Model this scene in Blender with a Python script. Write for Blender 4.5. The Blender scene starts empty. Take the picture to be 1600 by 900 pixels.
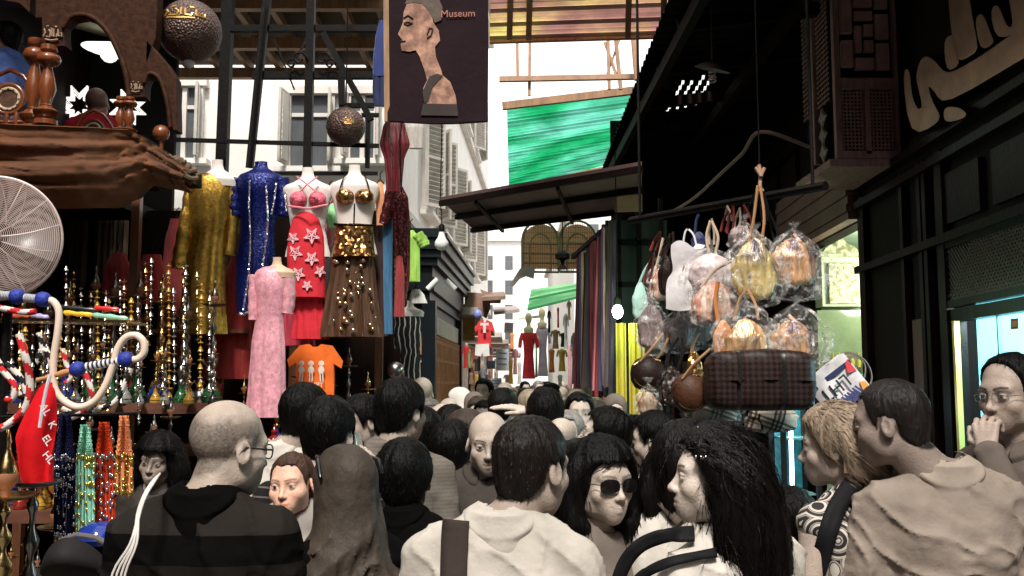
import bpy, bmesh, math, random
import numpy as np
from mathutils import Vector, Matrix, Euler
R = math.radians
random.seed(7); rng = np.random.default_rng(7)
sc = bpy.context.scene
C = sc.collection

# ------------------------------------------------------------------ camera
F = 1500.0; TILT = math.atan(150/1500); CZ = 1.75
cd = bpy.data.cameras.new('camera'); cam = bpy.data.objects.new('camera', cd); C.objects.link(cam)
cd.sensor_width = 36; cd.lens = 36*F/1600; cd.clip_start = 0.05; cd.clip_end = 2000
cam.location = (0, 0, CZ); cam.rotation_euler = (R(90)+TILT, 0, 0)
sc.camera = cam
# ------------------------------------------------------------------ sky
SUN_EL, SUN_AZ = 52, 182            # azimuth measured clockwise from +Y: high behind the camera
w = bpy.data.worlds.new('World'); sc.world = w; w.use_nodes = True
nt = w.node_tree; bg = nt.nodes['Background']
sky = nt.nodes.new('ShaderNodeTexSky'); sky.sky_type = 'NISHITA'; sky.sun_disc = False
sky.sun_elevation = R(SUN_EL); sky.sun_rotation = R(SUN_AZ); sky.dust_density = 3; sky.air_density = 0.7; sky.ozone_density = 0.3
# thin bright overcast veiling the blue: cloud noise mixed over the sky texture
tcw = nt.nodes.new('ShaderNodeTexCoord'); cn = nt.nodes.new('ShaderNodeTexNoise'); cn.inputs['Scale'].default_value = 2.5; cn.inputs['Detail'].default_value = 5; nt.links.new(tcw.outputs['Generated'], cn.inputs[0])
cr_ = nt.nodes.new('ShaderNodeMapRange'); cr_.inputs[1].default_value = .3; cr_.inputs[2].default_value = .6; cr_.inputs[3].default_value = .80; cr_.inputs[4].default_value = .97; nt.links.new(cn.outputs[0], cr_.inputs[0])
cmx = nt.nodes.new('ShaderNodeMix'); cmx.data_type = 'RGBA'; nt.links.new(cr_.outputs[0], cmx.inputs[0]); nt.links.new(sky.outputs[0], cmx.inputs[6]); cmx.inputs[7].default_value = (9.2, 8.9, 8.6, 1)
nt.links.new(cmx.outputs[2], bg.inputs[0]); bg.inputs[1].default_value = 0.12
sd = bpy.data.lights.new('sun', 'SUN'); sd.energy = 2.6; sd.angle = R(10); sd.color = (1, .95, .88)
sun = bpy.data.objects.new('sun', sd); C.objects.link(sun)
d = Vector((math.sin(R(SUN_AZ))*math.cos(R(SUN_EL)), math.cos(R(SUN_AZ))*math.cos(R(SUN_EL)), math.sin(R(SUN_EL))))
sun.rotation_euler = d.to_track_quat('Z', 'Y').to_euler(); sun.location = (0, 0, 30)
vs = sc.view_settings; vs.view_transform = 'Standard'; vs.look = 'None'; vs.exposure = 0.85; vs.gamma = 1; vs.use_curve_mapping = False
sc.render.engine = 'CYCLES'
sc.cycles.max_bounces = 8; sc.cycles.diffuse_bounces = 4; sc.cycles.transparent_max_bounces = 12

# ------------------------------------------------------------------ pixel -> point at depth Y
def W(px, py, Y, dz=0):
    u = (px-800)/F; v = (450-py)/F
    y = math.cos(TILT)-v*math.sin(TILT); z = math.sin(TILT)+v*math.cos(TILT)
    return Vector((u/y*Y, Y, CZ+z/y*Y+dz))
def PX(n, Y): return n*Y/F              # length of n photo pixels at depth Y

# ------------------------------------------------------------------ materials
MATS = {}
def M(name, col=(.5,.5,.5), rough=.7, metal=0, var=.2, vs=8, bump=0, bs=40, emis=0, trans=0, alpha=1, attr=False, sheen=0, coat=0, spec=.5, stretch=None, kind='noise', ecol=None, col2=None):
    if name in MATS: return MATS[name]
    m = bpy.data.materials.new(name); m.use_nodes = True; n = m.node_tree.nodes; L = m.node_tree.links
    b = n['Principled BSDF']
    b.inputs['Roughness'].default_value = rough; b.inputs['Metallic'].default_value = metal
    b.inputs['Specular IOR Level'].default_value = spec
    if trans: b.inputs['Transmission Weight'].default_value = trans
    if alpha < 1: b.inputs['Alpha'].default_value = alpha
    if coat: b.inputs['Coat Weight'].default_value = coat; b.inputs['Coat Roughness'].default_value = .15
    if sheen: b.inputs['Sheen Weight'].default_value = sheen
    tc = n.new('ShaderNodeTexCoord'); mp = n.new('ShaderNodeMapping'); L.new(tc.outputs['Object'], mp.inputs[0])
    if stretch: mp.inputs['Scale'].default_value = stretch
    tx = n.new('ShaderNodeTexNoise'); tx.inputs['Scale'].default_value = vs; tx.inputs['Detail'].default_value = 6; tx.inputs['Roughness'].default_value = .65
    L.new(mp.outputs[0], tx.inputs['Vector'])
    rp = n.new('ShaderNodeMapRange'); rp.inputs[1].default_value = .3; rp.inputs[2].default_value = .7
    rp.inputs[3].default_value = 1-var; rp.inputs[4].default_value = 1+var*.6
    L.new(tx.outputs[0], rp.inputs[0])
    mul = n.new('ShaderNodeVectorMath'); mul.operation = 'MULTIPLY'
    if attr:
        at = n.new('ShaderNodeAttribute'); at.attribute_name = 'Col'; L.new(at.outputs['Color'], mul.inputs[0])
    elif col2 is not None:
        mx = n.new('ShaderNodeMix'); mx.data_type = 'RGBA'; mx.inputs[6].default_value = (*col, 1); mx.inputs[7].default_value = (*col2, 1)
        t2 = n.new('ShaderNodeTexNoise'); t2.inputs['Scale'].default_value = vs*.6; t2.inputs['Detail'].default_value = 8; L.new(mp.outputs[0], t2.inputs['Vector'])
        r2 = n.new('ShaderNodeMapRange'); r2.inputs[1].default_value = .42; r2.inputs[2].default_value = .6; L.new(t2.outputs[0], r2.inputs[0])
        L.new(r2.outputs[0], mx.inputs[0]); L.new(mx.outputs[2], mul.inputs[0])
    else: mul.inputs[0].default_value = col
    L.new(rp.outputs[0], mul.inputs[1]); L.new(mul.outputs[0], b.inputs['Base Color'])
    if bump:
        if kind == 'noise':
            bt = n.new('ShaderNodeTexNoise'); bt.inputs['Detail'].default_value = 5; src = bt.outputs[0]
        elif kind == 'voronoi':
            bt = n.new('ShaderNodeTexVoronoi'); src = bt.outputs['Distance']
        bt.inputs['Scale'].default_value = bs; L.new(mp.outputs[0], bt.inputs['Vector'])
        bp = n.new('ShaderNodeBump'); bp.inputs['Strength'].default_value = min(1, bump); bp.inputs['Distance'].default_value = .01*max(1, bump)
        L.new(src, bp.inputs['Height']); L.new(bp.outputs[0], b.inputs['Normal'])
    if emis:
        b.inputs['Emission Color'].default_value = (*(ecol or col), 1); b.inputs['Emission Strength'].default_value = emis
    MATS[name] = m; return m
def sequin(name, col, scale=180, rough=.25, var=.5, metal=.9, flip=.9):
    """small flat facets that each face their own way: sequins, foil"""
    if name in MATS: return MATS[name]
    m = M(name, col, rough, metal, var, 30)
    n = m.node_tree.nodes; L = m.node_tree.links; b = n['Principled BSDF']
    vo = n.new('ShaderNodeTexVoronoi'); vo.inputs['Scale'].default_value = scale
    tc = n['Texture Coordinate']; L.new(tc.outputs['Object'], vo.inputs['Vector'])
    sub = n.new('ShaderNodeVectorMath'); sub.operation = 'SUBTRACT'; L.new(vo.outputs['Color'], sub.inputs[0]); sub.inputs[1].default_value = (.5,.5,.5)
    sca = n.new('ShaderNodeVectorMath'); sca.operation = 'SCALE'; sca.inputs['Scale'].default_value = flip; L.new(sub.outputs[0], sca.inputs[0])
    ge = n.new('ShaderNodeNewGeometry'); ad = n.new('ShaderNodeVectorMath'); L.new(ge.outputs['Normal'], ad.inputs[0]); L.new(sca.outputs[0], ad.inputs[1])
    no = n.new('ShaderNodeVectorMath'); no.operation = 'NORMALIZE'; L.new(ad.outputs[0], no.inputs[0]); L.new(no.outputs[0], b.inputs['Normal'])
    return m
def bands(name, stops, axis=2, rough=.8, scale=1, off=0, attr=None, bump=.2, bs=60, repeat=False, wobble=0, metal=0):
    """constant colour bands along one object axis; stops = [(pos 0..1, colour)]"""
    if name in MATS: return MATS[name]
    m = bpy.data.materials.new(name); m.use_nodes = True; n = m.node_tree.nodes; L = m.node_tree.links; b = n['Principled BSDF']
    b.inputs['Roughness'].default_value = rough; b.inputs['Metallic'].default_value = metal; b.inputs['Specular IOR Level'].default_value = .06
    tc = n.new('ShaderNodeTexCoord'); sp = n.new('ShaderNodeSeparateXYZ'); L.new(tc.outputs['Object'], sp.inputs[0])
    ma = n.new('ShaderNodeMath'); ma.operation = 'MULTIPLY_ADD'; L.new(sp.outputs[axis], ma.inputs[0]); ma.inputs[1].default_value = scale; ma.inputs[2].default_value = off
    src = ma.outputs[0]
    if wobble:
        t = n.new('ShaderNodeTexNoise'); t.inputs['Scale'].default_value = 6; L.new(tc.outputs['Object'], t.inputs[0])
        a2 = n.new('ShaderNodeMath'); a2.operation = 'MULTIPLY_ADD'; L.new(t.outputs[0], a2.inputs[0]); a2.inputs[1].default_value = wobble; L.new(src, a2.inputs[2]); src = a2.outputs[0]
    if repeat:
        fr = n.new('ShaderNodeMath'); fr.operation = 'FRACT'; L.new(src, fr.inputs[0]); src = fr.outputs[0]
    cr = n.new('ShaderNodeValToRGB'); cr.color_ramp.interpolation = 'CONSTANT'; e = cr.color_ramp.elements
    while len(e) < len(stops): e.new(.5)
    for i, (p, c) in enumerate(stops): e[i].position = p; e[i].color = (*c, 1)
    L.new(src, cr.inputs[0]); L.new(cr.outputs[0], b.inputs['Base Color'])
    bt = n.new('ShaderNodeTexNoise'); bt.inputs['Scale'].default_value = bs; L.new(tc.outputs['Object'], bt.inputs['Vector'])
    bp = n.new('ShaderNodeBump'); bp.inputs['Strength'].default_value = bump; bp.inputs['Distance'].default_value = .01; L.new(bt.outputs[0], bp.inputs['Height']); L.new(bp.outputs[0], b.inputs['Normal'])
    MATS[name] = m; return m

# ------------------------------------------------------------------ mesh building
def rotm(r): return Euler(r).to_matrix() if r is not None and not isinstance(r, Matrix) else (r or Matrix.Identity(3))
class MB:
    def __init__(s): s.v = []; s.f = []; s.m = []; s.mi = 0; s.col = None
    def add(s, vs_, fs_, mi=None):
        o = len(s.v); s.v.extend([tuple(x) for x in vs_]); s.f.extend([tuple(i+o for i in f) for f in fs_]); s.m.extend([s.mi if mi is None else mi]*len(fs_)); return s
    def box(s, c, size, rot=None, mi=None, taper=1.0, bev=0):
        hx, hy, hz = size[0]/2, size[1]/2, size[2]/2; Rm = rotm(rot); c = Vector(c); vs_ = []
        for z in (-1, 1):
            t = taper if z > 0 else 1
            for x, y in ((-1,-1),(1,-1),(1,1),(-1,1)): vs_.append(c+Rm@Vector((x*hx*t, y*hy*t, z*hz)))
        return s.add(vs_, [(0,3,2,1),(4,5,6,7),(0,1,5,4),(1,2,6,5),(2,3,7,6),(3,0,4,7)], mi)
    def beam(s, a, b, w_, h_=None, mi=None, up=(0,0,1)):
        a = Vector(a); b = Vector(b); h_ = h_ or w_; d_ = (b-a); L_ = d_.length; d_.normalize()
        u = Vector(up); x = d_.cross(u)
        if x.length < 1e-3: x = d_.cross(Vector((0,1,0)))
        x.normalize(); z = x.cross(d_).normalized(); m_ = Matrix((x, d_, z)).transposed()
        return s.box((a+b)/2, (w_, L_, h_), m_, mi)
    def tube(s, pts, r, n=8, mi=None, cap=True, flat=None):
        pts = [Vector(p) for p in pts]; k = len(pts); rs = r if hasattr(r, '__len__') else [r]*k
        t0 = (pts[1]-pts[0]).normalized(); u = t0.orthogonal().normalized(); vs_ = []
        for i, p in enumerate(pts):
            t = (pts[min(i+1, k-1)]-pts[max(i-1, 0)]);
            if t.length < 1e-9: t = t0.copy()
            t.normalize(); u = (u-t*u.dot(t)); u = u.normalized() if u.length > 1e-6 else t.orthogonal().normalized(); w_ = t.cross(u)
            for j in range(n):
                a = 2*math.pi*j/n; vs_.append(p+(u*math.cos(a)+w_*math.sin(a)*(flat or 1))*rs[i])
        fs_ = [(i*n+j, i*n+(j+1)%n, (i+1)*n+(j+1)%n, (i+1)*n+j) for i in range(k-1) for j in range(n)]
        if cap: fs_ += [tuple(range(n))[::-1], tuple((k-1)*n+j for j in range(n))]
        return s.add(vs_, fs_, mi)
    def lathe(s, prof, c=(0,0,0), n=16, rot=None, mi=None, sx=1, sy=1, mod=None, cap=True):
        Rm = rotm(rot); c = Vector(c); vs_ = []; k = len(prof)
        for (r, z) in prof:
            for j in range(n):
                a = 2*math.pi*j/n; rr = r*(mod(a, z) if mod else 1); vs_.append(c+Rm@Vector((rr*math.cos(a)*sx, rr*math.sin(a)*sy, z)))
        fs_ = [(i*n+j, i*n+(j+1)%n, (i+1)*n+(j+1)%n, (i+1)*n+j) for i in range(k-1) for j in range(n)]
        if cap: fs_ += [tuple(range(n))[::-1], tuple((k-1)*n+j for j in range(n))]
        return s.add(vs_, fs_, mi)
    def ball(s, c, r, n=12, mi=None, sx=1, sy=1, sz=1, rot=None):
        k = max(4, n//2+1); prof = [(max(1e-4, r*math.sin(math.pi*i/k)), -r*sz*math.cos(math.pi*i/k)) for i in range(k+1)]
        return s.lathe(prof, c, n, rot, mi, sx, sy)
    def grid(s, fn, nu, nv, mi=None, thick=0, wrap=False):
        """fn(u,v) -> point, u,v in 0..1"""
        vs_ = [Vector(fn(i/nu, j/nv)) for j in range(nv+1) for i in range(nu+1)]
        fs_ = [(j*(nu+1)+i, j*(nu+1)+i+1, (j+1)*(nu+1)+i+1, (j+1)*(nu+1)+i) for j in range(nv) for i in range(nu)]
        if thick:
            o = len(vs_); nrm = [Vector((0,0,0)) for _ in vs_]
            for f in fs_:
                nn = (vs_[f[1]]-vs_[f[0]]).cross(vs_[f[3]]-vs_[f[0]])
                for i in f: nrm[i] += nn
            vs_ += [v-(n_.normalized() if n_.length > 0 else Vector((0,1,0)))*thick for v, n_ in zip(vs_, nrm)]
            fs2 = [tuple(i+o for i in f[::-1]) for f in fs_]
            row = nu+1; bd = [i for i in range(row)]+[j*row+nu for j in range(1, nv+1)]+[nv*row+i for i in range(nu-1, -1, -1)]+[j*row for j in range(nv-1, 0, -1)]
            side = [(bd[(q+1) % len(bd)], bd[q], bd[q]+o, bd[(q+1) % len(bd)]+o) for q in range(len(bd))]
            fs_ = fs_+fs2+side
        return s.add(vs_, fs_, mi)
    def prism(s, poly, to3, depth, mi=None):
        """poly: 2D outline; to3(x, y, d) -> point at depth d; extrudes d=0..depth"""
        from mathutils.geometry import tessellate_polygon
        n = len(poly); a = [Vector(to3(x, y, 0)) for x, y in poly]; b = [Vector(to3(x, y, depth)) for x, y in poly]
        tri = tessellate_polygon([[Vector((x, y, 0)) for x, y in poly]])
        fs_ = [tuple(t) for t in tri]+[tuple(i+n for i in t[::-1]) for t in tri]+[(i, i+n, (i+1) % n+n, (i+1) % n) for i in range(n)]
        return s.add(a+b, fs_, mi)
    def build(s, name, mats, parent=None, smooth=False, loc=None, angle=None, bevel=0, colfn=None):
        me = bpy.data.meshes.new(name); me.from_pydata(s.v, [], s.f); 
        if not isinstance(mats, (list, tuple)): mats = [mats]
        for m_ in mats: me.materials.append(m_)
        if len(mats) > 1: me.polygons.foreach_set('material_index', s.m)
        bm = bmesh.new(); bm.from_mesh(me); bmesh.ops.recalc_face_normals(bm, faces=bm.faces)
        if smooth:
            a_ = R(angle or 50)
            for e in bm.edges:
                if len(e.link_faces) == 2 and e.calc_face_angle(0) > a_: e.smooth = False
            for f in bm.faces: f.smooth = True
        bm.to_mesh(me); bm.free()
        o = bpy.data.objects.new(name, me); C.objects.link(o)
        if parent is not None: o.parent = parent
        if loc is not None:
            me.transform(Matrix.Translation(-Vector(loc))); o.location = loc
        if bevel:
            md = o.modifiers.new('bevel', 'BEVEL'); md.width = bevel; md.segments = 2; md.limit_method = 'ANGLE'
        return o
def build_each(mb, name, mats, parent=None, **k):
    """every separate piece becomes an object of its own"""
    par = list(range(len(mb.v)))
    def find(a):
        while par[a] != a: par[a] = par[par[a]]; a = par[a]
        return a
    for f in mb.f:
        for i in f[1:]: par[find(f[0])] = find(i)
    groups = {}
    for f, m_ in zip(mb.f, mb.m): groups.setdefault(find(f[0]), []).append((f, m_))
    out = []
    for fs_ in groups.values():
        ids = sorted({i for f, _ in fs_ for i in f}); mp = {i: n for n, i in enumerate(ids)}; q = MB(); q.v = [mb.v[i] for i in ids]; q.f = [tuple(mp[i] for i in f) for f, _ in fs_]; q.m = [m_ for _, m_ in fs_]; out.append(q.build(name, mats, parent, **k))
    return out
def tag(o, label=None, cat=None, group=None, kind=None):
    if label: o['label'] = label
    if cat: o['category'] = cat
    if group: o['group'] = group
    if kind: o['kind'] = kind
    return o
def empty(name, loc=(0,0,0), label=None, cat=None, group=None, rz=0):
    o = bpy.data.objects.new(name, None); C.objects.link(o); o.location = loc; o.rotation_euler.z = rz; o.empty_display_size = .1
    return tag(o, label, cat, group)
def one(mb, name, mats, label, cat, group=None, loc=None, **k):
    """a thing that is a single mesh, origin at loc"""
    return tag(mb.build(name, mats, None, loc=loc, **k), label, cat, group)
def copy_tree(o, loc=None, rz=None, scale=None, label=None, parent=None, mats=None):
    c = o.copy(); C.objects.link(c); c.parent = parent
    if loc is not None: c.location = loc
    if rz is not None: c.rotation_euler.z = rz
    if scale is not None: c.scale = scale if hasattr(scale, '__len__') else (scale,)*3
    if label: c['label'] = label
    if mats and o.type == 'MESH' and o.name.split('.')[0] in mats:
        c.data = c.data.copy(); c.data.materials[0] = mats[o.name.split('.')[0]]
    for ch in o.children: copy_tree(ch, parent=c, mats=mats)
    return c
def local(parent):
    """turns world points into the frame of a thing's base"""
    l = Vector(parent.location); return lambda p: Vector(p)-l
def smoothpts(pts, n=6):
    """Catmull-Rom through points"""
    P_ = [Vector(p) for p in pts]; P_ = [P_[0]*2-P_[1]]+P_+[P_[-1]*2-P_[-2]]; out = []
    for i in range(1, len(P_)-2):
        for k in range(n):
            t = k/n; a, b, c, d_ = P_[i-1], P_[i], P_[i+1], P_[i+2]
            out.append(.5*((2*b)+(c-a)*t+(2*a-5*b+4*c-d_)*t*t+(3*b-a-3*c+d_)*t**3))
    return out+[P_[-2]]
def text_into(mb, s, size, to3, depth=.002, mi=0, align='CENTER', bold=0, sx=1):
    """lettering as thin extruded shapes; to3(x, y, d) places it"""
    cu = bpy.data.curves.new('t', 'FONT'); cu.body = s; cu.size = size; cu.align_x = align; cu.align_y = 'CENTER'; cu.extrude = .5; cu.offset = bold; cu.resolution_u = 3
    ob = bpy.data.objects.new('t', cu); C.objects.link(ob); dg = bpy.context.evaluated_depsgraph_get(); dg.update()
    me = bpy.data.meshes.new_from_object(ob.evaluated_get(dg))
    mb.add([to3(v.co.x*sx, v.co.y, (v.co.z+.5)*depth) for v in me.vertices], [tuple(p.vertices) for p in me.polygons], mi)
    bpy.data.objects.remove(ob); bpy.data.curves.remove(cu); bpy.data.meshes.remove(me)
# plane frame helper: origin o, x axis u, y axis v (unit-ish), normal n towards the viewer
def frame(o, u, v, n=None):
    o = Vector(o); u = Vector(u).normalized(); v = Vector(v).normalized(); n = u.cross(v).normalized() if n is None else Vector(n)
    return lambda x, y, d_=0: o+u*x+v*y+n*d_
# ------------------------------------------------------------------ implicit surfaces (bodies, clothes, drapery)
def vnoise(P_, seed=0):
    """smooth value noise, P_ (...,3) -> -1..1"""
    i = np.floor(P_).astype(np.int64); f = P_-i; f = f*f*(3-2*f); out = 0
    for dx in (0,1):
        for dy in (0,1):
            for dz in (0,1):
                h = (i[...,0]+dx)*374761393+(i[...,1]+dy)*668265263+(i[...,2]+dz)*2147483647+seed*974711
                h = (h ^ (h >> 13))*1274126177; h = (h ^ (h >> 16)) & 0xffff
                wt = (f[...,0] if dx else 1-f[...,0])*(f[...,1] if dy else 1-f[...,1])*(f[...,2] if dz else 1-f[...,2])
                out = out+wt*(h/32767.5-1)
    return out
def axis_pts(lo, hi, coarse, fine=()):
    pts = [lo]
    while pts[-1] < hi:
        x = pts[-1]; st = coarse
        for a, b, s_ in fine:
            if a-s_ <= x <= b: st = min(st, s_)
        nx = x+st
        for a, b, s_ in fine:
            if x < a-1e-6 and nx > a and a-x > s_*.5: nx = min(nx, a)
        pts.append(nx)
    return np.array(pts)
class Field:
    def __init__(s, ax, ay, az):
        s.ax, s.ay, s.az = ax, ay, az; s.D = np.full((len(ax), len(ay), len(az)), .5, np.float32)
    def sub(s, c, r):
        sl = []
        for a, cc in ((s.ax, c[0]), (s.ay, c[1]), (s.az, c[2])):
            i0 = max(0, np.searchsorted(a, cc-r)-1); i1 = min(len(a), np.searchsorted(a, cc+r)+1)
            if i1 <= i0: return None, None
            sl.append(slice(i0, i1))
        X, Y, Z = np.meshgrid(s.ax[sl[0]], s.ay[sl[1]], s.az[sl[2]], indexing='ij')
        return tuple(sl), np.stack([X, Y, Z], -1)
    def prim(s, p, infl=0, kk=None, h=.02):
        t, c, rad, d_ = p['t'], p['c'], p['r'], None
        T = p.get('T')
        if t == 'e': cen = np.array(c, float); br = max(rad)
        else:
            a = np.array(c[0], float); b = np.array(c[1], float); cen = (a+b)/2; br = np.linalg.norm(b-a)/2+max(rad)
        wc = cen if T is None else T[0]@cen+T[1]
        k = p.get('k', .02) if kk is None else kk
        sl, P_ = s.sub(wc, br+infl+k+h*2.5)
        if sl is None: return
        if T is not None: P_ = (P_-T[1])@T[0]
        if t == 'e':
            q = P_-cen
            if p.get('R') is not None: q = q@p['R']
            rr = np.array(rad, float)+infl
            k0 = np.sqrt(((q/rr)**2).sum(-1)); k1 = np.sqrt(((q/rr**2)**2).sum(-1))+1e-9; dd = k0*(k0-1)/k1
        else:
            ab = b-a; tt = np.clip(((P_-a)@ab)/(ab@ab+1e-12), 0, 1); q = P_-a-tt[...,None]*ab
            fl = p.get('fl')
            if fl is not None: q = q*np.array(fl)
            dd = np.sqrt((q**2).sum(-1))-(rad[0]*(1-tt)+rad[1]*tt+infl)
        D0 = s.D[sl]
        if p.get('op', 1) > 0:
            hh = np.clip(.5+.5*(D0-dd)/k, 0, 1) if k > 0 else (dd < D0)*1.
            r_ = D0*(1-hh)+dd*hh-k*hh*(1-hh)
        else:
            hh = np.clip(.5-.5*(D0+dd)/k, 0, 1); r_ = D0*(1-hh)+(-dd)*hh+k*hh*(1-hh)
        s.D[sl] = r_
    def fn(s, f, c=None, r=None):
        """D = f(P, D) in a box"""
        if c is None: sl = (slice(None),)*3; X, Y, Z = np.meshgrid(s.ax, s.ay, s.az, indexing='ij'); P_ = np.stack([X, Y, Z], -1)
        else: sl, P_ = s.sub(c, r)
        s.D[sl] = f(P_, s.D[sl])
    def near(s, f, band=.05):
        """apply D = f(P, D) only at grid points close to the surface"""
        m_ = np.abs(s.D) < band; i, j, k = np.nonzero(m_)
        P_ = np.stack([s.ax[i], s.ay[j], s.az[k]], -1); s.D[m_] = f(P_, s.D[m_])
    def mesh(s):
        D = s.D; nx, ny, nz = D.shape; neg = D < 0
        acc = np.zeros((nx-1, ny-1, nz-1, 3), np.float32); cnt = np.zeros((nx-1, ny-1, nz-1), np.int16)
        edges = []
        for a in range(3):
            s0 = [slice(None)]*3; s1 = [slice(None)]*3; s0[a] = slice(0, -1); s1[a] = slice(1, None)
            i = np.argwhere(neg[tuple(s0)] != neg[tuple(s1)])
            j = i.copy(); j[:, a] += 1
            d0 = D[tuple(i.T)]; d1 = D[tuple(j.T)]; t = np.clip(d0/(d0-d1), .02, .98)
            p0 = np.stack([s.ax[i[:,0]], s.ay[i[:,1]], s.az[i[:,2]]], -1); p1 = np.stack([s.ax[j[:,0]], s.ay[j[:,1]], s.az[j[:,2]]], -1)
            p = p0+(p1-p0)*t[:, None]; b, c = [(1,2),(2,0),(0,1)][a]
            ok = (i[:, b] > 0) & (i[:, c] > 0) & (i[:, b] < D.shape[b]-1) & (i[:, c] < D.shape[c]-1)
            i, p, inside = i[ok], p[ok], (d0 < 0)[ok]; quad = []
            for ob, oc in ((0,0),(-1,0),(-1,-1),(0,-1)):
                q = i.copy(); q[:, b] += ob; q[:, c] += oc; quad.append(q)
                np.add.at(acc, tuple(q.T), p); np.add.at(cnt, tuple(q.T), 1)
            edges.append((quad, inside))
        has = cnt > 0; idx = np.full(has.shape, -1, np.int64); idx[has] = np.arange(has.sum()); V = acc[has]/cnt[has][:, None]
        Fs = []
        for quad, ins in edges:
            q = np.stack([idx[tuple(x.T)] for x in quad], -1); q[~ins] = q[~ins][:, ::-1]; Fs.append(q)
        return V, np.concatenate(Fs)
def obj_from(V, Fc, name, mats, parent=None, cols=None, smooth=True, relax=0):
    if relax:
        n = len(V); e = np.concatenate([Fc[:, [0,1]], Fc[:, [1,2]], Fc[:, [2,3]], Fc[:, [3,0]]]); e = np.concatenate([e, e[:, ::-1]])
        deg = np.bincount(e[:,0], minlength=n)[:, None]
        for _ in range(relax):
            a = np.zeros_like(V); np.add.at(a, e[:,0], V[e[:,1]]); V = V*.5+.5*a/np.maximum(deg, 1)
    me = bpy.data.meshes.new(name); me.vertices.add(len(V)); me.vertices.foreach_set('co', V.astype(np.float32).ravel())
    me.loops.add(len(Fc)*4); me.loops.foreach_set('vertex_index', Fc.astype(np.int32).ravel())
    me.polygons.add(len(Fc)); me.polygons.foreach_set('loop_start', np.arange(0, len(Fc)*4, 4, dtype=np.int32)); me.update(calc_edges=True); me.validate()
    me.polygons.foreach_set('use_smooth', np.full(len(me.polygons), smooth))
    for m_ in (mats if isinstance(mats, (list, tuple)) else [mats]): me.materials.append(m_)
    if cols is not None:
        ca = me.color_attributes.new('Col', 'FLOAT_COLOR', 'POINT'); c4 = np.ones((len(V), 4), np.float32); c4[:, :3] = cols; ca.data.foreach_set('color', c4.ravel())
    o = bpy.data.objects.new(name, me); C.objects.link(o)
    if parent is not None: o.parent = parent
    return o, V
def E(c, r, k=.02, op=1, R_=None, T=None): return dict(t='e', c=c, r=r, k=k, op=op, R=R_, T=T)
def K(a, b, ra, rb=None, k=.02, op=1, T=None, fl=None): return dict(t='c', c=(a, b), r=(ra, ra if rb is None else rb), k=k, op=op, T=T, fl=fl)
def npR(r): return np.array(Euler(r).to_matrix())
# ------------------------------------------------------------------ people
skinM = M('skin', rough=.52, var=.20, vs=17, bump=.22, bs=170, attr=True, spec=.32)
hairM = M('hair_black', (.003,.0026,.0023), .5, var=.5, vs=30, bump=.6, bs=140, stretch=(1,1,.15), spec=.12)
def hairmat(name, c): return M('hair_'+name, c, .42, var=.45, vs=30, bump=.6, bs=140, stretch=(1,1,.15), spec=.15)
def cloth(name, c, rough=.85, var=.18, bump=.35, bs=26, **k): return M('cloth_'+name, c, rough, var=var, vs=5, bump=bump, bs=bs, spec=.06, **k)
def head_prims(hs=1., T=None, male=True, nose=1., jaw=1., child=False, smile=0):
    g = hs; j = jaw*(1 if male else .93); P = []
    def e(c, r, k=.02, op=1, R_=None): P.append(E(tuple(np.array(c)*g), tuple(np.array(r)*g), k*g, op, R_, T))
    def k_(a, b, ra, rb, k=.01, op=1): P.append(K(tuple(np.array(a)*g), tuple(np.array(b)*g), ra*g, rb*g, k*g, op, T))
    e((0,-.012,.035), (.077,.096,.086))
    e((0,.028,-.042), (.058*j,.060,.070), .03)
    if child: e((0,.03,-.03), (.064,.052,.05), .03)
    e((0,.066,-.098*(1 if not child else .93)), (.022*j,.018,.018), .03)
    for s in (-1,1):
        e((s*.050*j,.008,-.064), (.016,.024,.026), .035)
        e((s*.042,.058,-.028), (.021,.021,.021), .03)
    e((0,.073,.022), (.052,.017,.017), .025)
    e((0,.068,-.066), (.034,.026,.028), .025)
    for s in (-1,1): e((s*.0325,.0985,.000), (.021,.0165,.0125), .014, -1)
    # nose
    k_((0,.082,.010), (0,.103,-.028), .0068, .0088*nose, .014)
    e((0,.1065,-.0335), (.0098*nose,.0105,.0095), .008)
    for s in (-1,1): e((s*.0115*nose,.0955,-.0375), (.0062,.0095,.0072), .007)
    for s in (-1,1): e((s*.0065,.102,-.0445), (.0035,.0055,.0035), .003, -1)
    # lips
    w_ = .0235+.006*smile; up = .004*smile
    for s in (-1,1):
        k_((0,.0925,-.0605), (s*w_,.083,-.066+up), .0055, .0025, .006)
        k_((0,.0912,-.0735), (s*w_*.9,.0825,-.068+up), .0066, .0025, .006)
        k_((0,.0995,-.0675), (s*(w_+.002),.087,-.0665+up), .0014, .0010, .0025, -1)
    # eyes and lids
    for s in (-1,1): e((s*.0325,.0765,.000), (.0126,)*3, .0015)
    # ears
    for s in (-1,1):
        Re = npR((0, s*R(-10), s*R(-22)))
        e((s*.0795,-.008,-.008), (.0075,.0185,.031), .006, 1, Re)
        e((s*.0885,-.004,-.003), (.0070,.0105,.019), .004, -1, Re)
        e((s*.081,.004,-.006), (.004,.005,.008), .004)
    return P
def lids(fld, hs, T, open_=1.):
    """eyelid shells with an almond slit"""
    for s in (-1,1):
        c = np.array((s*.0325,.0765,.0))*hs; wc = T[0]@c+T[1]
        def f(P_, D):
            q = ((P_-T[1])@T[0]-c)/hs; r_ = np.sqrt((q**2).sum(-1))-.0146
            slit = .0047*open_*(1-np.clip(np.abs(q[...,0])/.0150,0,1)**2)+.0004-np.abs(q[...,2]-.0006)
            d_ = np.maximum(r_, slit)*hs; k = .003*hs; hh = np.clip(.5+.5*(D-d_)/k, 0, 1)
            return D*(1-hh)+d_*hh-k*hh*(1-hh)
        fld.fn(f, wc, .022*hs)
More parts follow.
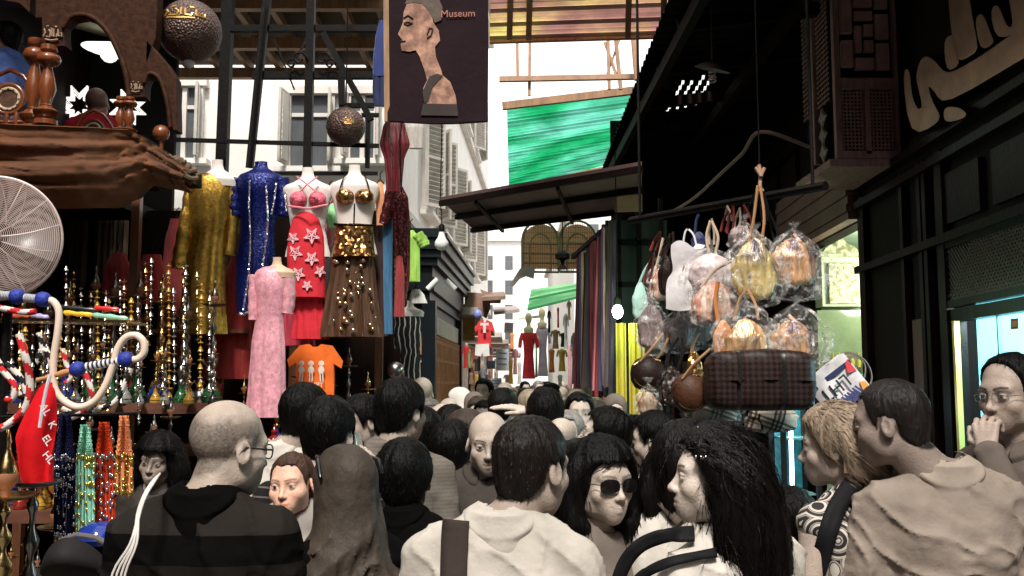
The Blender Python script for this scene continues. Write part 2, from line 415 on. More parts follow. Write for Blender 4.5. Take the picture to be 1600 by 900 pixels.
def unit(v): v = np.array(v, float); return v/np.linalg.norm(v)
def hand_prims(wr, d_, n_, t_, curl=(.3,.35,.4,.45), thumb=.4, s=1., spread=.06):
    """palm, four fingers and a thumb; d_ towards fingers, n_ out of the palm, t_ towards the thumb"""
    wr = np.array(wr, float); d_ = unit(d_); n_ = unit(np.array(n_)-d_*np.dot(n_, d_)); t_ = np.array(t_, float); t_ = unit(t_-d_*np.dot(t_,d_)-n_*np.dot(t_,n_)); P = []
    for i in range(4):
        kn = wr+(d_*(.088,.092,.087,.079)[i]+t_*(.031,.010,-.011,-.030)[i])*s
        P.append(K(tuple(wr+t_*(.012-.008*i)*s), tuple(kn), .0145*s, .0105*s, .010*s))
        L_ = (.074,.082,.076,.060)[i]*s; fd = unit(d_+t_*spread*(1.5-i)); p = kn; ang = 0
        for q, fr in enumerate((.45,.31,.24)):
            ang += curl[i]*(.8,1.1,.8)[q]; v = fd*math.cos(ang)+n_*math.sin(ang); p2 = p+v*L_*fr
            P.append(K(tuple(p), tuple(p2), (.0092,.0084,.0078)[q]*s, (.0084,.0078,.0066)[q]*s, .0035*s)); p = p2
    b = wr+(d_*.022+t_*.020+n_*.006)*s; v = unit(d_*.65+t_*.75+n_*.35*thumb); m_ = b+v*.042*s
    P.append(K(tuple(wr), tuple(b), .014*s, .014*s, .010*s)); P.append(K(tuple(b), tuple(m_), .0135*s, .0105*s, .008*s))
    v2 = unit(d_*.95+t_*(.45-.5*thumb)+n_*.6*thumb); m2 = m_+v2*.032*s; P.append(K(tuple(m_), tuple(m2), .0102*s, .0092*s, .004*s))
    P.append(K(tuple(m2), tuple(m2+unit(v2+n_*.2*thumb)*.026*s), .0092*s, .0072*s, .004*s)); return P
def torso_prims(s, male=True, wd=1., belly=0., lean=0.):
    f = .94 if not male else 1.; P = []
    def e(c, r, k=.05): P.append(E((c[0]*s*wd, c[1]*s, c[2]*s), (r[0]*s*wd, r[1]*s, r[2]*s), k*s))
    e((0,-.005,1.29), (.160*f,.108,.20)); e((0,.008,1.09), (.138*f,.102,.20), .06); e((0,-.002,.93), (.160 if male else .172,.112,.14), .06)
    if belly: e((0,.05,1.08), (.13,.10*belly,.15), .08)
    if not male:
        for q in (-1,1): e((q*.075,.085,1.26), (.058,.052,.06), .04)
    for q in (-1,1):
        e((q*.085,-.055,1.30), (.075,.055,.13), .05)
        P.append(K((q*.02*s,-.012*s,1.432*s), (q*.168*f*s*wd,-.012*s,1.408*s), .050*s, .052*s, .05*s))
        P.append(K((q*.030*s,-.022*s,1.505*s), (q*.12*s*wd,-.018*s,1.435*s), .032*s, .040*s, .04*s))
    return P
def arm_prims(s, q, el, wr, male=True, wd=1., fat=1.):
    f = (.94 if not male else 1.)*wd; sh = np.array((q*.185*f,-.01,1.395))*s; el = np.array(el)*s; wr = np.array(wr)*s; g = s*fat*(1 if male else .87)
    return [K(tuple(sh), tuple(el), .054*g, .040*g, .03*s), K(tuple(el), tuple(wr), .041*g, .027*g, .02*s)], sh, el, wr
def leg_prims(s, q, step=0.):
    h = (q*.088*s, 0, .90*s); kn = (q*.095*s, (.03+step*.12)*s, .50*s); an = (q*.095*s, (-.03+step*.16)*s, .085*s)
    return [K(h, kn, .080*s, .052*s, .04*s), K(kn, an, .050*s, .034*s, .03*s)], [K((an[0],an[1]-.02*s,.045*s), (an[0]*1.15,an[1]+.16*s,.034*s), .040*s, .032*s, .03*s)]
def seat_prims(s, q):
    h = (q*.088*s, 0, .88*s); kn = (q*.24*s, .36*s, .86*s); an = (-q*.05*s, .30*s, .84*s)
    return [K(h, kn, .080*s, .055*s, .04*s), K(kn, an, .050*s, .034*s, .03*s)], [K(an, (-q*.14*s, .32*s, .84*s), .040*s, .030*s, .03*s)]
ZL = {'short': ([-.2,-.085,-.06,-.034,-.026,.016,.026,.045,.058,.2], [-.080,-.078,-.064,-.035,.012,.022,-.016,.036,.078,.088]),
      'bald': ([-.2,-.085,-.06,-.034,-.026,.016,.026,.045,.050,.2], [-.080,-.078,-.064,-.035,.012,.022,-.010,.030,.300,.300]),
      'recede': ([-.2,-.085,-.06,-.034,-.026,.016,.026,.040,.055,.2], [-.080,-.078,-.064,-.035,.012,.022,-.010,.055,.115,.2]),
      'full': ([-.2,-.085,-.06,-.034,-.026,.016,.028,.050,.066,.2], [-.095,-.090,-.085,-.080,-.030,-.030,-.010,.040,.064,.068])}
def hairline(q, kind='short', jag=.006):
    y = q[...,1]; xs, zs = ZL[kind]; zl = np.interp(y, xs, zs)
    return zl-q[...,2]+jag*vnoise(q*90, 3)
def strands(V, Fc, T, hs, n, length, width=.0012, lift=.25, flow=None, seed=1, droop=0., jit=.22, wave=0.):
    """tapered hair blades lying along the flow over a hair surface -> (verts, quads)"""
    r_ = np.random.default_rng(seed); a, b, c = V[Fc[:,0]], V[Fc[:,1]], V[Fc[:,3]]; nr = np.cross(b-a, c-a); ar = np.linalg.norm(nr, axis=1); nr /= ar[:,None]+1e-12
    idx = r_.choice(len(Fc), n, p=ar/ar.sum()); u = r_.random((n,1)); v = r_.random((n,1)); p = a[idx]+(b-a)[idx]*u+(c-a)[idx]*v; nn = nr[idx]
    q = (p-T[1])@T[0]/hs
    if flow is None:
        crown = np.array((.01,-.06,.115)); fl = (q-crown); fl[:,2] -= .05; fl = fl@T[0].T
    else: fl = flow(q)@T[0].T
    fl = fl-nn*(fl*nn).sum(1, keepdims=True); fl /= np.linalg.norm(fl, axis=1, keepdims=True)+1e-9
    fl = fl+r_.normal(0, jit, (n,3)); ph = p[:,2:3]*60+r_.normal(0, .5, (n,1)); side = np.cross(fl, nn); side /= np.linalg.norm(side, axis=1, keepdims=True)+1e-9
    L_ = length*(.5+r_.random((n,1))); vs_ = []; lf = lift*(.3+r_.random((n,1))*1.2)
    for i, t in enumerate((0,.35,.7,1)):
        cpt = p+fl*L_*t+nn*(lf*L_*t*(1-.25*t)-.001-np.minimum((L_*t)**2/.20, L_*t*.8))+np.array((0,0,-droop))*L_*t*t+side*wave*L_*np.sin(ph+t*4); wd = width*(1,1,.7,.1)[i]
        vs_ += [cpt-side*wd, cpt+side*wd]
    VV = np.stack(vs_, 1).reshape(-1, 3); base = np.arange(n)[:,None]*8
    return VV, np.concatenate([base+np.array([2*i, 2*i+1, 2*i+3, 2*i+2]) for i in range(3)])
def join(Vs, Fs):
    o = 0; FF = []
    for v, f in zip(Vs, Fs): FF.append(f+o); o += len(v)
    return np.concatenate(Vs), np.concatenate(FF)
REST = lambda q: ((q*.228,-.03,1.11), (q*.232,.05,.86))
def person(px, ytop, Y, yaw=0, label='', group=None, male=True, hyaw=0, pitch=0, roll=0, skin=(.40,.30,.24), hair='short', haircol=None, hthick=.011,
           wd=1., hs=None, belly=0, arms=None, hands=None, top=None, sleeve='short', collar=None, stub=.0, tash=0, res=.0042, height=None, loc=None, bottom=None,
           brow=.25, nose=1., jaw=1., smile=0, child=False, eyes=1., sl=None, low=False, neckcut=0, wrinkle=1., nstr=None, lip=(.72,.45,.42), hairlen=.013, dy=0, name='person', iris=(.05,.035,.03), tank=False, step=0., gaze=(0,0), hx=0., hy=0., seated=False, cat='person', fine=False):
    if loc is None:
        tp = W(px, ytop, Y); H = tp.z-(.012 if hair in ('short','full','long') else 0) if height is None else height; loc = (tp.x, tp.y, tp.z-(.012 if hair in ('short','full','long') else 0)-H)
        if height is None: loc = (tp.x, tp.y, 0)
    else: H = height
    if loc[2] == 0 and height is None: pass
    s = H/1.755; hs = hs or (1.0 if male else .95); rnd = np.random.default_rng(int(abs(px*7+ytop*13)) % 99991)
    # head frame: the top of the skull stays at height H
    hc = np.array((hx, .034*s+hy, H-.121*hs)); Rh = npR((R(pitch), 0, 0)); Rh = npR((0, R(roll), 0))@Rh; Rh = npR((0, 0, R(hyaw)))@Rh; T = (Rh, hc)
    # the neck pivot sits below the head centre, so a turned or tipped head swings about it
    piv = np.array((hx, hy-.03*s, H-.121*hs-.09*hs)); off = (hc-piv); hc2 = piv+Rh@np.array((0, off[1], off[2])); T = (Rh, hc2); dz = (H-.121*hs)-hc2[2]
    hp = head_prims(hs, T, male, nose, jaw, child, smile)
    nr = (.058 if male else .046)*s*(.85 if child else 1)
    nk = [K(tuple(hc2+Rh@np.array((0,-.022,-.055))*hs), (0,-.022*s,1.44*s), nr, nr*1.15, .02*s)]
    tor = torso_prims(s, male, wd, belly); A = []; Hn = []; armj = []
    arms = arms or {}
    for q in (-1,1):
        el, wr = arms.get(q, REST(q)); ap, sh, e_, w_ = arm_prims(s, q, el, wr, male, wd); A.append((q, ap)); armj.append((q, sh, e_, w_))
        hd = (hands or {}).get(q)
        if hd is None: dd = unit(w_-e_); hd = dict(d=dd, n=(-q,0,0) if abs(dd[0]) < .8 else (0,-1,0), t=(0,1,0))
        Hn.append(hand_prims(w_, hd['d'], hd['n'], hd['t'], hd.get('curl', (.25,.3,.35,.4)), hd.get('th', .4), s*(.95 if male else .88)*(hd.get('s', 1)), hd.get('sp', .06)))
    lg, ft = [], []
    for q in (-1,1): a, b = leg_prims(s, q, step*q) if not seated else seat_prims(s, q); lg += a; ft += b
    if seated: dz = 0
    # ---- body
    ext = max(abs(v) for q, sh, e_, w_ in armj for v in (e_[0], w_[0])); ext = max(ext+.22*s, (.3 if not seated else .42)*s); ymax = max(max(e_[1], w_[1]) for q, sh, e_, w_ in armj)+.2*s; ymax = max(ymax, (.22 if not seated else .48)*s); ymin = min(min(e_[1], w_[1]) for q, sh, e_, w_ in armj)-.12; ymin = min(ymin, -.18*s)
    zt = max(H+.06, max(max(e_[2], w_[2]) for q, sh, e_, w_ in armj)+.24)
    hr = .125*hs; cr = .022 if not low else .03; fr = res if not low else .008
    fx = [(hc2[0]-hr, hc2[0]+hr, fr)]; fy = [(hc2[1]-hr*1.1, hc2[1]+hr*1.15, fr)]; fz = [(hc2[2]-.14*hs, hc2[2]+.13*hs, fr)]
    if not low:
        for q, sh, e_, w_ in armj:
            hd = (hands or {}).get(q)
            if hd:
                m_ = w_+unit(hd['d'])*.08; 
                for ax_, c_ in ((fx, m_[0]), (fy, m_[1]), (fz, m_[2])): ax_.append((c_-.10, c_+.10, .005))
        mid = .012
        fz.append((1.0*s, H, mid)); fx.append((-.30*s, .30*s, mid)); fy.append((-.14*s, .15*s, mid))
    f = Field(axis_pts(-ext, ext, cr, fx), axis_pts(ymin, ymax, cr, fy), axis_pts(-.03, zt, cr, fz))
    for p in tor: f.prim(p, -.004, h=cr)
    for q, ap in A:
        for p in ap: f.prim(p, -.002, h=cr)
    for p in lg: f.prim(p, -.008, h=cr)
    for p in ft: f.prim(p, -.008, h=cr)
    for p in nk: f.prim(p, h=cr)
    for h_ in Hn:
        if low: f.prim(K(tuple(h_[0]['c'][0]), tuple(h_[6]['c'][1]), .03*s, .018*s), h=cr)
        else:
            for p in h_: f.prim(p, h=.006)
    g2 = Field(f.ax, f.ay, f.az)            # the head on its own, then blended in
    for p in hp: g2.prim(p, h=.008)
    if not low: lids(g2, hs, T, eyes)
    k = .012; m_ = g2.D < .4; D0 = f.D[m_]; D1 = g2.D[m_]; hh = np.clip(.5+.5*(D0-D1)/k, 0, 1); f.D[m_] = D0*(1-hh)+D1*hh-k*hh*(1-hh)
    V, Fc = f.mesh(); q = (V-T[1])@T[0]/hs
    col = np.tile(np.array(skin), (len(V), 1)); inh = (np.abs(q[:,0]) < .1) & (np.abs(q[:,1]) < .13) & (np.abs(q[:,2]) < .14)
    def mixc(mask, c): m3 = np.clip(mask, 0, 1)[:,None]; return col*(1-m3)+np.array(c)*m3
    sk = np.array(skin); ax_, y_, z_ = np.abs(q[:,0]), q[:,1], q[:,2]
    if inh.any():
        wz = np.where(inh, 1., 0.)
        ck = np.exp(-(((ax_-.045)/.018)**2+((z_+.035)/.018)**2))*(y_ > .04)*wz*.35; col = mixc(ck, sk*np.array((1.05,.86,.82)))
        # buzzed or shaved hair colours the scalp
        if stub: st = np.clip((-hairline(q, 'short' if hair != 'bald' else 'bald', .008))/.012, 0, 1)*wz*(q[:,2] > -.1)*stub; st = st*(np.clip((.088-q[:,2]+.012*vnoise(q*60, 2))/.035, 0, 1) if hair == 'bald' else 1)*(.8+.3*vnoise(q*260, 7)); col = mixc(st, sk*.16)
        if hair == 'bald' and stub == 0: pass
        if tash: tm = (np.exp(-((ax_/.026)**2+((z_+.053)/.0055)**2)**2)*(y_ > .07))*wz*tash; col = mixc(tm, sk*.08)
        if tash > .4: bd = np.clip((-.05-z_)/.02, 0, 1)*(y_ > .0)*wz*.35*tash; col = mixc(bd, sk*.25)
        lm = (np.exp(-((ax_/.023)**2+((z_+.067-.004*smile)/.0085)**2)**2)*(y_ > .075))*wz; col = mixc(lm*.8, sk*np.array(lip))
        if smile > .5: lm = (np.exp(-((ax_/.019)**2+((z_+.0665-.004)/.0042)**2)**3)*(y_ > .08))*wz; col = mixc(lm, (.75,.72,.68))
        else: lm = (np.exp(-((ax_/.022)**2+((z_+.0672)/.0018)**2)**2)*(y_ > .078))*wz; col = mixc(lm*.8, sk*.2)
        bw = np.clip(1.4-np.abs(z_-(.0215+.006*np.sin((ax_-.010)/.045*2.6)))/.0036, 0, 1)*(ax_ > .010)*(ax_ < .052)*(y_ > .04)*wz; col = mixc(bw*(1-brow), sk*.07)
        for e_s in (-1,1):
            dv = q-np.array((e_s*.0325,.0765,.0)); rr = np.sqrt((dv**2).sum(1)); on = (rr < .0148)*wz
            dn = dv/(rr[:,None]+1e-9); gz = unit((gaze[0],1,gaze[1])); an = np.arccos(np.clip(dn@gz, -1, 1)); fr_ = dv[:,1] > 0
            slit = (np.abs(dv[:,2]-.0006) < .0047*eyes*(1-np.clip(np.abs(dv[:,0])/.0150, 0, 1)**2)+.0010)
            m2 = on*fr_*slit; col = mixc(m2, (.62,.60,.57)); col = mixc(m2*np.clip((.60-an)/.06, 0, 1), iris); 
            lash = ((rr >= .0130) & (rr < .0160))*fr_*(np.abs(np.abs(dv[:,2]-.0006)-.0047*eyes*(1-np.clip(np.abs(dv[:,0])/.0150, 0, 1)**2)) < .0014)*(dv[:,2] > 0)*wz; col = mixc(lash*.85, sk*.08)
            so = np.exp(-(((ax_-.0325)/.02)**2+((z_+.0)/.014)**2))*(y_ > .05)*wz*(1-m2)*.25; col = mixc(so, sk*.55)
        if hair in ('short','full','long','recede'):
            st = np.clip((-hairline(q, hair if hair in ('short','recede') else 'full', .004))/.006+.4, 0, 1)*wz; col = mixc(st, np.array(haircol or (.012,.010,.009)))
    root = empty(name, loc, label, 'person', group, R(yaw))
    root.empty_display_size = .2
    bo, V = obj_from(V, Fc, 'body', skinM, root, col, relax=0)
    # ---- hair
    hm = hairM if haircol is None else hairmat('%d' % int(sum(haircol)*1e4), haircol)
    def head_field(infl, fine, lo, hi):
        g = Field(*[axis_pts(lo[i], hi[i], fine) for i in range(3)]); 
        for p in [hp[0], hp[1]]: g.prim(p, infl, h=fine*1.5)
        return g
    hrs = .006 if not low else .011
    if hair in ('short','full','bald','recede') and hthick > 0 and hair != 'bald':
        g = Field(*[axis_pts(T[1][i]-.14*hs, T[1][i]+.15*hs, hrs) for i in range(3)]); g.prim(hp[0], hthick*hs, h=.05); g.prim(hp[1], hthick*.5*hs, h=.05)
        g.prim(E((0,-.05*hs,-.03*hs), (.058*hs,.045*hs,.06*hs), .03, T=T), hthick*.6*hs, h=.05)
        def f1(P_, D):
            qq = ((P_-T[1])@T[0])/hs; fl = np.stack([np.arctan2(qq[...,0], qq[...,1]+.06)*8, qq[...,2]*10, qq[...,1]*10], -1)
            D = D-.004*vnoise(fl*np.array((1.5,1,1)), int(px) % 50)-.0018*vnoise(qq*130, 5); return np.maximum(D, hairline(qq, hair)*hs)
        g.near(f1, .06); V1, F1 = g.mesh()
        if len(F1):
            n = nstr if nstr is not None else (0 if low else 4200)
            if n: VS, FS = strands(V1, F1, T, hs, n, hairlen*hs, .0009, .12, seed=int(px)); V1, F1 = join([V1, VS], [F1, FS])
            obj_from(V1, F1, 'hair', hm, root)
    info = dict(root=root, yaw=R(yaw), T=T, hs=hs, s=s, hp=hp, H=H, arm=armj, hm=hm)
    if hair == 'long': long_hair(info, sl or {}, low)
    # ---- clothes
    if top is not None:
        cs = (.0075 if fine else .011) if not low else .02; g = Field(axis_pts(-ext, ext, cs*1.0), axis_pts(ymin, ymax, cs), axis_pts(.80*s, min(zt, 1.56*s if all(w_[2] < 1.5*s and e_[2] < 1.5*s for _, _, e_, w_ in armj) else zt), cs))
        for p in tor: g.prim(p, .010*s, h=cs*1.5)
        for q_, ap in A:
            if tank: continue
            p0, p1 = ap
            if sleeve == 'short':
                a = np.array(p0['c'][0]); b = np.array(p0['c'][1]); b = a+(b-a)*.72; g.prim(K(tuple(a), tuple(b), p0['r'][0], p0['r'][0]*.88, .03*s), .010*s, h=cs*1.5)
            else:
                a = np.array(p1['c'][0]); b = np.array(p1['c'][1]); b = a+(b-a)*(.97 if sleeve == 'long' else .35)
                g.prim(p0, .010*s, h=cs*1.5); g.prim(K(tuple(a), tuple(b), p1['r'][0], p1['r'][1]*1.1, .03*s), .012*s, h=cs*1.5)
        nb = (.075 if collar else .068)*s
        g.prim(E((0, (.015+neckcut*.4)*s, (1.515-neckcut*.25)*s), (nb+neckcut*.4*s, nb*1.15+neckcut*.5*s, (.052+neckcut)*s), .012*s, -1), h=cs)
        sd = int(px) % 97
        def f2(P_, D):
            a_ = np.abs(P_[...,0]); w1 = vnoise(P_*np.array((9,9,4.5))/s+vnoise(P_*4, sd)[...,None]*1.2, sd); w2 = vnoise((P_@npR((0,.7,0)))*np.array((26,16,7))/s, sd+1)
            nkf = np.clip((np.sqrt(P_[...,0]**2+P_[...,1]**2)/s-.085)/.06+np.clip((1.40*s-P_[...,2])/.05, 0, 1), .05, 1); rid = 1-np.abs(w1)*3; low_ = nkf* np.clip((1.42*s-P_[...,2])/(.30*s), .28, 1); w3 = vnoise(P_*np.array((30,30,60))/s, sd+3)*low_; wp = P_+.05*np.stack([vnoise(P_*6, sd+9), vnoise(P_*6, sd+10), vnoise(P_*6, sd+11)], -1); cr1 = (1-np.abs(vnoise((wp@npR((0,.5,0)))*np.array((11,8,4))/s, sd+5)))**5-.25; cr2 = ((1-np.abs(vnoise((wp@npR((0,-.9,0)))*np.array((20,14,7))/s, sd+6)))**4-.3)*np.clip(low_, .5, 1)
            return np.maximum(D-wrinkle*(.008*rid*low_+(.034 if fine else .024)*cr1*low_+(.022 if fine else .015)*cr2+.004*w3)*s, (.83*s-P_[...,2]))
        g.near(f2, .05); V2, F2 = g.mesh(); obj_from(V2, F2, 'shirt', top, root, relax=1 if not fine else 0)
        info['shirt'] = (V2, F2)
        if collar:
            cz = .005; g = Field(axis_pts(-.17*s, .17*s, cz), axis_pts(-.17*s, .19*s, cz), axis_pts(1.34*s, 1.56*s, cz)); pr = [p for p in tor if p['c'][0] != 0]
            for p in tor: g.prim(p, .0185*s, h=.03)
            for q_, ap in A: g.prim(ap[0], .020*s, h=.03)
            g2_ = Field(g.ax, g.ay, g.az)
            def f4(P_, D):
                x_, y2, z2 = P_[...,0]/s, P_[...,1]/s+.012, P_[...,2]/s; rr = np.sqrt((x_/1.08)**2+(y2/1.06)**2); a_ = np.arctan2(x_, y2); gap = .030-rr*.0+np.clip(1.47-z2, 0, .1)*.35
                ring = np.maximum(np.sqrt(rr**2+((z2-1.497+.012*np.clip(y2/.08,0,1))*np.where(y2 > 0, .85, 1.6))**2)-(nr/s+.038), nr/s-.006-rr)
                shell = np.maximum(D, -(D+.014*s)); d_ = np.maximum(shell/s, ring)
                zt_ = 1.502-.030*np.clip(y2/.08, -.6, 1.2); t_ = np.clip((z2-1.44)/.06, 0, 1); stand = np.maximum(np.abs(rr-(nr/s+.020-.008*t_))-.0052, np.maximum(z2-zt_, 1.40-z2))
                hh = np.clip(.5+.5*(d_-stand)/.012, 0, 1); d_ = d_*(1-hh)+stand*hh-.012*hh*(1-hh)
                d_ = np.maximum(d_, (1.40-.02*np.clip(y2/.08, 0, 1.3)-.02*(1-np.clip(np.abs(x_)/.05,0,1))*(y2>0))-z2); front = np.where(y2 > 0, gap*.55-np.abs(x_), -1.); return np.maximum(d_, front)*s
            g.fn(f4); V5, F5 = g.mesh()
            if len(F5): obj_from(V5, F5, 'collar', collar, root, relax=1)
    if bottom is not None and not low:
        g = Field(axis_pts(-.42*s, .42*s, .022), axis_pts(-.25*s, .5*s, .022), axis_pts(.04, 1.05*s, .022))
        for p in lg: g.prim(p, .016*s, h=.03)
        g.prim(tor[2], .012*s, h=.03); V3, F3 = g.mesh(); obj_from(V3, F3, 'trousers', bottom, root, relax=1)
        g = Field(axis_pts(-.3*s, .3*s, .018), axis_pts(-.3*s, .5*s, .018), axis_pts(-.03, (.16 if not seated else 1.)*s, .018))
        for p in ft: g.prim(p, .010*s, h=.03)
        g.fn(lambda P_, D: np.maximum(D, .001-P_[...,2])); V4, F4 = g.mesh(); obj_from(V4, F4, 'shoes', cloth('shoe', (.03,.03,.03), .5), root)
    return info
def long_hair(info, sl, low=False):
    """sl: list of lock paths in head coordinates [(points), r0, r1], volume thickness, strand count"""
    T, hs, hp, root = info['T'], info['hs'], info['hp'], info['root']; th = sl.get('th', .016); fine = .007 if not low else .013
    lo = sl.get('lo', -.34); g = Field(axis_pts(T[1][0]-.24, T[1][0]+.24, fine), axis_pts(T[1][1]-.24, T[1][1]+.2, fine), axis_pts(T[1][2]+lo, T[1][2]+.16, fine))
    g.prim(hp[0], th, h=.03); g.prim(E((0,-.035*hs,-.02*hs), (.078*hs,.07*hs,.09*hs), .03, T=T), th, h=.03)
    hl = sl.get('line', 'full')
    def f1(P_, D): qq = ((P_-T[1])@T[0])/hs; return np.maximum(D, np.where(qq[...,1] > -.03, hairline(qq, hl), -.5)*hs)
    g.fn(f1)
    for pts, r0, r1 in sl.get('locks', []):
        ps = smoothpts(pts, 3)
        for i in range(len(ps)-1):
            ra = r0+(r1-r0)*i/(len(ps)-1); rb = r0+(r1-r0)*(i+1)/(len(ps)-1); g.prim(K(tuple(np.array(ps[i])*hs), tuple(np.array(ps[i+1])*hs), ra, rb, .02, T=T), h=.012)
    def f3(P_, D):
        qq = ((P_-T[1])@T[0])/hs; a = np.arctan2(qq[...,0], qq[...,1]+.04)
        return D-.0055*vnoise(np.stack([a*9, qq[...,2]*7, qq[...,1]*9], -1), 4)-.0025*vnoise(np.stack([a*30, qq[...,2]*10, qq[...,1]*20], -1), 8)
    g.near(f3, .03); V1, F1 = g.mesh(); n = sl.get('n', 0 if low else 4000)
    if n: VS, FS = strands(V1, F1, T, hs, n, sl.get('len', .06), .0012, sl.get('lift', .035), flow=sl.get('flow', lambda q: np.stack([q[:,0]*5*np.clip(q[:,2]*9+.4,0,1), -.9*np.clip(q[:,2]*12+.3,0,1)-.05, -.25-1.0*np.clip(1-q[:,2]*12,0,1)], 1)), seed=5, droop=.5, jit=.09, wave=.12); V1, F1 = join([V1, VS], [F1, FS])
    obj_from(V1, F1, 'hair', info['hm'], root)
def hpt(info, p):      # head-frame point -> thing frame
    return Vector(info['T'][0]@(np.array(p, float)*info['hs'])+info['T'][1])
def glasses(info, mat, wire=None, shape=(.026,.018), temple=True, up=0, name='sunglasses', rim=.0011):
    mb = MB(); root = info['root']; y0 = .103
    for s in (-1,1):
        cx = s*.034; pts = []
        for i in range(20):
            a = 2*math.pi*i/20; r_ = 1/((abs(math.cos(a))**3+abs(math.sin(a))**3)**(1/3)); pts.append(hpt(info, (cx+shape[0]*r_*math.cos(a), y0-abs(cx+shape[0]*r_*math.cos(a))*.22, up+shape[1]*r_*math.sin(a)-.001)))
        cen = hpt(info, (cx, y0+.002-abs(cx)*.2, up)); 
        if mat is not None: mb.add([cen]+pts, [(0, i+1, (i+1) % 20+1) for i in range(20)], 0)
        mb.tube(pts+[pts[0]], rim, 5, 1, cap=False)
        if temple: mb.tube([hpt(info, (s*.062, y0-.014, up+.004)), hpt(info, (s*.078,.05,up+.004)), hpt(info, (s*.083,-.005,up+.006)), hpt(info, (s*.081,-.022,up-.012))], rim*1.3, 5, 1)
    mb.tube([hpt(info, (-.009,y0-.001,up+.004)), hpt(info, (0,y0+.001,up+.007)), hpt(info, (.009,y0-.001,up+.004))], rim, 5, 1)
    fm = wire or M('black_plastic', (.01,.01,.01), .25, var=.05)
    return mb.build(name, [mat or fm, fm], root, smooth=True)

def world(info, V):
    a = info['yaw']; c, s_ = math.cos(a), math.sin(a); L_ = info['root'].location
    return np.stack([V[:,0]*c-V[:,1]*s_+L_.x, V[:,0]*s_+V[:,1]*c+L_.y, V[:,2]+L_.z], 1)
def unworld(info, p):
    a = -info['yaw']; c, s_ = math.cos(a), math.sin(a); q = Vector(p)-info['root'].location; return Vector((q.x*c-q.y*s_, q.x*s_+q.y*c, q.z))
def drape(info, px_pts, Y, width, mat, name='strap', lift=.008, V=None, n=6, th=.006):
    """band that follows the camera-side surface of the clothes along photo points"""
    V = world(info, info['shirt'][0] if V is None else V); P_ = smoothpts([(x, y, 0) for x, y in px_pts], n); m2 = MB(); rows = []
    for i, p in enumerate(P_):
        a = P_[max(0, i-1)]; b = P_[min(len(P_)-1, i+1)]; t = Vector((b.x-a.x, b.y-a.y)); t = t.normalized() if t.length > 0 else Vector((0,1)); nn = Vector((-t.y, t.x)); w2 = width*F/Y/2; row = []
        for k in (-1,-.33,.33,1):
            x, y = p.x+nn.x*w2*k, p.y+nn.y*w2*k; Yc = Y
            for _ in range(3):
                q = W(x, y, Yc); d_ = (V[:,0]-q.x)**2+(V[:,2]-q.z)**2; m_ = d_ < .022**2
                if m_.any(): Yc = float(V[m_,1].min())
                else: Yc = float(V[np.argsort(d_)[:6],1].min())
            row.append(Yc)
        rows.append((p, nn, w2, row))
    R_ = np.array([r__[3] for r__ in rows]); 
    for _ in range(3): R_[1:-1] = (R_[:-2]+R_[1:-1]*2+R_[2:])/4
    vs_ = []
    for (p, nn, w2, _), rw in zip(rows, R_):
        for k, Yc in zip((-1,-.33,.33,1), rw): vs_.append(unworld(info, W(p.x+nn.x*w2*k, p.y+nn.y*w2*k, Yc-lift)))
    k_ = len(rows); fs_ = [(i*4+j, i*4+j+1, (i+1)*4+j+1, (i+1)*4+j) for i in range(k_-1) for j in range(3)]
    m2.add(vs_, fs_); o = m2.build(name, mat, info['root'], smooth=True); md = o.modifiers.new('thick', 'SOLIDIFY'); md.thickness = th; return o
# ------------------------------------------------------------------ shared materials
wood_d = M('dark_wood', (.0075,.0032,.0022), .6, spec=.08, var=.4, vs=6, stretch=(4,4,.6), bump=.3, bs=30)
wood_m = M('brown_wood', (.16,.065,.03), .38, var=.45, vs=7, stretch=(5,5,.6), bump=.25, bs=40, coat=.3)
wood_l = M('joist_wood', (.34,.19,.10), .6, var=.45, vs=5, stretch=(3,3,.5), bump=.3, bs=30)
iron = M('black_iron', (.005,.004,.0035), .55, spec=.12, var=.4, vs=12, bump=.3, bs=60)
brass = M('brass', (.62,.44,.20), .24, metal=1, var=.4, vs=14, bump=.15, bs=40)
silver = M('silver_metal', (.72,.70,.66), .2, metal=1, var=.35, vs=20, bump=.1, bs=40)
plaster = M('white_plaster', (.80,.78,.74), .9, var=.10, vs=2, bump=.25, bs=20)
plaster_g = M('aged_plaster', (.62,.59,.55), .9, var=.2, vs=1.5, bump=.3, bs=15)
shutterm = M('shutter_paint', (.50,.47,.42), .7, var=.25, vs=6, bump=.2, bs=30)
glassd = M('window_glass', (.10,.11,.12), .12, var=.3, vs=2, spec=.6)
black = M('black_void', (.008,.007,.007), .9, var=.3, vs=5)
navyp = M('navy_paint', (.006,.009,.013), .4, spec=.25, var=.35, vs=5, bump=.15, bs=30)
FAC = 2.30
def SX(x0, Y): return x0+.04*Y
def FP(px, py, off=0.):                 # photo point -> point on the right-hand facade plane
    k = (px-800)/F; Y = (FAC-off)/(k-.04)
    for _ in range(4):
        p = W(px, py, Y); Y = Y*(FAC-off+.04*Y)/p.x if abs(p.x) > 1e-6 else Y
    return W(px, py, Y)

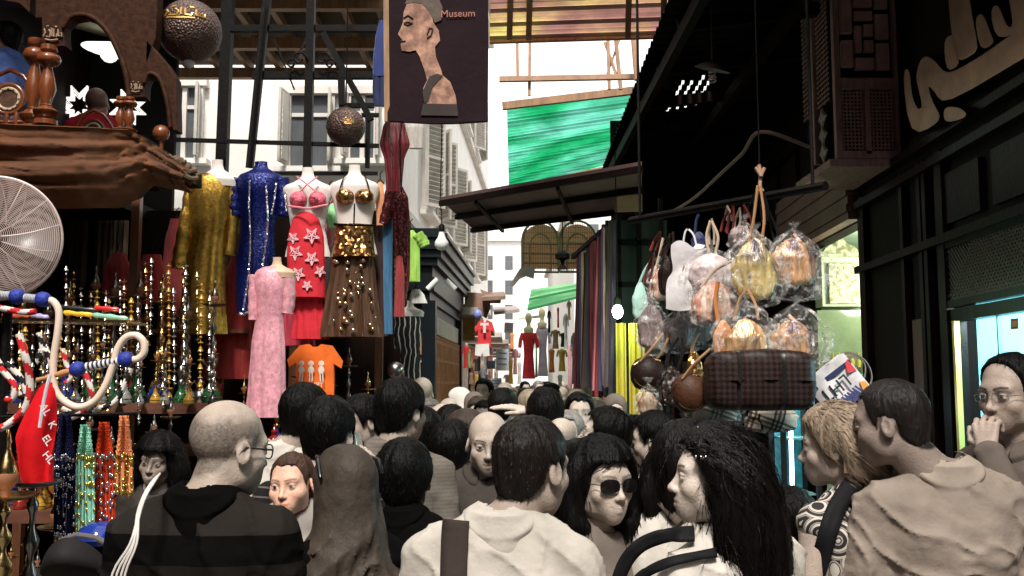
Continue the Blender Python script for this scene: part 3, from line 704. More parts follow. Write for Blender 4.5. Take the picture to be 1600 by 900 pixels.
# ------------------------------------------------------------------ ground
gm = M('paving', (.16,.145,.13), .8, var=.35, vs=3, bump=.5, bs=12)
n_, L_ = gm.node_tree.nodes, gm.node_tree.links
bk = n_.new('ShaderNodeTexBrick'); bk.inputs['Scale'].default_value = 2.2; bk.inputs['Color1'].default_value = (.17,.155,.14,1); bk.inputs['Color2'].default_value = (.12,.11,.10,1); bk.inputs['Mortar'].default_value = (.05,.045,.04,1); bk.inputs['Mortar Size'].default_value = .012
L_.new(n_['Texture Coordinate'].outputs['Object'], bk.inputs['Vector'])
for l in list(L_):
    if l.to_node.type == 'VECT_MATH' and l.to_socket == l.to_node.inputs[0]: pass
vm = [x for x in n_ if x.type == 'VECT_MATH'][0]; L_.new(bk.outputs[0], vm.inputs[0])
mb = MB(); mb.grid(lambda u, v: (-150+300*u, -60+460*v, 0), 30, 40); tag(mb.build('ground', gm), kind='structure')

# ------------------------------------------------------------------ buildings
def louvre(mb, c, w_, h_, rz, frame_t=.05, n=None, mi=0):
    """one louvred shutter leaf centred at c, turned rz about z"""
    Rm = Euler((0,0,rz)).to_matrix(); c = Vector(c)
    def b(x, z, sx, sz, sy=.035, rx=0): mb.box(c+Rm@Vector((x, 0, z)), (sx, sy, sz), Rm@Euler((rx,0,0)).to_matrix(), mi)
    for x in (-1,1): b(x*(w_/2-frame_t/2), 0, frame_t, h_)
    for z in (-1,0,1): b(0, z*(h_/2-frame_t/2), w_-2*frame_t-.004, frame_t)
    n = n or int(h_/.075)
    for i in range(n):
        z = -h_/2+frame_t+(h_-2*frame_t)*(i+.5)/n
        if abs(z) > frame_t*.6: b(0, z, w_-2*frame_t-.006, h_/n*.75, .010, R(38))
    mb.box(c+Rm@Vector((0,.025,0)), (w_-2*frame_t, .006, h_-2*frame_t), Rm, 1)
def window(parent, c, w_, h_, rz=0, open_l=True, open_r=True, ang=100):
    """framed casement with louvred shutters, outward normal is local -Y"""
    Rm = Euler((0,0,rz)).to_matrix(); c = Vector(c); P_ = lambda x, y, z: c+Rm@Vector((x, y, z))
    mb = MB()
    for x in (-1,1): mb.box(P_(x*(w_/2), -.03, 0), (.09,.12,h_+.1), Rm)
    mb.box(P_(0,-.04,h_/2+.05), (w_+.2,.16,.1), Rm); mb.box(P_(0,-.03,-.0), (.06,.07,h_-.02), Rm); mb.box(P_(0,-.02,h_*.22), (w_-.1,.05,.05), Rm)
    fr = mb.build('window', plaster_g, parent)
    m2 = MB(); m2.box(P_(0,.0,0), (w_,.02,h_), Rm); m2.build('pane', glassd, fr)
    m3 = MB(); m3.box(P_(0,-.07,-h_/2-.05), (w_+.3,.22,.07), Rm); m3.build('sill', plaster, fr)
    for s, op in ((-1,open_l),(1,open_r)):
        m4 = MB(); a = R(ang)*s*(1 if op else 0)
        hx = s*(w_/2+.03); lw = w_/2; dx = Vector((math.cos(R(ang)), -math.sin(R(ang)), 0)) if op else Vector((-1, 0, 0))
        cc = P_(hx+(-dx.x*-1 if False else 0)+ (s*-1*dx.x*-1)*lw/2 if op else hx-s*lw/2, -.10-(abs(dx.y)*lw/2 if op else 0), 0)
        louvre(m4, cc, lw, h_, rz+(math.atan2(-math.sin(R(ang)), s*-math.cos(R(ang))*1.0) if op else 0)); m4.build('shutter', [shutterm, plaster_g], fr)

def facade_building(name, x0, x1, y0, y1, h, label, wins, mat=plaster, skew=.04, cornice=True):
    b = empty(name, (x1, y0, 0), label, 'building'); l = local(b)
    mb = MB(); P4 = [(x0, y0), (x1, y0), (x1+(y1-y0)*skew, y1), (x0, y1)]
    mb.add([l((x, y, z)) for z in (0, h) for x, y in P4], [(0,1,5,4),(1,2,6,5),(2,3,7,6),(3,0,4,7),(4,5,6,7)]); mb.build('wall', mat, b)
    if cornice:
        m2 = MB()
        for zz, pr in ((h-.5,.18),(h-.2,.35),(3.9,.10),(7.4,.12)):
            q = [(x0, y0-pr), (x1+pr, y0-pr), (x1+pr+(y1-y0)*skew, y1), (x0, y1)]
            if zz < h: m2.add([l((x, y, z)) for z in (zz, zz+.14) for x, y in q], [(0,1,5,4),(1,2,6,5),(2,3,7,6),(3,0,4,7),(4,5,6,7),(0,3,2,1)])
        m2.build('cornice', plaster_g, b)
    for (c, ww, hh, side, ol, orr) in wins: window(b, l(c), ww, hh, 0 if side == 'f' else R(90)-math.atan(skew), ol, orr, 100 if side == 'f' else 35)
    return b
def fw(px, py, Y): return W(px, py, Y)
wins = []
for (pa, pb, ya, yb) in ((452,518,150,262),(268,312,138,250),(545,590,150,250),(452,518,-90,40),(268,312,-90,40)):
    a = W(pa, ya, 12.5); b_ = W(pb, yb, 12.5); wins.append((((a.x+b_.x)/2, 12.5-.01, (a.z+b_.z)/2), b_.x-a.x, a.z-b_.z, 'f', True, True))
for i, (yy) in enumerate((14.9,16.8,18.9,21.3,24)):
    for zc in (5.15,8.3): wins.append(((-1.46+(yy-12.5)*.04+.01, yy, zc), .85, 1.5, 's', True, i % 2 == 0))
facade_building('apartment_building', -9, -1.46, 12.5, 30, 13, 'white plastered old apartment block with louvred shutters behind the dress stall', wins)
wins = [((SX(.9, y)-.01, y, z), .8, 1.3, 's', True, True) for y in (44,48) for z in (5,8)]
far = [('building', -8, -3.2, 34, 60, 10.5, 'pale plain block far down the left side of the lane, lower than its neighbour'), ('building', -3.6, .6, 62, 80, 11, 'pale block closing the far end of the lane, with rows of small dark windows'), ('building', 2.6, 12, 40, 70, 9.5, 'cream block far down on the right behind the awnings')]
for nm, x0, x1, y0, y1, h, lab in far:
    b = empty(nm, (x1, y0, 0), lab, 'building', 'pale buildings far down the lane'); l = local(b); mb = MB()
    mb.box(l(((x0+x1)/2, (y0+y1)/2, h/2)), (x1-x0, y1-y0, h)); mb.build('wall', plaster, b)
    m3 = MB(); m3.box(l(((x0+x1)/2, (y0+y1)/2, h+.1)), (x1-x0+.5, y1-y0+.5, .2)); m3.build('cornice', plaster_g, b)
    for i in range(int((x1-x0)/1.3)):
        for k in range(int((h-3)/1.6)):
            m2 = MB(); m2.box(l((x0+.8+i*1.3, y0-.01, 3.2+k*1.6)), (.5,.06,.9)); m2.build('window', glassd, b)

# ------------------------------------------------------------------ right-hand shop front, in dark wood
fac = empty('wooden_arcade', (SX(FAC, 6), 6, 0), 'dark carved wooden shop front along the right side of the lane', 'building'); fl = local(fac)
def rb(mb, y0, y1, z0, z1, off=0, th=.12, mi=None):      # slab lying on the facade plane
    a = Vector((SX(FAC-off, y0), y0, 0)); b_ = Vector((SX(FAC-off, y1), y1, 0)); nx = Vector((1,-.04,0)).normalized()*th
    mb.add([fl(p+Vector((0,0,z))) for z in (z0,z1) for p in (a, b_, b_+nx, a+nx)], [(0,3,2,1),(4,5,6,7),(0,1,5,4),(1,2,6,5),(2,3,7,6),(3,0,4,7)], mi)
mb = MB()
rb(mb, 5.45, 6.98, 0, 5.2); rb(mb, -4, 5.45, 2.60, 5.2); rb(mb, 6.98, 8.55, 2.95, 5.2); rb(mb, 8.55, 13.5, 0, 5.2); rb(mb, -4, 3.6, 0, 2.60); rb(mb, 3.6, 5.45, 0, .12)
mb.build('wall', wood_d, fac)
m2 = MB()       # pilasters, rails and sunk panels
for y, w_ in ((5.50,.10),(5.72,.05),(5.80,.05),(6.90,.12),(6.1,.05)): rb(m2, y-w_/2, y+w_/2, 0, 3.1, .045, .042)
for z in (2.55,3.02,3.16): rb(m2, 1.5, 6.98, z, z+.05, .075, .072)
for z in (3.30,3.9): rb(m2, 6.98, 13.5, z, z+.07, .06, .057)
for y in np.arange(7.2, 13, .75): rb(m2, y-.03, y+.03, 3.38, 3.89, .04, .037)
for y in (3.7,4.35,5.0): rb(m2, y, y+.5, 2.66, 2.95, .03, .027)
m2.build('trim', M('trim_wood', (.009,.0042,.003), .35, var=.4, vs=8, bump=.2, bs=30, coat=.04, spec=.10), fac)
for (ya, yb, za, zb) in ((5.86,6.04,1.55,2.15),):
    m2 = MB(); rb(m2, ya, yb, za, zb, .02, .018); m2.build('notice_board', M('board_wood', (.085,.026,.016), .6, bump=.2), fac)
m2 = MB()       # roller shutter housing above the first opening
for i in range(9):
    z = 2.96+i*.06; rb(m2, 7.0, 9.2, z, z+.054, .10+.012*(i % 2), .10)
m2.build('roller_shutter', M('shutter_slat', (.16,.085,.06), .55, var=.4, vs=4, bump=.2), fac)
def room(y0, y1, z1, depth, mat, label, name='shop_interior'):
    r_ = empty(name, (SX(FAC, y0), y0, 0), label, 'shop interior'); l = local(r_); mb = MB(); o = .13
    a = Vector((SX(FAC+o, y0), y0, 0)); b_ = Vector((SX(FAC+o, y1), y1, 0)); nx = Vector((depth, 0, 0)); Z = Vector((0,0,z1))
    q = [a, b_, b_+nx, a+nx]; v = [l(p) for p in q]+[l(p+Z) for p in q]
    mb.add(v, [(1,2,6,5)]); mb.add(v, [(2,3,7,6)]); mb.add(v, [(3,0,4,7)]); mb.add(v, [(4,5,6,7)]); mb.build('wall', mat, r_); return r_, l
# cyan-lit window shop
cy = M('shop_wall_cyan', (.35,.80,.86), .7, var=.12, vs=1.2)
r1, l1 = room(3.2, 5.47, 2.62, 1.6, cy, 'brightly lit turquoise shop interior behind the glass at the right edge')
tube = M('fluorescent_tube', (.75,.97,1), emis=14, ecol=(.62,.95,1))
for y in (3.9,4.7):
    m2 = MB(); m2.tube([l1((SX(FAC, y)+.6, y-.3, 2.52)), l1((SX(FAC, y)+.6, y+.3, 2.52))], .02, 8); m2.build('light_tube', tube, r1)
def point(loc, e, col, size=.1, name='lamp_light'):
    d_ = bpy.data.lights.new(name, 'POINT'); d_.energy = e; d_.color = col; d_.shadow_soft_size = size; o = bpy.data.objects.new(name, d_); C.objects.link(o); o.location = loc; return o
point((SX(FAC, 4.4)+.55, 4.4, 2.2), 60, (.75,.97,1), .15)
# glazed frame, door bars, chain and card sticker of that window
ws = empty('shop_window', (SX(FAC, 4.5), 4.5, 0), 'wooden framed shop window glowing turquoise with a pale necklace hanging inside', 'shop window'); lw = local(ws)
def fb(mb, y0, y1, z0, z1, off, th, mi=None):
    a = Vector((SX(FAC-off, y0), y0, 0)); b_ = Vector((SX(FAC-off, y1), y1, 0)); nx = Vector((1,-.04,0)).normalized()*th
    mb.add([lw(p+Vector((0,0,z))) for z in (z0,z1) for p in (a, b_, b_+nx, a+nx)], [(0,3,2,1),(4,5,6,7),(0,1,5,4),(1,2,6,5),(2,3,7,6),(3,0,4,7)], mi)
m2 = MB()
for y in (3.62,5.42): fb(m2, y-.03, y+.03, .12, 2.12, .02, .06)
fb(m2, 3.59, 5.45, 2.10, 2.17, .03, .07); fb(m2, 3.59, 5.45, .125, .9, .01, .06); m2.build('frame', M('trim_wood'), ws)
m2 = MB(); fb(m2, 5.345, 5.375, .9, 2.10, .05, .03); m2.build('gold_edge', M('gold_strip', (.75,.5,.14), .35, metal=.7), ws)
m2 = MB(); fb(m2, 4.93, 4.945, .9, 2.1, .0, .02); m2.build('pane_joint', M('joint', (.2,.5,.5), .3), ws)
m2 = MB(); a = FP(1580, 500, -.01); m2.add([lw(FP(x, y, .012)) for x, y in ((1579,498),(1591,497),(1591,514),(1579,515))], [(0,1,2,3)]); m2.add([lw(FP(x, y, .015)) for x, y in ((1581,502),(1589,501),(1589,510),(1581,511))], [(0,1,2,3)], 1)
m2.build('card_sticker', [M('card_red', (.5,.04,.05), .5), M('card_orange', (.8,.3,.05), .5)], ws)
ck = tag(MB().tube(smoothpts([FP(x, y, -.35) for x, y in ((1512,565),(1507,590),(1506,610),(1509,628),(1513,625),(1515,605),(1515,580),(1512,565))], 4), .006, 6).build('necklace', M('pale_bead', (.45,.75,.72), .4), None), 'thin pale looped necklace hanging behind the turquoise shop window', 'necklace')
m2 = MB()
for z in (2.18,2.52): fb(m2, 3.59, 5.45, z, z+.04, .04, .06)
m2.build('transom_frame', M('trim_wood'), ws)
# pierced brass transom above it
m2 = MB(); y = 3.6
nh = 52
for i in range(nh):
    for k in (-1,1):
        a = 5.42-i*.036; b_ = a-k*.30*1.0
        b_ = min(5.44, max(3.6, b_)); zz = 2.22+.30*abs(b_-a)/.30; m2.beam(lw((SX(FAC-.02, a), a, 2.22)), lw((SX(FAC-.02, b_), b_, zz)), .012, .012)
m2.build('pierced_transom', M('lattice_bronze', (.05,.022,.015), .4, metal=.4), ws)
m2 = MB(); fb(m2, 3.6, 5.44, 2.22, 2.52, -.12, .01); m2.build('glow_backing', M('backing_glow', (.25,.20,.17), .8, emis=.12, ecol=(1,.8,.65)), ws)  # backing glows by itself in place of light behind the transom
# first shop: pale green-lit interior
gr = M('shop_wall_green', (.48,.60,.46), .75, var=.2, vs=1.5)
r2, l2 = room(6.98, 9.6, 3.05, 1.9, gr, 'pale green lit shop interior seen past the hanging handbags')
m2 = MB(); m2.tube([l2((3.3,8.3,2.95)), l2((3.9,8.3,2.95))], .02, 8); m2.build('light_tube', M('warm_tube', (1,.98,.8), emis=10, ecol=(1,.98,.80)), r2)
point((3.25, 7.6, 2.55), 34, (.95,1,.80), .15)
# inlaid cupboard and display shelf inside
cb = empty('display_cabinet', (3.4, 8.6, 0), 'cream inlaid display cabinet with a pointed top in the green lit shop', 'cabinet'); lc = local(cb)
inl = M('inlay_cream', (.62,.60,.42), .5, var=.35, vs=40, bump=.3, bs=60, kind='voronoi', col2=(.22,.20,.10)); crm = M('cream_paint', (.60,.62,.46), .6)
y = 8.3; xa = W(1286, 400, y).x; xb = W(1350, 400, y).x; zt = W(0, 400, y).z; zb = W(0, 478, y).z
m2 = MB(); m2.box(lc(((xa+xb)/2, y+.25, (zt+zb)/2)), (xb-xa, .4, zt-zb)); m2.build('case', crm, cb)
m2 = MB(); m2.box(lc(((xa+xb)/2, y+.03, (zt+zb)/2-.02)), ((xb-xa)*.72, .04, (zt-zb)*.8)); m2.build('door_panel', inl, cb)
m2 = MB(); m2.prism([(-.2,0),(.2,0),(.12,.09),(.05,.12),(0,.20),(-.05,.12),(-.12,.09)], lambda a, b, d_: lc(((xa+xb)/2+a, y+.06+d_, zt+b+.003)), .05); m2.build('crest', inl, cb)
m2 = MB(); m2.box(lc(((xa+xb)/2, y+.2, zb-.31)), (xb-xa+.1, .3, .55)); m2.build('glass_case', M('greenish_glass', (.20,.24,.14), .1, var=.35, vs=5), cb)
m2 = MB(); m2.box(lc(((xa+xb)/2, y+.2, zb-1.0)), (xb-xa+.12, .4, .8)); m2.build('base', wood_d, cb)
for i in range(7):
    x = xa+.05+i*.055; mbt = MB(); mbt.lathe([(.0001,0),(.018,0),(.02,.06),(.008,.09),(.008,.13),(.0001,.13)], (x, y-.02, zb-.53), 10)
    one(mbt, 'perfume_bottle', M('bottle_amber', (.45,.35,.08), .15), 'small amber bottle on the green lit shop shelf, %s from the left' % ['first','second','third','fourth','fifth','sixth','seventh'][i], 'bottle', 'small bottles on the shop shelf', loc=(x, y-.02, zb-.53), smooth=True)
# vitrine with neon tube
vt = empty('glass_vitrine', (1.75, 6.2, 0), 'narrow lit glass vitrine with an upright blue white tube, left of the blonde woman', 'vitrine'); lv = local(vt)
xa = W(1205, 0, 6.2).x; xb = W(1256, 0, 6.2).x
m2 = MB()
for x in (xa, xb):
    for y in (6.2,6.5): m2.box(lv((x, y, .9)), (.03,.03,1.8))
m2.box(lv(((xa+xb)/2,6.35,1.81)), (xb-xa+.05,.36,.04)); m2.box(lv(((xa+xb)/2,6.35,.35)), (xb-xa,.3,.7)); m2.build('frame', black, vt)
for z in (1.05,1.4): m2 = MB(); m2.box(lv(((xa+xb)/2,6.35,z)), (xb-xa-.03,.27,.012)); m2.build('shelf', M('shelf_green', (.25,.5,.45), .2), vt)
m2 = MB(); m2.box(lv(((xa+xb)/2,6.49,1.25)), (xb-xa-.04,.01,1.05)); m2.build('back_panel', M('teal_back', (.03,.20,.22), .4, var=.8, vs=9), vt)
m2 = MB(); m2.tube([lv((xa+.06,6.24,1.02)), lv((xa+.06,6.24,1.76))], .013, 8); m2.build('light_tube', M('blue_tube', (.7,.9,1), emis=9, ecol=(.6,.85,1)), vt)
point((xa+.10, 6.30, 1.6), 2.2, (.6,.9,1), .04)

# ------------------------------------------------------------------ mashrabiya bay
bay = empty('mashrabiya_bay', (2.35, 6.2, 3.2), 'projecting dark wood lattice window bay high on the right shop front', 'bay window'); lb = local(bay)
bx0, bx1, by0, by1, bz0, bz1 = 2.13, 2.56, 6.2, 6.88, 3.22, 4.9
bw = M('bay_wood', (.34,.20,.18), .6, spec=.1, var=.4, vs=7, stretch=(4,4,.8), bump=.3, bs=40)
m2 = MB()
m2.box(lb(((bx0+bx1)/2+.02, (by0+by1)/2+.03, (bz0+bz1)/2)), (bx1-bx0-.02, by1-by0-.06, bz1-bz0)); m2.build('case', M('bay_dark', (.004,.003,.003), .8, spec=.05), bay)
m2 = MB()
fx = lambda u: bx0+(bx1-bx0)*u
def fbar(u0, u1, z0, z1, d_=.05, y=by0): m2.box(lb((fx((u0+u1)/2), y-d_/2+.01, (z0+z1)/2)), ((u1-u0)*(bx1-bx0), d_, z1-z0))
for u in (.04,.96): fbar(u-.045, u+.045, bz0, bz1)
fbar(.45,.53, bz0+.03, bz0+.47, .045); fbar(.085,.915, bz0, bz0+.05, .045); fbar(.085,.915, bz0+.47, bz0+.54, .046); fbar(.085,.915, bz0+1.22, bz0+1.28, .046)
m2.box(lb(((bx0+bx1)/2, (by0+by1)/2, bz0-.03)), (bx1-bx0+.10, by1-by0+.08, .05)); m2.box(lb((bx0+.0, (by0+by1)/2+.03, bz0+.9)), (.045, .05, 1.7)) 
m2.build('frame', bw, bay)
m2 = MB(); G = [(.13,.30,.62,.80),(.13,.30,.85,1.15),(.34,.62,.60,.68),(.34,.44,.72,.90),(.48,.62,.72,.80),(.34,.62,.94,1.0),(.34,.62,1.03,1.09),(.66,.86,.60,.78),(.66,.86,.81,.98),(.66,.86,1.02,1.16),(.48,.62,.83,.91),(.34,.62,1.12,1.18)]
for u0, u1, z0, z1 in G: m2.box(lb((fx((u0+u1)/2), by0-.012, bz0+(z0+z1)/2)), ((u1-u0)*(bx1-bx0), .03, z1-z0))
m2.build('geometric_panel', M('panel_wood', (.45,.27,.24), .6, spec=.1, var=.35, vs=9, bump=.2), bay)
def lattice(mb, P3, u0, u1, z0, z1, nu, nz, r=.006):
    for i in range(nu):
        for k in range(nz):
            mb.ball(P3(u0+(u1-u0)*(i+.5)/nu, z0+(z1-z0)*(k+.5)/nz), r*1.9, 6)
    for i in range(nu): mb.tube([P3(u0+(u1-u0)*(i+.5)/nu, z0), P3(u0+(u1-u0)*(i+.5)/nu, z1)], r*.8, 5)
    for k in range(nz): mb.tube([P3(u0, z0+(z1-z0)*(k+.5)/nz), P3(u1, z0+(z1-z0)*(k+.5)/nz)], r*.8, 5)
for u0, u1 in ((.10,.44),(.55,.90)):
    m2 = MB(); lattice(m2, lambda u, z: lb((fx(u), by0-.012, z)), u0, u1, bz0+.06, bz0+.46, 6, 16); m2.build('lattice', bw, bay)
    m2 = MB(); lattice(m2, lambda u, z: lb((fx(u), by0-.012, z)), u0, u1, bz0+1.3, bz1-.05, 6, 10); m2.build('lattice', bw, bay)
m2 = MB()
for a, b_ in ((by0+.08, by0+.33),(by0+.38, by1-.03)):
    lattice(m2, lambda u, z: lb((bx0-.0, u, z)), a, b_, bz0+.42, bz1-.05, 4, 34)
build_each(m2, 'side_lattice', bw, bay) if False else m2.build('side_lattice', bw, bay)
m2 = MB()
for k in range(3): m2.lathe([(.0001,-.01),(.05,-.01),(.07,.0),(.05,.012),(.0001,.012)], lb((bx0-.005, by0+.22+.0*k, bz0+.10+.12*k)), 8, (0,R(90),0), mod=lambda a, z: 1+.3*math.cos(4*a))
m2.build('rosette', M('rosette_bone', (.16,.12,.10), .5), bay)

# ------------------------------------------------------------------ brass lettering of the shop sign (cropped by the photo's edge)
sg = empty('sign_lettering', tuple(FP(1440, 190, .14)), 'big brass Arabic lettering of a shop sign above the turquoise window', 'sign'); ls = local(sg)
bl = M('sign_brass', (.42,.26,.17), .36, metal=.65, var=.35, vs=5, bump=.15, bs=20)
polys = [[(1409,107),(1422,107),(1424,150),(1434,172),(1442,168),(1436,142),(1430,120),(1438,92),(1449,86),(1463,96),(1478,118),(1520,96),(1600,40),(1640,12),(1640,70),(1600,90),(1474,167),(1462,145),(1448,130),(1458,162),(1470,180),(1464,194),(1421,217)],
 [(1478,112),(1474,62),(1486,54),(1492,56),(1500,96),(1494,106)], [(1494,100),(1484,30),(1480,-30),(1512,-30),(1520,30),(1530,78),(1516,88)], [(1531,78),(1522,26),(1536,18),(1546,46),(1552,62),(1553,66),(1545,74)],
 [(1556,66),(1546,14),(1560,4),(1572,40),(1580,44),(1583,30),(1570,-30),(1600,-40),(1612,40),(1600,46)], [(1475,170),(1482,166),(1500,168),(1512,178),(1504,186),(1480,192),(1474,184)]]
def rounded(p, n=3):
    k = len(p); out = []
    for i in range(k):
        a, b, c, d_ = (Vector((*p[(i+j) % k], 0)) for j in (-1,0,1,2))
        for q in range(n):
            t = q/n; v = .5*((2*b)+(c-a)*t*.8+(2*a*.9-5*b+4*c-d_+a*.1)*t*t*0+0*a)+0*b if False else b.lerp(c, t); out.append((v.x, v.y))
    for _ in range(2): out = [((out[i-1][0]+2*out[i][0]+out[(i+1) % len(out)][0])/4, (out[i-1][1]+2*out[i][1]+out[(i+1) % len(out)][1])/4) for i in range(len(out))]
    return out
for p in polys:
    p = rounded(p); m2 = MB(); m2.prism(p, lambda x, y, d_: ls(FP(x, y, .14-d_)), .12); o_ = m2.build('letter', bl, sg, bevel=.008)
m2 = MB(); rbm = [FP(x, y, .02) for x, y in ((1425,228),(1640,90))]
m2.beam(ls(rbm[0]), ls(rbm[1]), .04, .05); m2.build('rail', wood_d, sg)

# ------------------------------------------------------------------ corrugated roof on the right
def corr(mb, p00, p10, p01, p11, nu, nv, amp, waves, mi=None, thick=.004):
    """corrugated sheet between four corners, ribs running along u"""
    p00, p10, p01, p11 = map(Vector, (p00, p10, p01, p11))
    def fn(u, v):
        p = p00.lerp(p10, u).lerp(p01.lerp(p11, u), v); return p+Vector((0,0,amp*math.sin(v*waves*2*math.pi)))
    mb.grid(fn, nu, nv, mi, thick)
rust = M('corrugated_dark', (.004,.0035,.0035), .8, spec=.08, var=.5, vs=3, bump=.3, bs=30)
rr = empty('corrugated_roof', (1.9, 8, 4.3), 'dark corrugated iron roof sheltering the shops on the right', 'roof'); lr = local(rr)
m2 = MB(); e0 = W(1080, -120, 5.0); ea = W(1052, 0, 6.1); eb = W(941, 262, 11.0)
corr(m2, lr((e0.x+.05, 3.4, 4.3)), lr((3.3, 3.4, 4.7)), lr(eb), lr((3.6, 14, 4.85)), 84, 330, .018, 54); o_ = m2.build('sheet', rust, rr, smooth=True)
bmx = bmesh.new(); bmx.from_mesh(o_.data); kill = []          # four long slots rusted through the sheet
for f in bmx.faces:
    c_ = f.calc_center_median()+Vector((1.9, 8, 4.3))
    if 8.1 < c_.y < 9.05 and any(abs(c_.x-(1.50+.085*k)) < .018 for k in range(4)): kill.append(f)
bmesh.ops.delete(bmx, geom=kill, context='FACES'); bmx.to_mesh(o_.data); bmx.free()
m2 = MB()
for i in range(8):
    y = 3.6+i*.95; m2.beam(lr((1.15, y, 4.22)), lr((2.6, y, 4.40)), .06, .09)
m2.beam(lr((1.22,3.4,4.16)), lr((1.12,11,4.16)), .06, .10); m2.beam(lr((1.9,3.4,4.25)), lr((1.9,11,4.25)), .06, .10)
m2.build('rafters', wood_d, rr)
# bulb lamp under the roof
lp = empty('ceiling_lamp', tuple(W(1113, 108, 6.4)), 'unlit round shade lamp with a spiral bulb under the dark roof', 'lamp'); c_ = Vector((0,0,0))
m2 = MB(); m2.lathe([(.02,.05),(.05,.045),(.12,.0),(.125,-.005),(.115,-.002),(.04,.035),(.02,.04)], c_, 20, (R(15),R(12),0)); m2.tube([(0,0,.05),(0,.01,.45)], .006, 6); m2.build('shade', M('lamp_shade', (.10,.07,.06), .5), lp, smooth=True)
m2 = MB(); m2.tube([(.022*math.cos(t)*(1), .022*math.sin(t), -.01-t*.0038) for t in np.arange(0, 22, .5)], .006, 6); m2.build('bulb', M('lamp_glass', (.5,.42,.38), .2), lp, smooth=True)

# ------------------------------------------------------------------ overhead: green sheet, yellow and purple sheet, brown awning
def translucent(name, col, col2=None, mix=.6, rough=.3, waves=0, dark=.45):
    m = M(name, col, rough, var=.3, vs=1.6, bump=.2, bs=12, col2=col2)
    n = m.node_tree.nodes; L = m.node_tree.links
    if waves:       # thin dark bands following the corrugations
        wv = n.new('ShaderNodeTexWave'); wv.bands_direction = 'Y'; wv.inputs['Scale'].default_value = waves; wv.inputs['Distortion'].default_value = .12; wv.inputs['Detail'].default_value = 2; L.new(n['Texture Coordinate'].outputs['Object'], wv.inputs[0])
        mr = n.new('ShaderNodeMapRange'); mr.inputs[1].default_value = .1; mr.inputs[2].default_value = .5; mr.inputs[3].default_value = dark; mr.inputs[4].default_value = 1; L.new(wv.outputs['Fac'], mr.inputs[0]); vm_ = [x for x in n if x.type == 'VECT_MATH'][0]
        m3_ = n.new('ShaderNodeVectorMath'); m3_.operation = 'SCALE'; src = n['Principled BSDF'].inputs['Base Color'].links[0].from_socket; L.new(src, m3_.inputs[0]); L.new(mr.outputs[0], m3_.inputs['Scale']); L.new(m3_.outputs[0], n['Principled BSDF'].inputs['Base Color'])
    b = n['Principled BSDF']; out = n['Material Output']
    t = n.new('ShaderNodeBsdfTranslucent'); mx = n.new('ShaderNodeMixShader'); mx.inputs[0].default_value = mix
    L.new(b.inputs['Base Color'].links[0].from_socket, t.inputs[0]); L.new(b.outputs[0], mx.inputs[1]); L.new(t.outputs[0], mx.inputs[2]); L.new(mx.outputs[0], out.inputs[0]); return m
gs = empty('green_canopy', tuple(W(880, 220, 11.5)), 'translucent green corrugated canopy over the middle of the lane', 'canopy'); lg_ = local(gs)
m2 = MB(); corr(m2, lg_(W(792,168,10.2)), lg_(W(1010,140,10.2)), lg_(W(795,292,13.2)), lg_(W(965,252,13.0)), 12, 240, .02, 30)
m2.build('sheet', translucent('green_fibreglass', (.16,.86,.52), (.50,.97,.86), .93, waves=2.6, dark=.66), gs, smooth=True)
m2 = MB(); m2.beam(lg_(W(785,166,10.15)), lg_(W(1005,140,10.15)), .06, .08); m2.beam(lg_(W(790,294,13.3)), lg_(W(950,262,13.1)), .05, .05); build_each(m2, 'batten', wood_l, gs)
ys = empty('striped_canopy', tuple(W(910, 20, 8)), 'rust and yellow corrugated canopy at the top centre with light showing through', 'canopy'); ly = local(ys)
m2 = MB(); corr(m2, ly(W(770,-170,6.2)), ly(W(1160,-190,6.2)), ly(W(765,60,8.6)), ly(W(1030,52,8.6)), 12, 200, .02, 26)
m2.build('sheet', translucent('rust_fibreglass', (.78,.56,.52), (.95,.86,.50), .9, waves=2.2, dark=.32), ys, smooth=True)
m2 = MB()
for px_ in (800,830,985,1040): m2.beam(ly(W(px_,-100,6.8)), ly(W(px_-4,58,8.5)), .05, .06)
m2.beam(ly(W(765,62,8.6)), ly(W(1030,54,8.6)), .05, .07); build_each(m2, 'batten', wood_l, ys)
tr_ = empty('timber_trestle', tuple(W(960, 120, 9.2)), 'thin weathered timber trestle bridging the gap under the bright sky', 'trestle'); lt = local(tr_)
m2 = MB()
for a, b_, w_ in (((985,-10,9),(996,125,9),.055),((780,124,9.3),(1000,120,9.3),.05),((950,60,9.3),(952,140,9.3),.03),((962,60,9.3),(970,140,9.3),.035),((945,66,9.35),(964,120,9.35),.025),((968,62,9.4),(948,118,9.4),.02),((808,60,9.35),(809,124,9.35),.03),((828,60,9.35),(827,150,9.35),.03)):
    m2.beam(lt(W(*a)), lt(W(*b_)), w_)
build_each(m2, 'timber', M('trestle_wood', (.45,.27,.17), .7, var=.3), tr_)
aw = empty('board_awning', tuple(W(850, 320, 9)), 'brown board awning slanting over the lane above the crowd', 'awning'); la = local(aw)
c4 = [W(688,313,8.6), W(1003,258,7.3), W(1003,324,9.0), W(738,357,10.2)]
m2 = MB(); m2.add([la(p) for p in c4]+[la(p+Vector((0,0,.03))) for p in c4], [(0,1,2,3),(7,6,5,4),(0,4,5,1),(1,5,6,2),(2,6,7,3),(3,7,4,0)]); m2.build('board', M('awning_board', (.10,.055,.048), .6, var=.35, vs=3, bump=.2, bs=20), aw)
m2 = MB(); L2 = lambda a, b_, t: a.lerp(b_, t)
for t in (.0,.45,.97): m2.beam(la(L2(c4[0], c4[3], t)-Vector((0,0,.03))), la(L2(c4[1], c4[2], t)-Vector((0,0,.03))), .04, .05)
for t in (.2,.62): m2.beam(la(L2(c4[0], c4[1], t)-Vector((0,0,.07))), la(L2(c4[3], c4[2], t)-Vector((0,0,.07))), .03, .03)
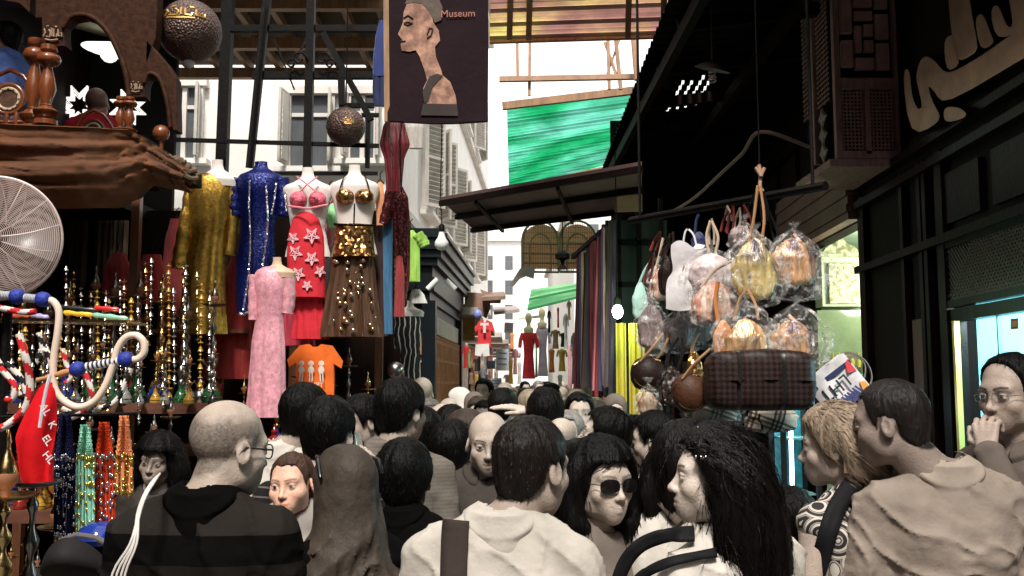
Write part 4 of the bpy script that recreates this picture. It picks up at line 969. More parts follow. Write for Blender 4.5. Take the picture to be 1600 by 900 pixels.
build_each(m2, 'batten', wood_d, aw)
m2 = MB(); m2.box(la(W(982,318,8.3)), (.24,.05,.14), (0,0,R(-8))); m2.build('end_board', M('end_board', (.36,.2,.12), .7), aw)

# ------------------------------------------------------------------ left roof with joists, iron frame
lrf = empty('joisted_roof', (-3, 9.5, 5.6), 'old wooden joisted roof above the dress stall', 'roof'); ll = local(lrf)
m2 = MB(); m2.box(ll((-3.4, 9.3, 5.62)), (4.5, 4.0, .05)); m2.build('deck', M('roof_deck', (.10,.06,.035), .8, var=.5, vs=3, bump=.3), lrf)
m2 = MB()
for i in range(12): m2.beam(ll((-5.3+i*.36, 7.3, 5.54)), ll((-5.3+i*.36, 11.25, 5.54)), .06, .10)
for y in (7.8,9.0,10.1,11.1): m2.beam(ll((-5.6, y, 5.42)), ll((-1.2, y, 5.42)), .09, .12)
m2.build('joists', wood_l, lrf)
fr = empty('iron_frame', tuple(W(480, 300, 7.2)), 'black iron posts, rails and braces carrying the dress stall', 'frame'); lf = local(fr)
m2 = MB(); Yf = 7.3
def ib(a, b_, w_, Ya=Yf, Yb=None): m2.beam(lf(W(*a, Ya)), lf(W(*b_, Yb or Ya)), w_)
p = W(486, 0, 7.3); m2.beam(lf((p.x, 7.3, 0)), lf(W(487,-30,7.3)), .062); p = W(342, 250, 7.5); m2.beam(lf((p.x, 7.5, 0)), lf(W(358,-30,7.5)), .085)
ib((391,262),(420,-10),.045); ib((385,262),(412,-10),.012, 7.2)
for a, b_, w_ in (((230,217),(592,228),.03),((400,271),(590,271),.026),((395,118),(600,118),.055),((505,52),(580,188),.05),((576,178),(574,262),.035),((565,180),(592,180),.03),((533,120),(535,165),.05),((428,60),(460,140),.012),((452,118),(480,55),.012),((530,165),(585,165),.035),((360,45),(600,45),.05)): ib(a, b_, w_, 7.34)
for s in (-1,1):
    for r_ in (.06,.045):
        c_ = W(486+s*(18 if r_ > .05 else 30), 92 if r_ > .05 else 100, 7.25); m2.tube([lf(c_+Vector((math.cos(t)*r_*(1-t/9), 0, math.sin(t)*r_*(1-t/9)))) for t in np.arange(0, 6.5, .35)], .008, 5)
m2.build('bars', iron, fr)

# ------------------------------------------------------------------ black kiosk on the left
kk = empty('black_kiosk', (-.9, 10, 0), 'black painted kiosk with a stepped cornice and wooden lattice side', 'kiosk'); lk = local(kk)
def kbox(mb, x0, x1, y0, y1, z0, z1): # x given at Y=10, follows the lane
    q = [(x0, y0), (x1+.04*(y0-10), y0), (x1+.04*(y1-10), y1), (x0, y1)]
    mb.add([lk((x, y, z)) for z in (z0, z1) for x, y in q], [(0,3,2,1),(4,5,6,7),(0,1,5,4),(1,2,6,5),(2,3,7,6),(3,0,4,7)])
m2 = MB()
for i, (pr, z0, z1) in enumerate(((.0,2.62,2.72),(.05,2.72,2.86),(.03,2.86,2.98),(.09,2.98,3.06),(.13,3.06,3.14),(.17,3.14,3.26),(.20,3.26,3.30),(.15,3.30,3.36))): kbox(m2, -2.2, -.86+pr, 10-pr, 13.6, z0, z1)
m2.build('cornice', navyp, kk)
m2 = MB(); kbox(m2, -2.2, -.90, 10.1, 13.5, 2.3, 2.62); kbox(m2, -2.2, -.9, 10.1, 13.5, 0, 1.0); kbox(m2, -2.2, -1.5, 10.12, 13.5, 1.0, 2.3); m2.build('wall', navyp, kk)
m2 = MB(); kbox(m2, -.94, -.80, 10.0, 10.14, 0, 2.62); kbox(m2, -1.25, -1.15, 10.0, 10.1, 0, 2.62); kbox(m2, -.93, -.82, 13.2, 13.34, 0, 2.62); kbox(m2, -.93, -.82, 11.7, 11.78, 0, 1.5); build_each(m2, 'post', navyp, kk)
m2 = MB(); kbox(m2, -1.0, -.865, 10.2, 13.2, 2.30, 2.50); kbox(m2, -1.0, -.865, 10.2, 13.2, 1.98, 2.06); m2.build('sign_band', M('kiosk_band', (.55,.50,.42), .7), kk)
m2 = MB(); kbox(m2, -.98, -.9, 10.15, 13.2, 2.06, 2.30)
for i in range(22): y = 10.25+i*.137; kbox(m2, -.95, -.845, y, y+.034, 1.45, 2.28)
for z in (1.5,1.75,2.0,2.2): kbox(m2, -.95, -.85, 10.2, 13.2, z, z+.03)
m2.build('lattice_panel', M('lattice_wood', (.50,.22,.09), .55, var=.3, vs=8), kk)
m2 = MB(); 
for i in range(16): y = 10.3+i*.19; kbox(m2, -.96, -.86, y, y+.07, 1.0, 1.44)
m2.build('slats', M('slat_wood', (.30,.12,.07), .55), kk)
m2 = MB(); kbox(m2, -1.2, -1.0, 10.15, 13.2, 1.0, 2.3); m2.build('lining', M('kiosk_lining', (.85,.62,.38), .8, var=.5, vs=6), kk)  # bright warm colour stands in for light inside the kiosk
# bulb in front of it, white pipes on the roof edge
b_ = W(690, 370, 9.3)
lp2 = empty('light_bulb', tuple(b_), 'white light bulb hanging before the black kiosk', 'bulb')
m2 = MB(); m2.lathe([(.0001,-.14),(.045,-.125),(.068,-.085),(.066,-.05),(.04,-.01),(.028,.03),(.026,.05),(.0001,.05)], (0,0,0), 18); m2.build('glass', M('milk_glass', (.85,.83,.80), .25, var=.03), lp2, smooth=True)
m2 = MB(); m2.lathe([(.0001,.05),(.03,.05),(.03,.11),(.012,.13),(.0001,.13)], (0,0,0), 12); m2.tube([(0,0,.13),(.0,.02,.24),(-.02,.06,.34),(0,.1,2.0)], .006, 5); m2.build('socket', iron, lp2, smooth=True)
for (a, b2, lab) in (((668,452,9.4),(684,436,9.4),'white pipe end sticking up on the left below the kiosk bulb'),((712,452,9.6),(697,438,9.6),'white pipe end sticking up on the right below the kiosk bulb')):
    m2 = MB(); m2.tube([W(*a), W(*b2)], .028, 10); one(m2, 'white_pipe', M('milk_glass'), lab, 'pipe', 'white pipes by the kiosk', loc=W(*a), smooth=True)

# ---- unseen buildings added behind and beside the camera to block low sky light
for nm, x0, x1, y0, y1, h, lab in (('building',-7,-3.75,-14,7.6,8.5,'plain brown unseen building added left of the lane to block low sky'),('building',2.6,8,-14,14,8.5,'tall dark unseen building added above the right shop fronts to block low sky'),('building',-7,8,-20,-14.2,9,'plain unseen building added behind the camera to block low sky')):
    b = empty(nm, (x1, y0, 0), lab, 'building'); l = local(b); mb = MB()
    if x0 > 2: mb.box(l((6.6, (y0+y1)/2, h/2)), (3.6, y1-y0, h)); mb.box(l(((2.95+4.8)/2, (y0+y1)/2, (5.3+h)/2)), (4.8-2.95, y1-y0, h-5.3))
    else: mb.box(l(((x0+x1)/2, (y0+y1)/2, h/2)), (x1-x0, y1-y0, h))
    mb.build('wall', M('brown_render', (.05,.035,.028), .9, var=.3, vs=2, bump=.3), b)

bb = empty('blackout_board', (2, 10.9, 0), 'black boarded wall added to darken the gap behind the handbags', 'wall'); l = local(bb); mb = MB(); mb.box(l((2.02, 10.95, 2.4)), (1.75, .06, 4.8)); mb.build('boards', wood_d, bb); mb = MB()  # boards added to keep the view behind the bags black
for z in (1.2, 2.1, 3.0): mb.box(l((2.0, 10.86, z)), (1.6, .10, .04))
build_each(mb, 'ledge', wood_d, bb)
for i in range(14):
    c_ = ((.05,.02,.02),(.02,.03,.04),(.08,.06,.04),(.03,.05,.03))[i % 4]; m2 = MB(); x = 1.42+.085*i; z = 2.0+.7*(i % 2); m2.grid(lambda u, v: (x+.07*(u-.5), 10.7+.015*math.sin(u*9+i), z-.8*v), 6, 6, thick=.01)
    one(m2, 'folded_cloth', M('dim_cloth_%d' % (i % 4), c_, .9, var=.4), '%s dim cloth on the black boards behind the handbags, %s from the left' % (('maroon','blue grey','tan','dark green')[i % 4], ['first','second','third','fourth','fifth','sixth','seventh','eighth','ninth','tenth','eleventh','twelfth','thirteenth','fourteenth'][i]), 'cloth', 'dim cloths on the black boards', loc=(x, 10.7, z))
# ------------------------------------------------------------------ left: the water-pipe and dress stall, the balcony cafe above
stl = empty('market_stall', (-3, 6.5, 0), 'dark timber market stall crammed with water pipes and dresses, left of the lane', 'stall'); lS = local(stl)
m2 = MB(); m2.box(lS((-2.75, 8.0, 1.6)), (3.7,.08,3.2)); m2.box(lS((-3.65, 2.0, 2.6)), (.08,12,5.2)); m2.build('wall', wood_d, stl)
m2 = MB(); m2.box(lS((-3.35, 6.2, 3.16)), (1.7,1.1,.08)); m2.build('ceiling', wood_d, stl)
shelves = [(-3.45,-1.30,6.55,1.62,.34), (-3.45,-1.9,5.75,1.03,.4), (-3.3,-1.55,5.1,.62,.5), (-2.9,-1.1,7.2,1.30,.4), (-2.9,-1.0,7.0,.75,.4)]
for x0, x1, y, z, dp in shelves:
    m2 = MB(); m2.box(lS(((x0+x1)/2, y, z-.02)), (x1-x0, dp, .04)); m2.box(lS(((x0+x1)/2, y-dp/2-.011, z-.03)), (x1-x0, .02, .07)); m2.build('shelf', M('shelf_wood', (.13,.05,.03), .5, var=.4, vs=6, stretch=(.6,4,4)), stl)
m2 = MB()
for x, y in ((-2.28,7.5),(-3.4,6.75),(-1.05,7.6),(-1.75,7.7),(-2.75,6.95)): m2.box(lS((x, y, 1.58)), (.06,.06,3.1))
m2.build('upright', wood_m, stl)
for i, (xa, xb, mt) in enumerate(((150,176,'a'),(176,196,'b'),(108,132,'c'))):
    y = 7.2; m2 = MB(); a = W(xa, 345, y); b_ = W(xb, 450, y)
    m2.grid(lambda u, v: (a.x+(b_.x-a.x)*u, y+.03*math.sin(u*19), a.z+(b_.z-a.z)*v), 20, 6, thick=.006)
    one(m2, 'hanging_cloth', M('cloth_brown_'+mt, ((.06,.035,.02),(.10,.07,.04),(.03,.018,.012))[i], .9, var=.4, vs=8, stretch=(6,6,.5)), ('ochre brown cloth strip hanging behind the water pipes','pale tan cloth hanging behind the water pipes, right of an ochre one','dark brown cloth strip hanging beside the fan')[i], 'cloth', loc=((a.x+b_.x)/2, y, a.z), smooth=True)

# ---- water pipes
def hookah(gc, name, tall=1., mc=None):
    t = empty('water_pipe', (0,0,0)); mt = mc or silver
    g = MB(); g.lathe([(.0001,0),(.075,0),(.082,.01),(.085,.05),(.06,.11),(.03,.16),(.026,.20),(.034,.215),(.034,.225),(.0001,.225)], n=18); g.build('glass_base', gc, t, smooth=True)
    b = MB(); b.lathe([(.086,.045),(.0875,.05),(.087,.056),(.082,.058)], n=18, cap=False); b.lathe([(.062,.105),(.064,.11),(.060,.115)], n=18, cap=False); b.build('base_band', brass, t, smooth=True)
    prof = [(.0001,.22),(.036,.22),(.04,.245),(.02,.26),(.045,.31),(.050,.33),(.020,.36),(.014,.37),(.028,.40),(.032,.42),(.012,.45),(.010,.47),(.022,.49),(.026,.505),(.010,.53),(.009,.56),(.018,.575),(.020,.585),(.008,.60),(.008,.64),(.0001,.64)]
    prof = [(r_, .22+(z-.22)*tall) for r_, z in prof]; s_ = MB(); s_.lathe(prof, n=16); zt = .22+.42*tall
    s_.tube([(.03,0,.30),(.07,0,.34),(.085,0,.37)], [.011,.009,.012], 8); s_.build('stem', mt, t, smooth=True)
    tr = MB(); tr.lathe([(.0001,zt-.03),(.03,zt-.03),(.09,zt-.015),(.098,zt-.005),(.09,zt-.008),(.03,zt-.022),(.0001,zt-.022)], n=20, mod=lambda a, z: 1+.04*math.cos(8*a)); tr.build('tray', mt, t, smooth=True)
    bo = MB(); bo.lathe([(.0001,zt-.02),(.012,zt-.02),(.016,zt+.01),(.034,zt+.03),(.038,zt+.05),(.036,zt+.06),(.0001,zt+.06)], n=14); bo.build('bowl', M('clay', (.30,.12,.06), .6), t, smooth=True)
    cv = MB(); cv.lathe([(.034,zt+.06),(.035,zt+.065),(.022,zt+.10),(.010,zt+.13),(.008,zt+.15),(.012,zt+.16),(.004,zt+.19),(.0001,zt+.20)], n=12); cv.build('wind_cover', mt, t, smooth=True); t['h'] = zt+.20
    return t
gl = {'red': M('glass_red', (.35,.02,.02), .08, trans=.3, var=.2), 'blue': M('glass_blue', (.02,.05,.35), .08, trans=.3, var=.2), 'green': M('glass_green', (.02,.13,.05), .08, trans=.3, var=.3), 'amber': M('glass_amber', (.55,.30,.03), .08, trans=.2, var=.2), 'clear': M('glass_clear', (.45,.48,.46), .08, trans=.5, var=.2), 'black': M('glass_black', (.02,.02,.03), .08, var=.2)}
protos = []
for i, k in enumerate(gl): 
    h = hookah(gl[k], k, 1+.25*(i % 3), [silver, brass, M('dark_pewter', (.30,.28,.26), .28, metal=1, var=.5)][(i+(i > 2)) % 3]); protos.append((h, k, ['silver','brass','pewter'][(i+(i > 2)) % 3])); h['used'] = 0
ORD = ['first','second','third','fourth','fifth','sixth','seventh','eighth','ninth','tenth','eleventh','twelfth','thirteenth','fourteenth','fifteenth','sixteenth']
def put_hookah(pi, x, y, z, sc_, rz, lab):
    h, k, mt = protos[pi]; l_ = '%s water pipe, %s glass base, %s' % (mt, k, lab)
    if not h['used']: h['used'] = 1; h.location = (x, y, z); h.scale = (sc_,)*3; h.rotation_euler.z = rz; o = h
    else: o = copy_tree(h, (x, y, z), rz, sc_)
    tag(o, l_, 'water pipe', 'water pipes on the left stall'); return o
r_ = random.Random(4)
rows = [ # (shelf z, y, list of x, scale, wording)
 (1.62, 6.55, list(np.linspace(-3.35,-2.05,9)), .82, 'on the top shelf'), (1.03, 5.75, list(np.linspace(-3.0,-2.0,9)), .55, 'on the middle shelf'), (.62, 5.05, list(np.linspace(-2.75,-1.75,8)), .5, 'on the low shelf'),
 (1.30, 7.2, list(np.linspace(-2.0,-1.08,8)), .62, 'on shelf behind orange shirt'), (.75, 7.0, list(np.linspace(-1.95,-1.05,7)), .62, 'on lower shelf under dresses'),
 (1.62, 6.42, list(np.linspace(-3.1,-2.2,6)), .52, 'in top shelf front row'), (1.03, 5.6, list(np.linspace(-2.85,-2.05,7)), .42, 'in middle shelf front row')]
for z, y, xs, s_, wd_ in rows:
    for i, x in enumerate(xs): put_hookah(r_.randrange(6), x+r_.uniform(-.02,.02), y+r_.uniform(-.05,.05), z, s_*r_.uniform(.85,1.15), r_.uniform(0,6), '%s from left %s' % (ORD[i], wd_))
for i, (px_, pt, Y_, s_, pi) in enumerate(((58,655,3.3,1.0,2),(14,670,3.1,1.0,3),(92,760,3.6,.7,1))):
    p = W(px_, pt, Y_); h = protos[pi][0]; put_hookah(pi, p.x, Y_, p.z-h['h']*s_, s_, 1+i, ('tallest of those standing in front by the red bag','cut by the left edge of the photo','short one in front under the beaded scarves')[i])
tb = empty('display_table', (-2.2, 3.4, 0), 'dark low table carrying the front water pipes at the bottom left corner', 'table'); lt_ = local(tb)
zt = min(W(58,655,3.3).z-protos[2][0]['h'], W(14,670,3.1).z-protos[3][0]['h'])-.0
m2 = MB(); m2.box(lt_((-2.25,3.5,zt-.025)), (1.5,1.1,.05)); m2.build('tabletop', wood_d, tb)
for x in (-2.95,-1.55):
    for y in (3.0,4.0): m2 = MB(); m2.box(lt_((x,y,(zt-.05)/2)), (.05,.05,zt-.05)); m2.build('leg', wood_d, tb)
# small ornaments sparkling on the racks: brass cups and glass perfume flasks
cup = MB(); cup.lathe([(.0001,0),(.03,0),(.012,.02),(.01,.04),(.035,.07),(.04,.11),(.037,.11),(.03,.07),(.0001,.05)], n=14)
cols = ['brass','silver','amber','blue','red']; cm = [brass, silver, gl['amber'], gl['blue'], gl['red']]
def ornament(kind, loc, mi, lab, s_=1.):
    m2 = MB()
    if kind == 'cup': m2.v, m2.f, m2.m = list(cup.v), list(cup.f), list(cup.m); nm = 'metal_cup'; ct = 'cup'
    elif kind == 'pot': m2.lathe([(.0001,0),(.05,0),(.06,.03),(.045,.07),(.02,.09),(.03,.12),(.012,.14),(.006,.17),(.0001,.18)], n=14); m2.tube([(.05,0,.03),(.09,0,.07),(.10,0,.10)], [.012,.008,.006], 6); nm = 'coffee_pot'; ct = 'pot'
    else: m2.lathe([(.0001,0),(.025,0),(.03,.03),(.008,.06),(.008,.08),(.016,.09),(.003,.13),(.0001,.14)], n=12); nm = 'perfume_flask'; ct = 'flask'
    o = m2.build(nm, cm[mi], None, smooth=True); o.location = loc; o.scale = (s_,)*3; o.rotation_euler.z = r_.uniform(0,6); tag(o, lab, ct, 'small ornaments on the left stall'); return o
for z, y, x0, x1, n__, wd_ in ((1.62,6.72,-3.4,-2.0,12,'at the top shelf back'),(1.03,5.9,-3.2,-1.95,13,'at the middle shelf back'),(.62,5.25,-3.0,-1.6,12,'at the low shelf back'),(1.30,7.05,-1.95,-1.05,10,'under the brown dance costume'),(.75,6.85,-1.9,-1.1,9,'low under the dresses'),(zt,3.3,-1.80,-1.55,3,'on the front table'),(2.16,7.3,-3.2,-2.1,9,'on the high ledge')):
    for i in range(n__):
        mi = (i*3+int(z*10)) % 5; kd = ('cup','pot','flask')[(i*2+int(z*7)) % 3]
        ornament(kd, (x0+(x1-x0)*(i+.5)/n__, y+r_.uniform(-.06,.06), z), mi, '%s %s %s, %s from left' % (cols[mi], {'cup':'footed cup','pot':'coffee pot','flask':'pointed perfume flask'}[kd], wd_, ORD[i]), r_.uniform(.8,1.3))
m2 = MB(); m2.box(lS((-2.65,7.3,2.145)), (1.3,.25,.03)); m2.build('ledge', wood_m, stl)

# ---- hoses
def stripes(mb, pts, r, n, c0=0, c1=1, pitch=3, seg=8):
    """rope tube whose two colours spiral round it"""
    o = len(mb.f); mb.tube(pts, r, seg); k = len(pts)
    for i in range(k-1):
        for j in range(seg): mb.m[o+i*seg+j] = c0 if ((i*pitch+j*1) % (2*seg//1)) % 8 < 4 else c1
redr, whr, bkr = cloth('rope_red', (.55,.03,.035)), cloth('rope_white', (.70,.64,.58)), cloth('rope_black', (.02,.02,.02))
def rope(px_pts, Y, r, a, label, dz=0):
    pts = smoothpts([W(x, y, Y+(q[0] if (q := rest) else 0)) for x, y, *rest in px_pts], 10); 
    P2 = [pts[0]]                      # even spacing
    for p in pts[1:]:
        while (p-P2[-1]).length > r*1.0: P2.append(P2[-1]+(p-P2[-1]).normalized()*r*.8)
    m2 = MB(); stripes(m2, P2, r, 0, seg=8, pitch=1); one(m2, 'pipe_hose', [a, whr], label, 'hose', 'striped hoses of the water pipes', loc=P2[0], smooth=True)
rope([(30,522),(36,545),(44,575),(47,610),(38,640),(10,665),(-15,672)], 3.5, .014, redr, 'thick red and white twisted hose sweeping down at the far left')
rope([(0,575),(14,590),(24,606),(18,625),(4,622)], 3.55, .012, redr, 'short red and white twisted hose curl at the left edge')
rope([(-6,560),(12,588),(26,612),(38,622),(40,606),(24,580),(6,566)], 3.62, .012, bkr, 'black and white twisted hose loop beside the red striped hoses at the left edge')
rope([(60,520),(66,545),(58,570),(62,548),(76,552),(82,590)], 3.7, .010, bkr, 'black and white twisted hose hanging just left of the cream hose')
rope([(128,575),(140,600),(143,625),(128,645),(105,655)], 3.6, .011, redr, 'red and white twisted hose hanging inside the cream hose loop')
rope([(205,575),(195,600),(180,628),(150,640),(120,648),(96,638)], 3.65, .011, bkr, 'black and white twisted hose sagging under the cream hose loop')
rope([(98,545),(104,570),(112,590),(100,600)], 3.75, .010, redr, 'thin red and white twisted hose behind the blue tipped handle')
rope([(-5,480),(14,484),(40,488),(60,486)], 3.7, .012, redr, 'red and white twisted hose lying level below the fan')
# cream hose with blue wound ends
hz = empty('cream_hose', tuple(W(80,470,3.3)), 'long cream water pipe hose with blue wound ends, looping in front of the stall', 'hose'); lh = local(hz)
crm_h = M('cream_rubber', (.80,.62,.50), .45, var=.12); blue_w = M('blue_winding', (.01,.03,.30), .6, var=.2, bump=.5, bs=120, stretch=(1,1,1))
m2 = MB(); m2.tube([lh(p) for p in smoothpts([W(*q, 3.3) for q in ((72,468),(84,472),(92,488),(90,520),(84,560),(84,600),(95,622),(120,636),(146,628),(164,604),(176,572),(184,545),(196,528),(212,524),(224,534),(225,550),(217,560),(208,562))], 8)], .0125, 10); m2.build('hose', crm_h, hz, smooth=True)
def knob(a, b, r_m=.026):
    a = W(*a, 3.3); b = W(*b, 3.3); m2 = MB(); m2.tube([lh(a.lerp(b, t)) for t in (0,.12,.3,.5,.7,.88,1)], [.012,.021,.026,.027,.026,.021,.012], 14); m2.build('winding', blue_w, hz, smooth=True)
knob((56,466),(78,470)); knob((16,462),(38,465)); knob((185,563),(208,560)); knob((110,580),(132,574))
def grip(a, b):
    a = W(*a, 3.3); b = W(*b, 3.3); m2 = MB(); k = 16
    for i in range(k): m2.tube([lh(a.lerp(b, i/k)), lh(a.lerp(b, (i+.9)/k))], .0150 if i % 2 else .0125, 12, i % 2)
    m2.build('grip', [M('grip_black', (.015,.015,.02), .5), M('grip_white', (.7,.7,.75), .5)], hz, smooth=True)
grip((38,465),(57,467)); grip((132,574),(186,564)); grip((-4,461),(16,462))
m2 = MB(); a, b_ = W(110,580,3.3), W(58,594,3.3); m2.tube([lh(a.lerp(b_, t)) for t in (0,.2,.4,.6,.8,1)], [.009,.013,.009,.012,.007,.009], 10); m2.build('mouthpiece', M('turned_wood', (.5,.24,.10), .4), hz, smooth=True)
# extra coloured hose handles lying on the tray rack
for i, (a, b_, c_) in enumerate((((92,480),(150,485),(.02,.02,.02)),((148,481),(186,484),(.6,.03,.03)),((100,488),(145,492),(.85,.55,.05)),((145,492),(200,498),(.25,.55,.45)),((4,492),(48,492),(.6,.1,.1)),((48,492),(76,496),(.35,.35,.7)))):
    m2 = MB(); A_, B_ = W(*a, 4.4+.05*i), W(*b_, 4.4+.05*i); m2.tube([A_.lerp(B_, t) for t in (0,.1,.3,.5,.7,.9,1)], [.008,.014,.010,.015,.010,.013,.006], 10)
    nm_ = ['black','red','yellow','mint','dull red','lilac'][i]; one(m2, 'hose_handle', M('handle_'+nm_.replace(' ','_'), c_, .3, coat=.4), '%s lacquered hose handle lying on the rack, %s from the left' % (nm_, ['third','fifth','fourth','sixth','first','second'][i]), 'hose handle', 'lacquered hose handles', loc=A_, smooth=True)
m2 = MB(); a, b_ = W(-20,500,4.5), W(215,505,4.5); m2.beam(a, b_, .25, .012); one(m2, 'brass_rack', brass, 'long flat brass rack under the coloured hose handles', 'rack', loc=a)

# ---- red bag, beaded scarves
rbag = empty('red_bag', tuple(W(62,600,3.25)), 'bright red cloth bag with white lettering and a white strap, hanging among the hoses', 'bag'); lr_ = local(rbag)
def rbf(u, v):
    yy = 598+(752-598)*v; xl = 76-(76-32)*min(1, v/.55)-(-6 if v > .8 else 0)*(v-.8)*5; xr = 82+(86-82)*v; x = xl+(xr-xl)*u
    return lr_(W(x, yy, 3.25)+Vector((0, -.03*math.sin(u*math.pi)*math.sin(v*math.pi)-.012*math.sin(u*9+v*5)*v, 0)))
m2 = MB(); m2.grid(rbf, 24, 30, thick=.02); m2.build('pouch', cloth('red_satin', (.62,.012,.018), .45), rbag, smooth=True)
m2 = MB(); m2.tube([lr_(W(x, y, 3.18)) for x, y in ((78,586),(72,610),(66,640),(62,668))], .006, 6, flat=.5); m2.build('strap', M('white_strap', (.75,.68,.75), .7), rbag)
m2 = MB()
for s_, x, y, rz_ in (('AL',71,640,R(-62)),('EL',74,688,R(-55)),('K',82,664,R(-60)),('HL',76,715,R(-50))):
    o_ = lr_(W(x, y, 3.18)); u_ = Vector((math.cos(rz_), 0, math.sin(rz_))); v_ = Vector((-math.sin(rz_), 0, math.cos(rz_)))
    text_into(m2, s_, .034, lambda a, b, d_: o_+u_*a+v_*b+Vector((0,-1,0))*d_, .003)
m2.build('lettering', M('white_print', (.75,.7,.7), .7), rbag)
def scarf(xc, wpx, y0, ym, y1, Y, col, bead, label):
    t = empty('beaded_scarf', tuple(W(xc, y0, Y)), label, 'beaded scarf', 'crocheted hip scarves in a row'); l = local(t); m2 = MB(); px = lambda x, y, d=0: l(W(x, y, Y-d))
    n1 = 9
    for i in range(-n1, n1*2):
        for sgn in (-1,1):
            pts = []
            for k in range(9):
                v = k/8; xx = (i/n1)+sgn*v*.8
                if -0.02 <= xx <= 1.02:
                    half = wpx*(.22+.28*v); pts.append(px(xc+(xx-.5)*2*half, y0+(ym-y0)*v, .02*math.sin(xx*9)))
            if len(pts) > 1: m2.tube(pts, .0032, 4, cap=False)
    m2.build('net', cloth('yarn_'+label.split()[0], col), t)
    m3 = MB(); mb4 = MB(); rr_ = random.Random(int(xc))
    for i in range(15):
        x = xc+((i+.5)/15-.5)*wpx; dpt = rr_.uniform(-.02,.03); ln = y1+rr_.uniform(-6,6); m3.tube([px(x+rr_.uniform(-1,1), ym+(ln-ym)*v, dpt) for v in (0,.3,.6,1)], .0035, 5)
        for k in range(9):
            if rr_.random() < .55 or k in (0, 8): mb4.ball(px(x+rr_.uniform(-1,1), ym+(ln-ym)*(k/8)+rr_.uniform(-4,4), dpt+.008), .0055, 6, sz=1.5, sy=.6)
    m3.build('fringe', cloth('yarn_'+label.split()[0], col), t); mb4.build('beads', bead, t, smooth=True)
gold = M('bead_gold', (.85,.65,.15), .2, metal=.9); slv = M('bead_silver', (.6,.6,.66), .2, metal=.9)
scarf(102,36,648,716,836,3.45,(.012,.014,.05),slv,'navy crocheted scarf with silver beads, leftmost of the hanging scarves')
scarf(133,30,664,715,832,3.45,(.30,.66,.50),gold,'mint green crocheted scarf with gold coins and long fringe')
scarf(163,32,660,714,830,3.5,(.62,.06,.02),slv,'red orange crocheted scarf between the mint and the peach ones')
scarf(194,28,650,712,770,3.5,(.85,.32,.14),gold,'peach orange crocheted scarf, rightmost of the hanging scarves')
m2 = MB(); m2.tube([W(-10,652,3.5), W(215,646,3.52)], .006, 6); one(m2, 'hanging_rail', iron, 'thin rail the crocheted scarves hang from', 'rail', loc=W(-10,652,3.5))
bg_ = empty('dark_bag', tuple(W(115,880,2.7)), 'black shoulder bag with a grey top at the bottom left corner', 'bag'); lb_ = local(bg_)
m2 = MB(); m2.grid(lambda u, v: lb_(W(60+120*u, 905-70*math.sin(u*math.pi)**.6*(v), 2.7)+Vector((0, -.10*math.sin(u*math.pi)*math.sin(v*2.6), 0))), 20, 12, thick=.03); m2.build('pouch', cloth('bag_black', (.02,.018,.018), .6), bg_, smooth=True)
m2 = MB(); m2.tube([lb_(W(x, y, 2.66)) for x, y in ((80,862),(95,845),(120,836),(150,840),(168,850))], .008, 8); m2.build('zip_edge', cloth('bag_grey', (.12,.11,.11)), bg_)
m2 = MB(); m2.lathe([(.0001,0),(.06,0),(.075,.02),(.065,.055),(.03,.075),(.0001,.075)], (0,0,0), 20); tag(m2.build('glass_bowl', gl['blue'], None, smooth=True), 'deep blue glass bowl beneath the orange fringe', 'bowl').location = W(155,850,3.4)

# ---- fan
fc = W(-6, 372, 3.9); fan = empty('pedestal_fan', (fc.x, fc.y, 0), 'large pink white wire cage pedestal fan cut by the left edge', 'fan'); lF = local(fan)
fwm = M('fan_wire', (.66,.52,.48), .4, metal=.2, var=.1); RF = PX(97, 3.9); Rf = Euler((R(4),0,R(12))).to_matrix(); fp = lambda x, y, z: lF(fc+Rf@Vector((x, y, z)))
for sgn, nm in ((-1,'front_guard'),(1,'rear_guard')):
    m2 = MB(); dm = lambda r__: sgn*(.015+.075*(1-(r__/RF)**2)**.6)
    for k in range(30):
        r__ = RF*(.16+.82*k/29); m2.tube([fp(r__*math.cos(t), dm(r__), r__*math.sin(t)) for t in np.linspace(0, 2*math.pi, 49)], .0014, 4, cap=False)
    for k in range(14):
        a = k*math.pi/7; m2.tube([fp(q*math.cos(a+.25*q/RF), dm(q)-sgn*.002, q*math.sin(a+.25*q/RF)) for q in np.linspace(.03, RF, 9)], .0022, 5)
    m2.lathe([(.0001,0),(.045,0),(.045,.012),(.0001,.012)], fp(0, dm(0)-.0, 0), 16, Rf@Euler((R(90),0,0)).to_matrix()); m2.build(nm, fwm, fan)
m2 = MB(); m2.tube([fp(RF*math.cos(t), 0, RF*math.sin(t)) for t in np.linspace(0, 2*math.pi, 61)], .006, 8, cap=False); m2.build('rim', fwm, fan, smooth=True)
for k in range(3):
    m2 = MB(); a0 = k*2*math.pi/3; m2.grid(lambda u, v: fp((.04+RF*.78*u)*math.cos(a0+(v-.5)*(.9-.1*u)), .02+.05*(v-.5), (.04+RF*.78*u)*math.sin(a0+(v-.5)*(.9-.1*u))), 8, 6, thick=.003); m2.build('blade', M('fan_blade', (.16,.13,.12), .3), fan, smooth=True)
m2 = MB(); m2.lathe([(.0001,0),(.06,0),(.07,.05),(.06,.14),(.0001,.15)], fp(0,.06,0), 16, Rf@Euler((R(-90),0,0)).to_matrix()); m2.build('motor', iron, fan, smooth=True)
m2 = MB(); m2.tube([lF((fc.x, fc.y+.12, 0)), lF((fc.x, fc.y+.12, fc.z))], .02, 10); m2.lathe([(.0001,0),(.22,0),(.2,.03),(.0001,.04)], lF((fc.x, fc.y+.12, 0)), 20); m2.build('pole', iron, fan)

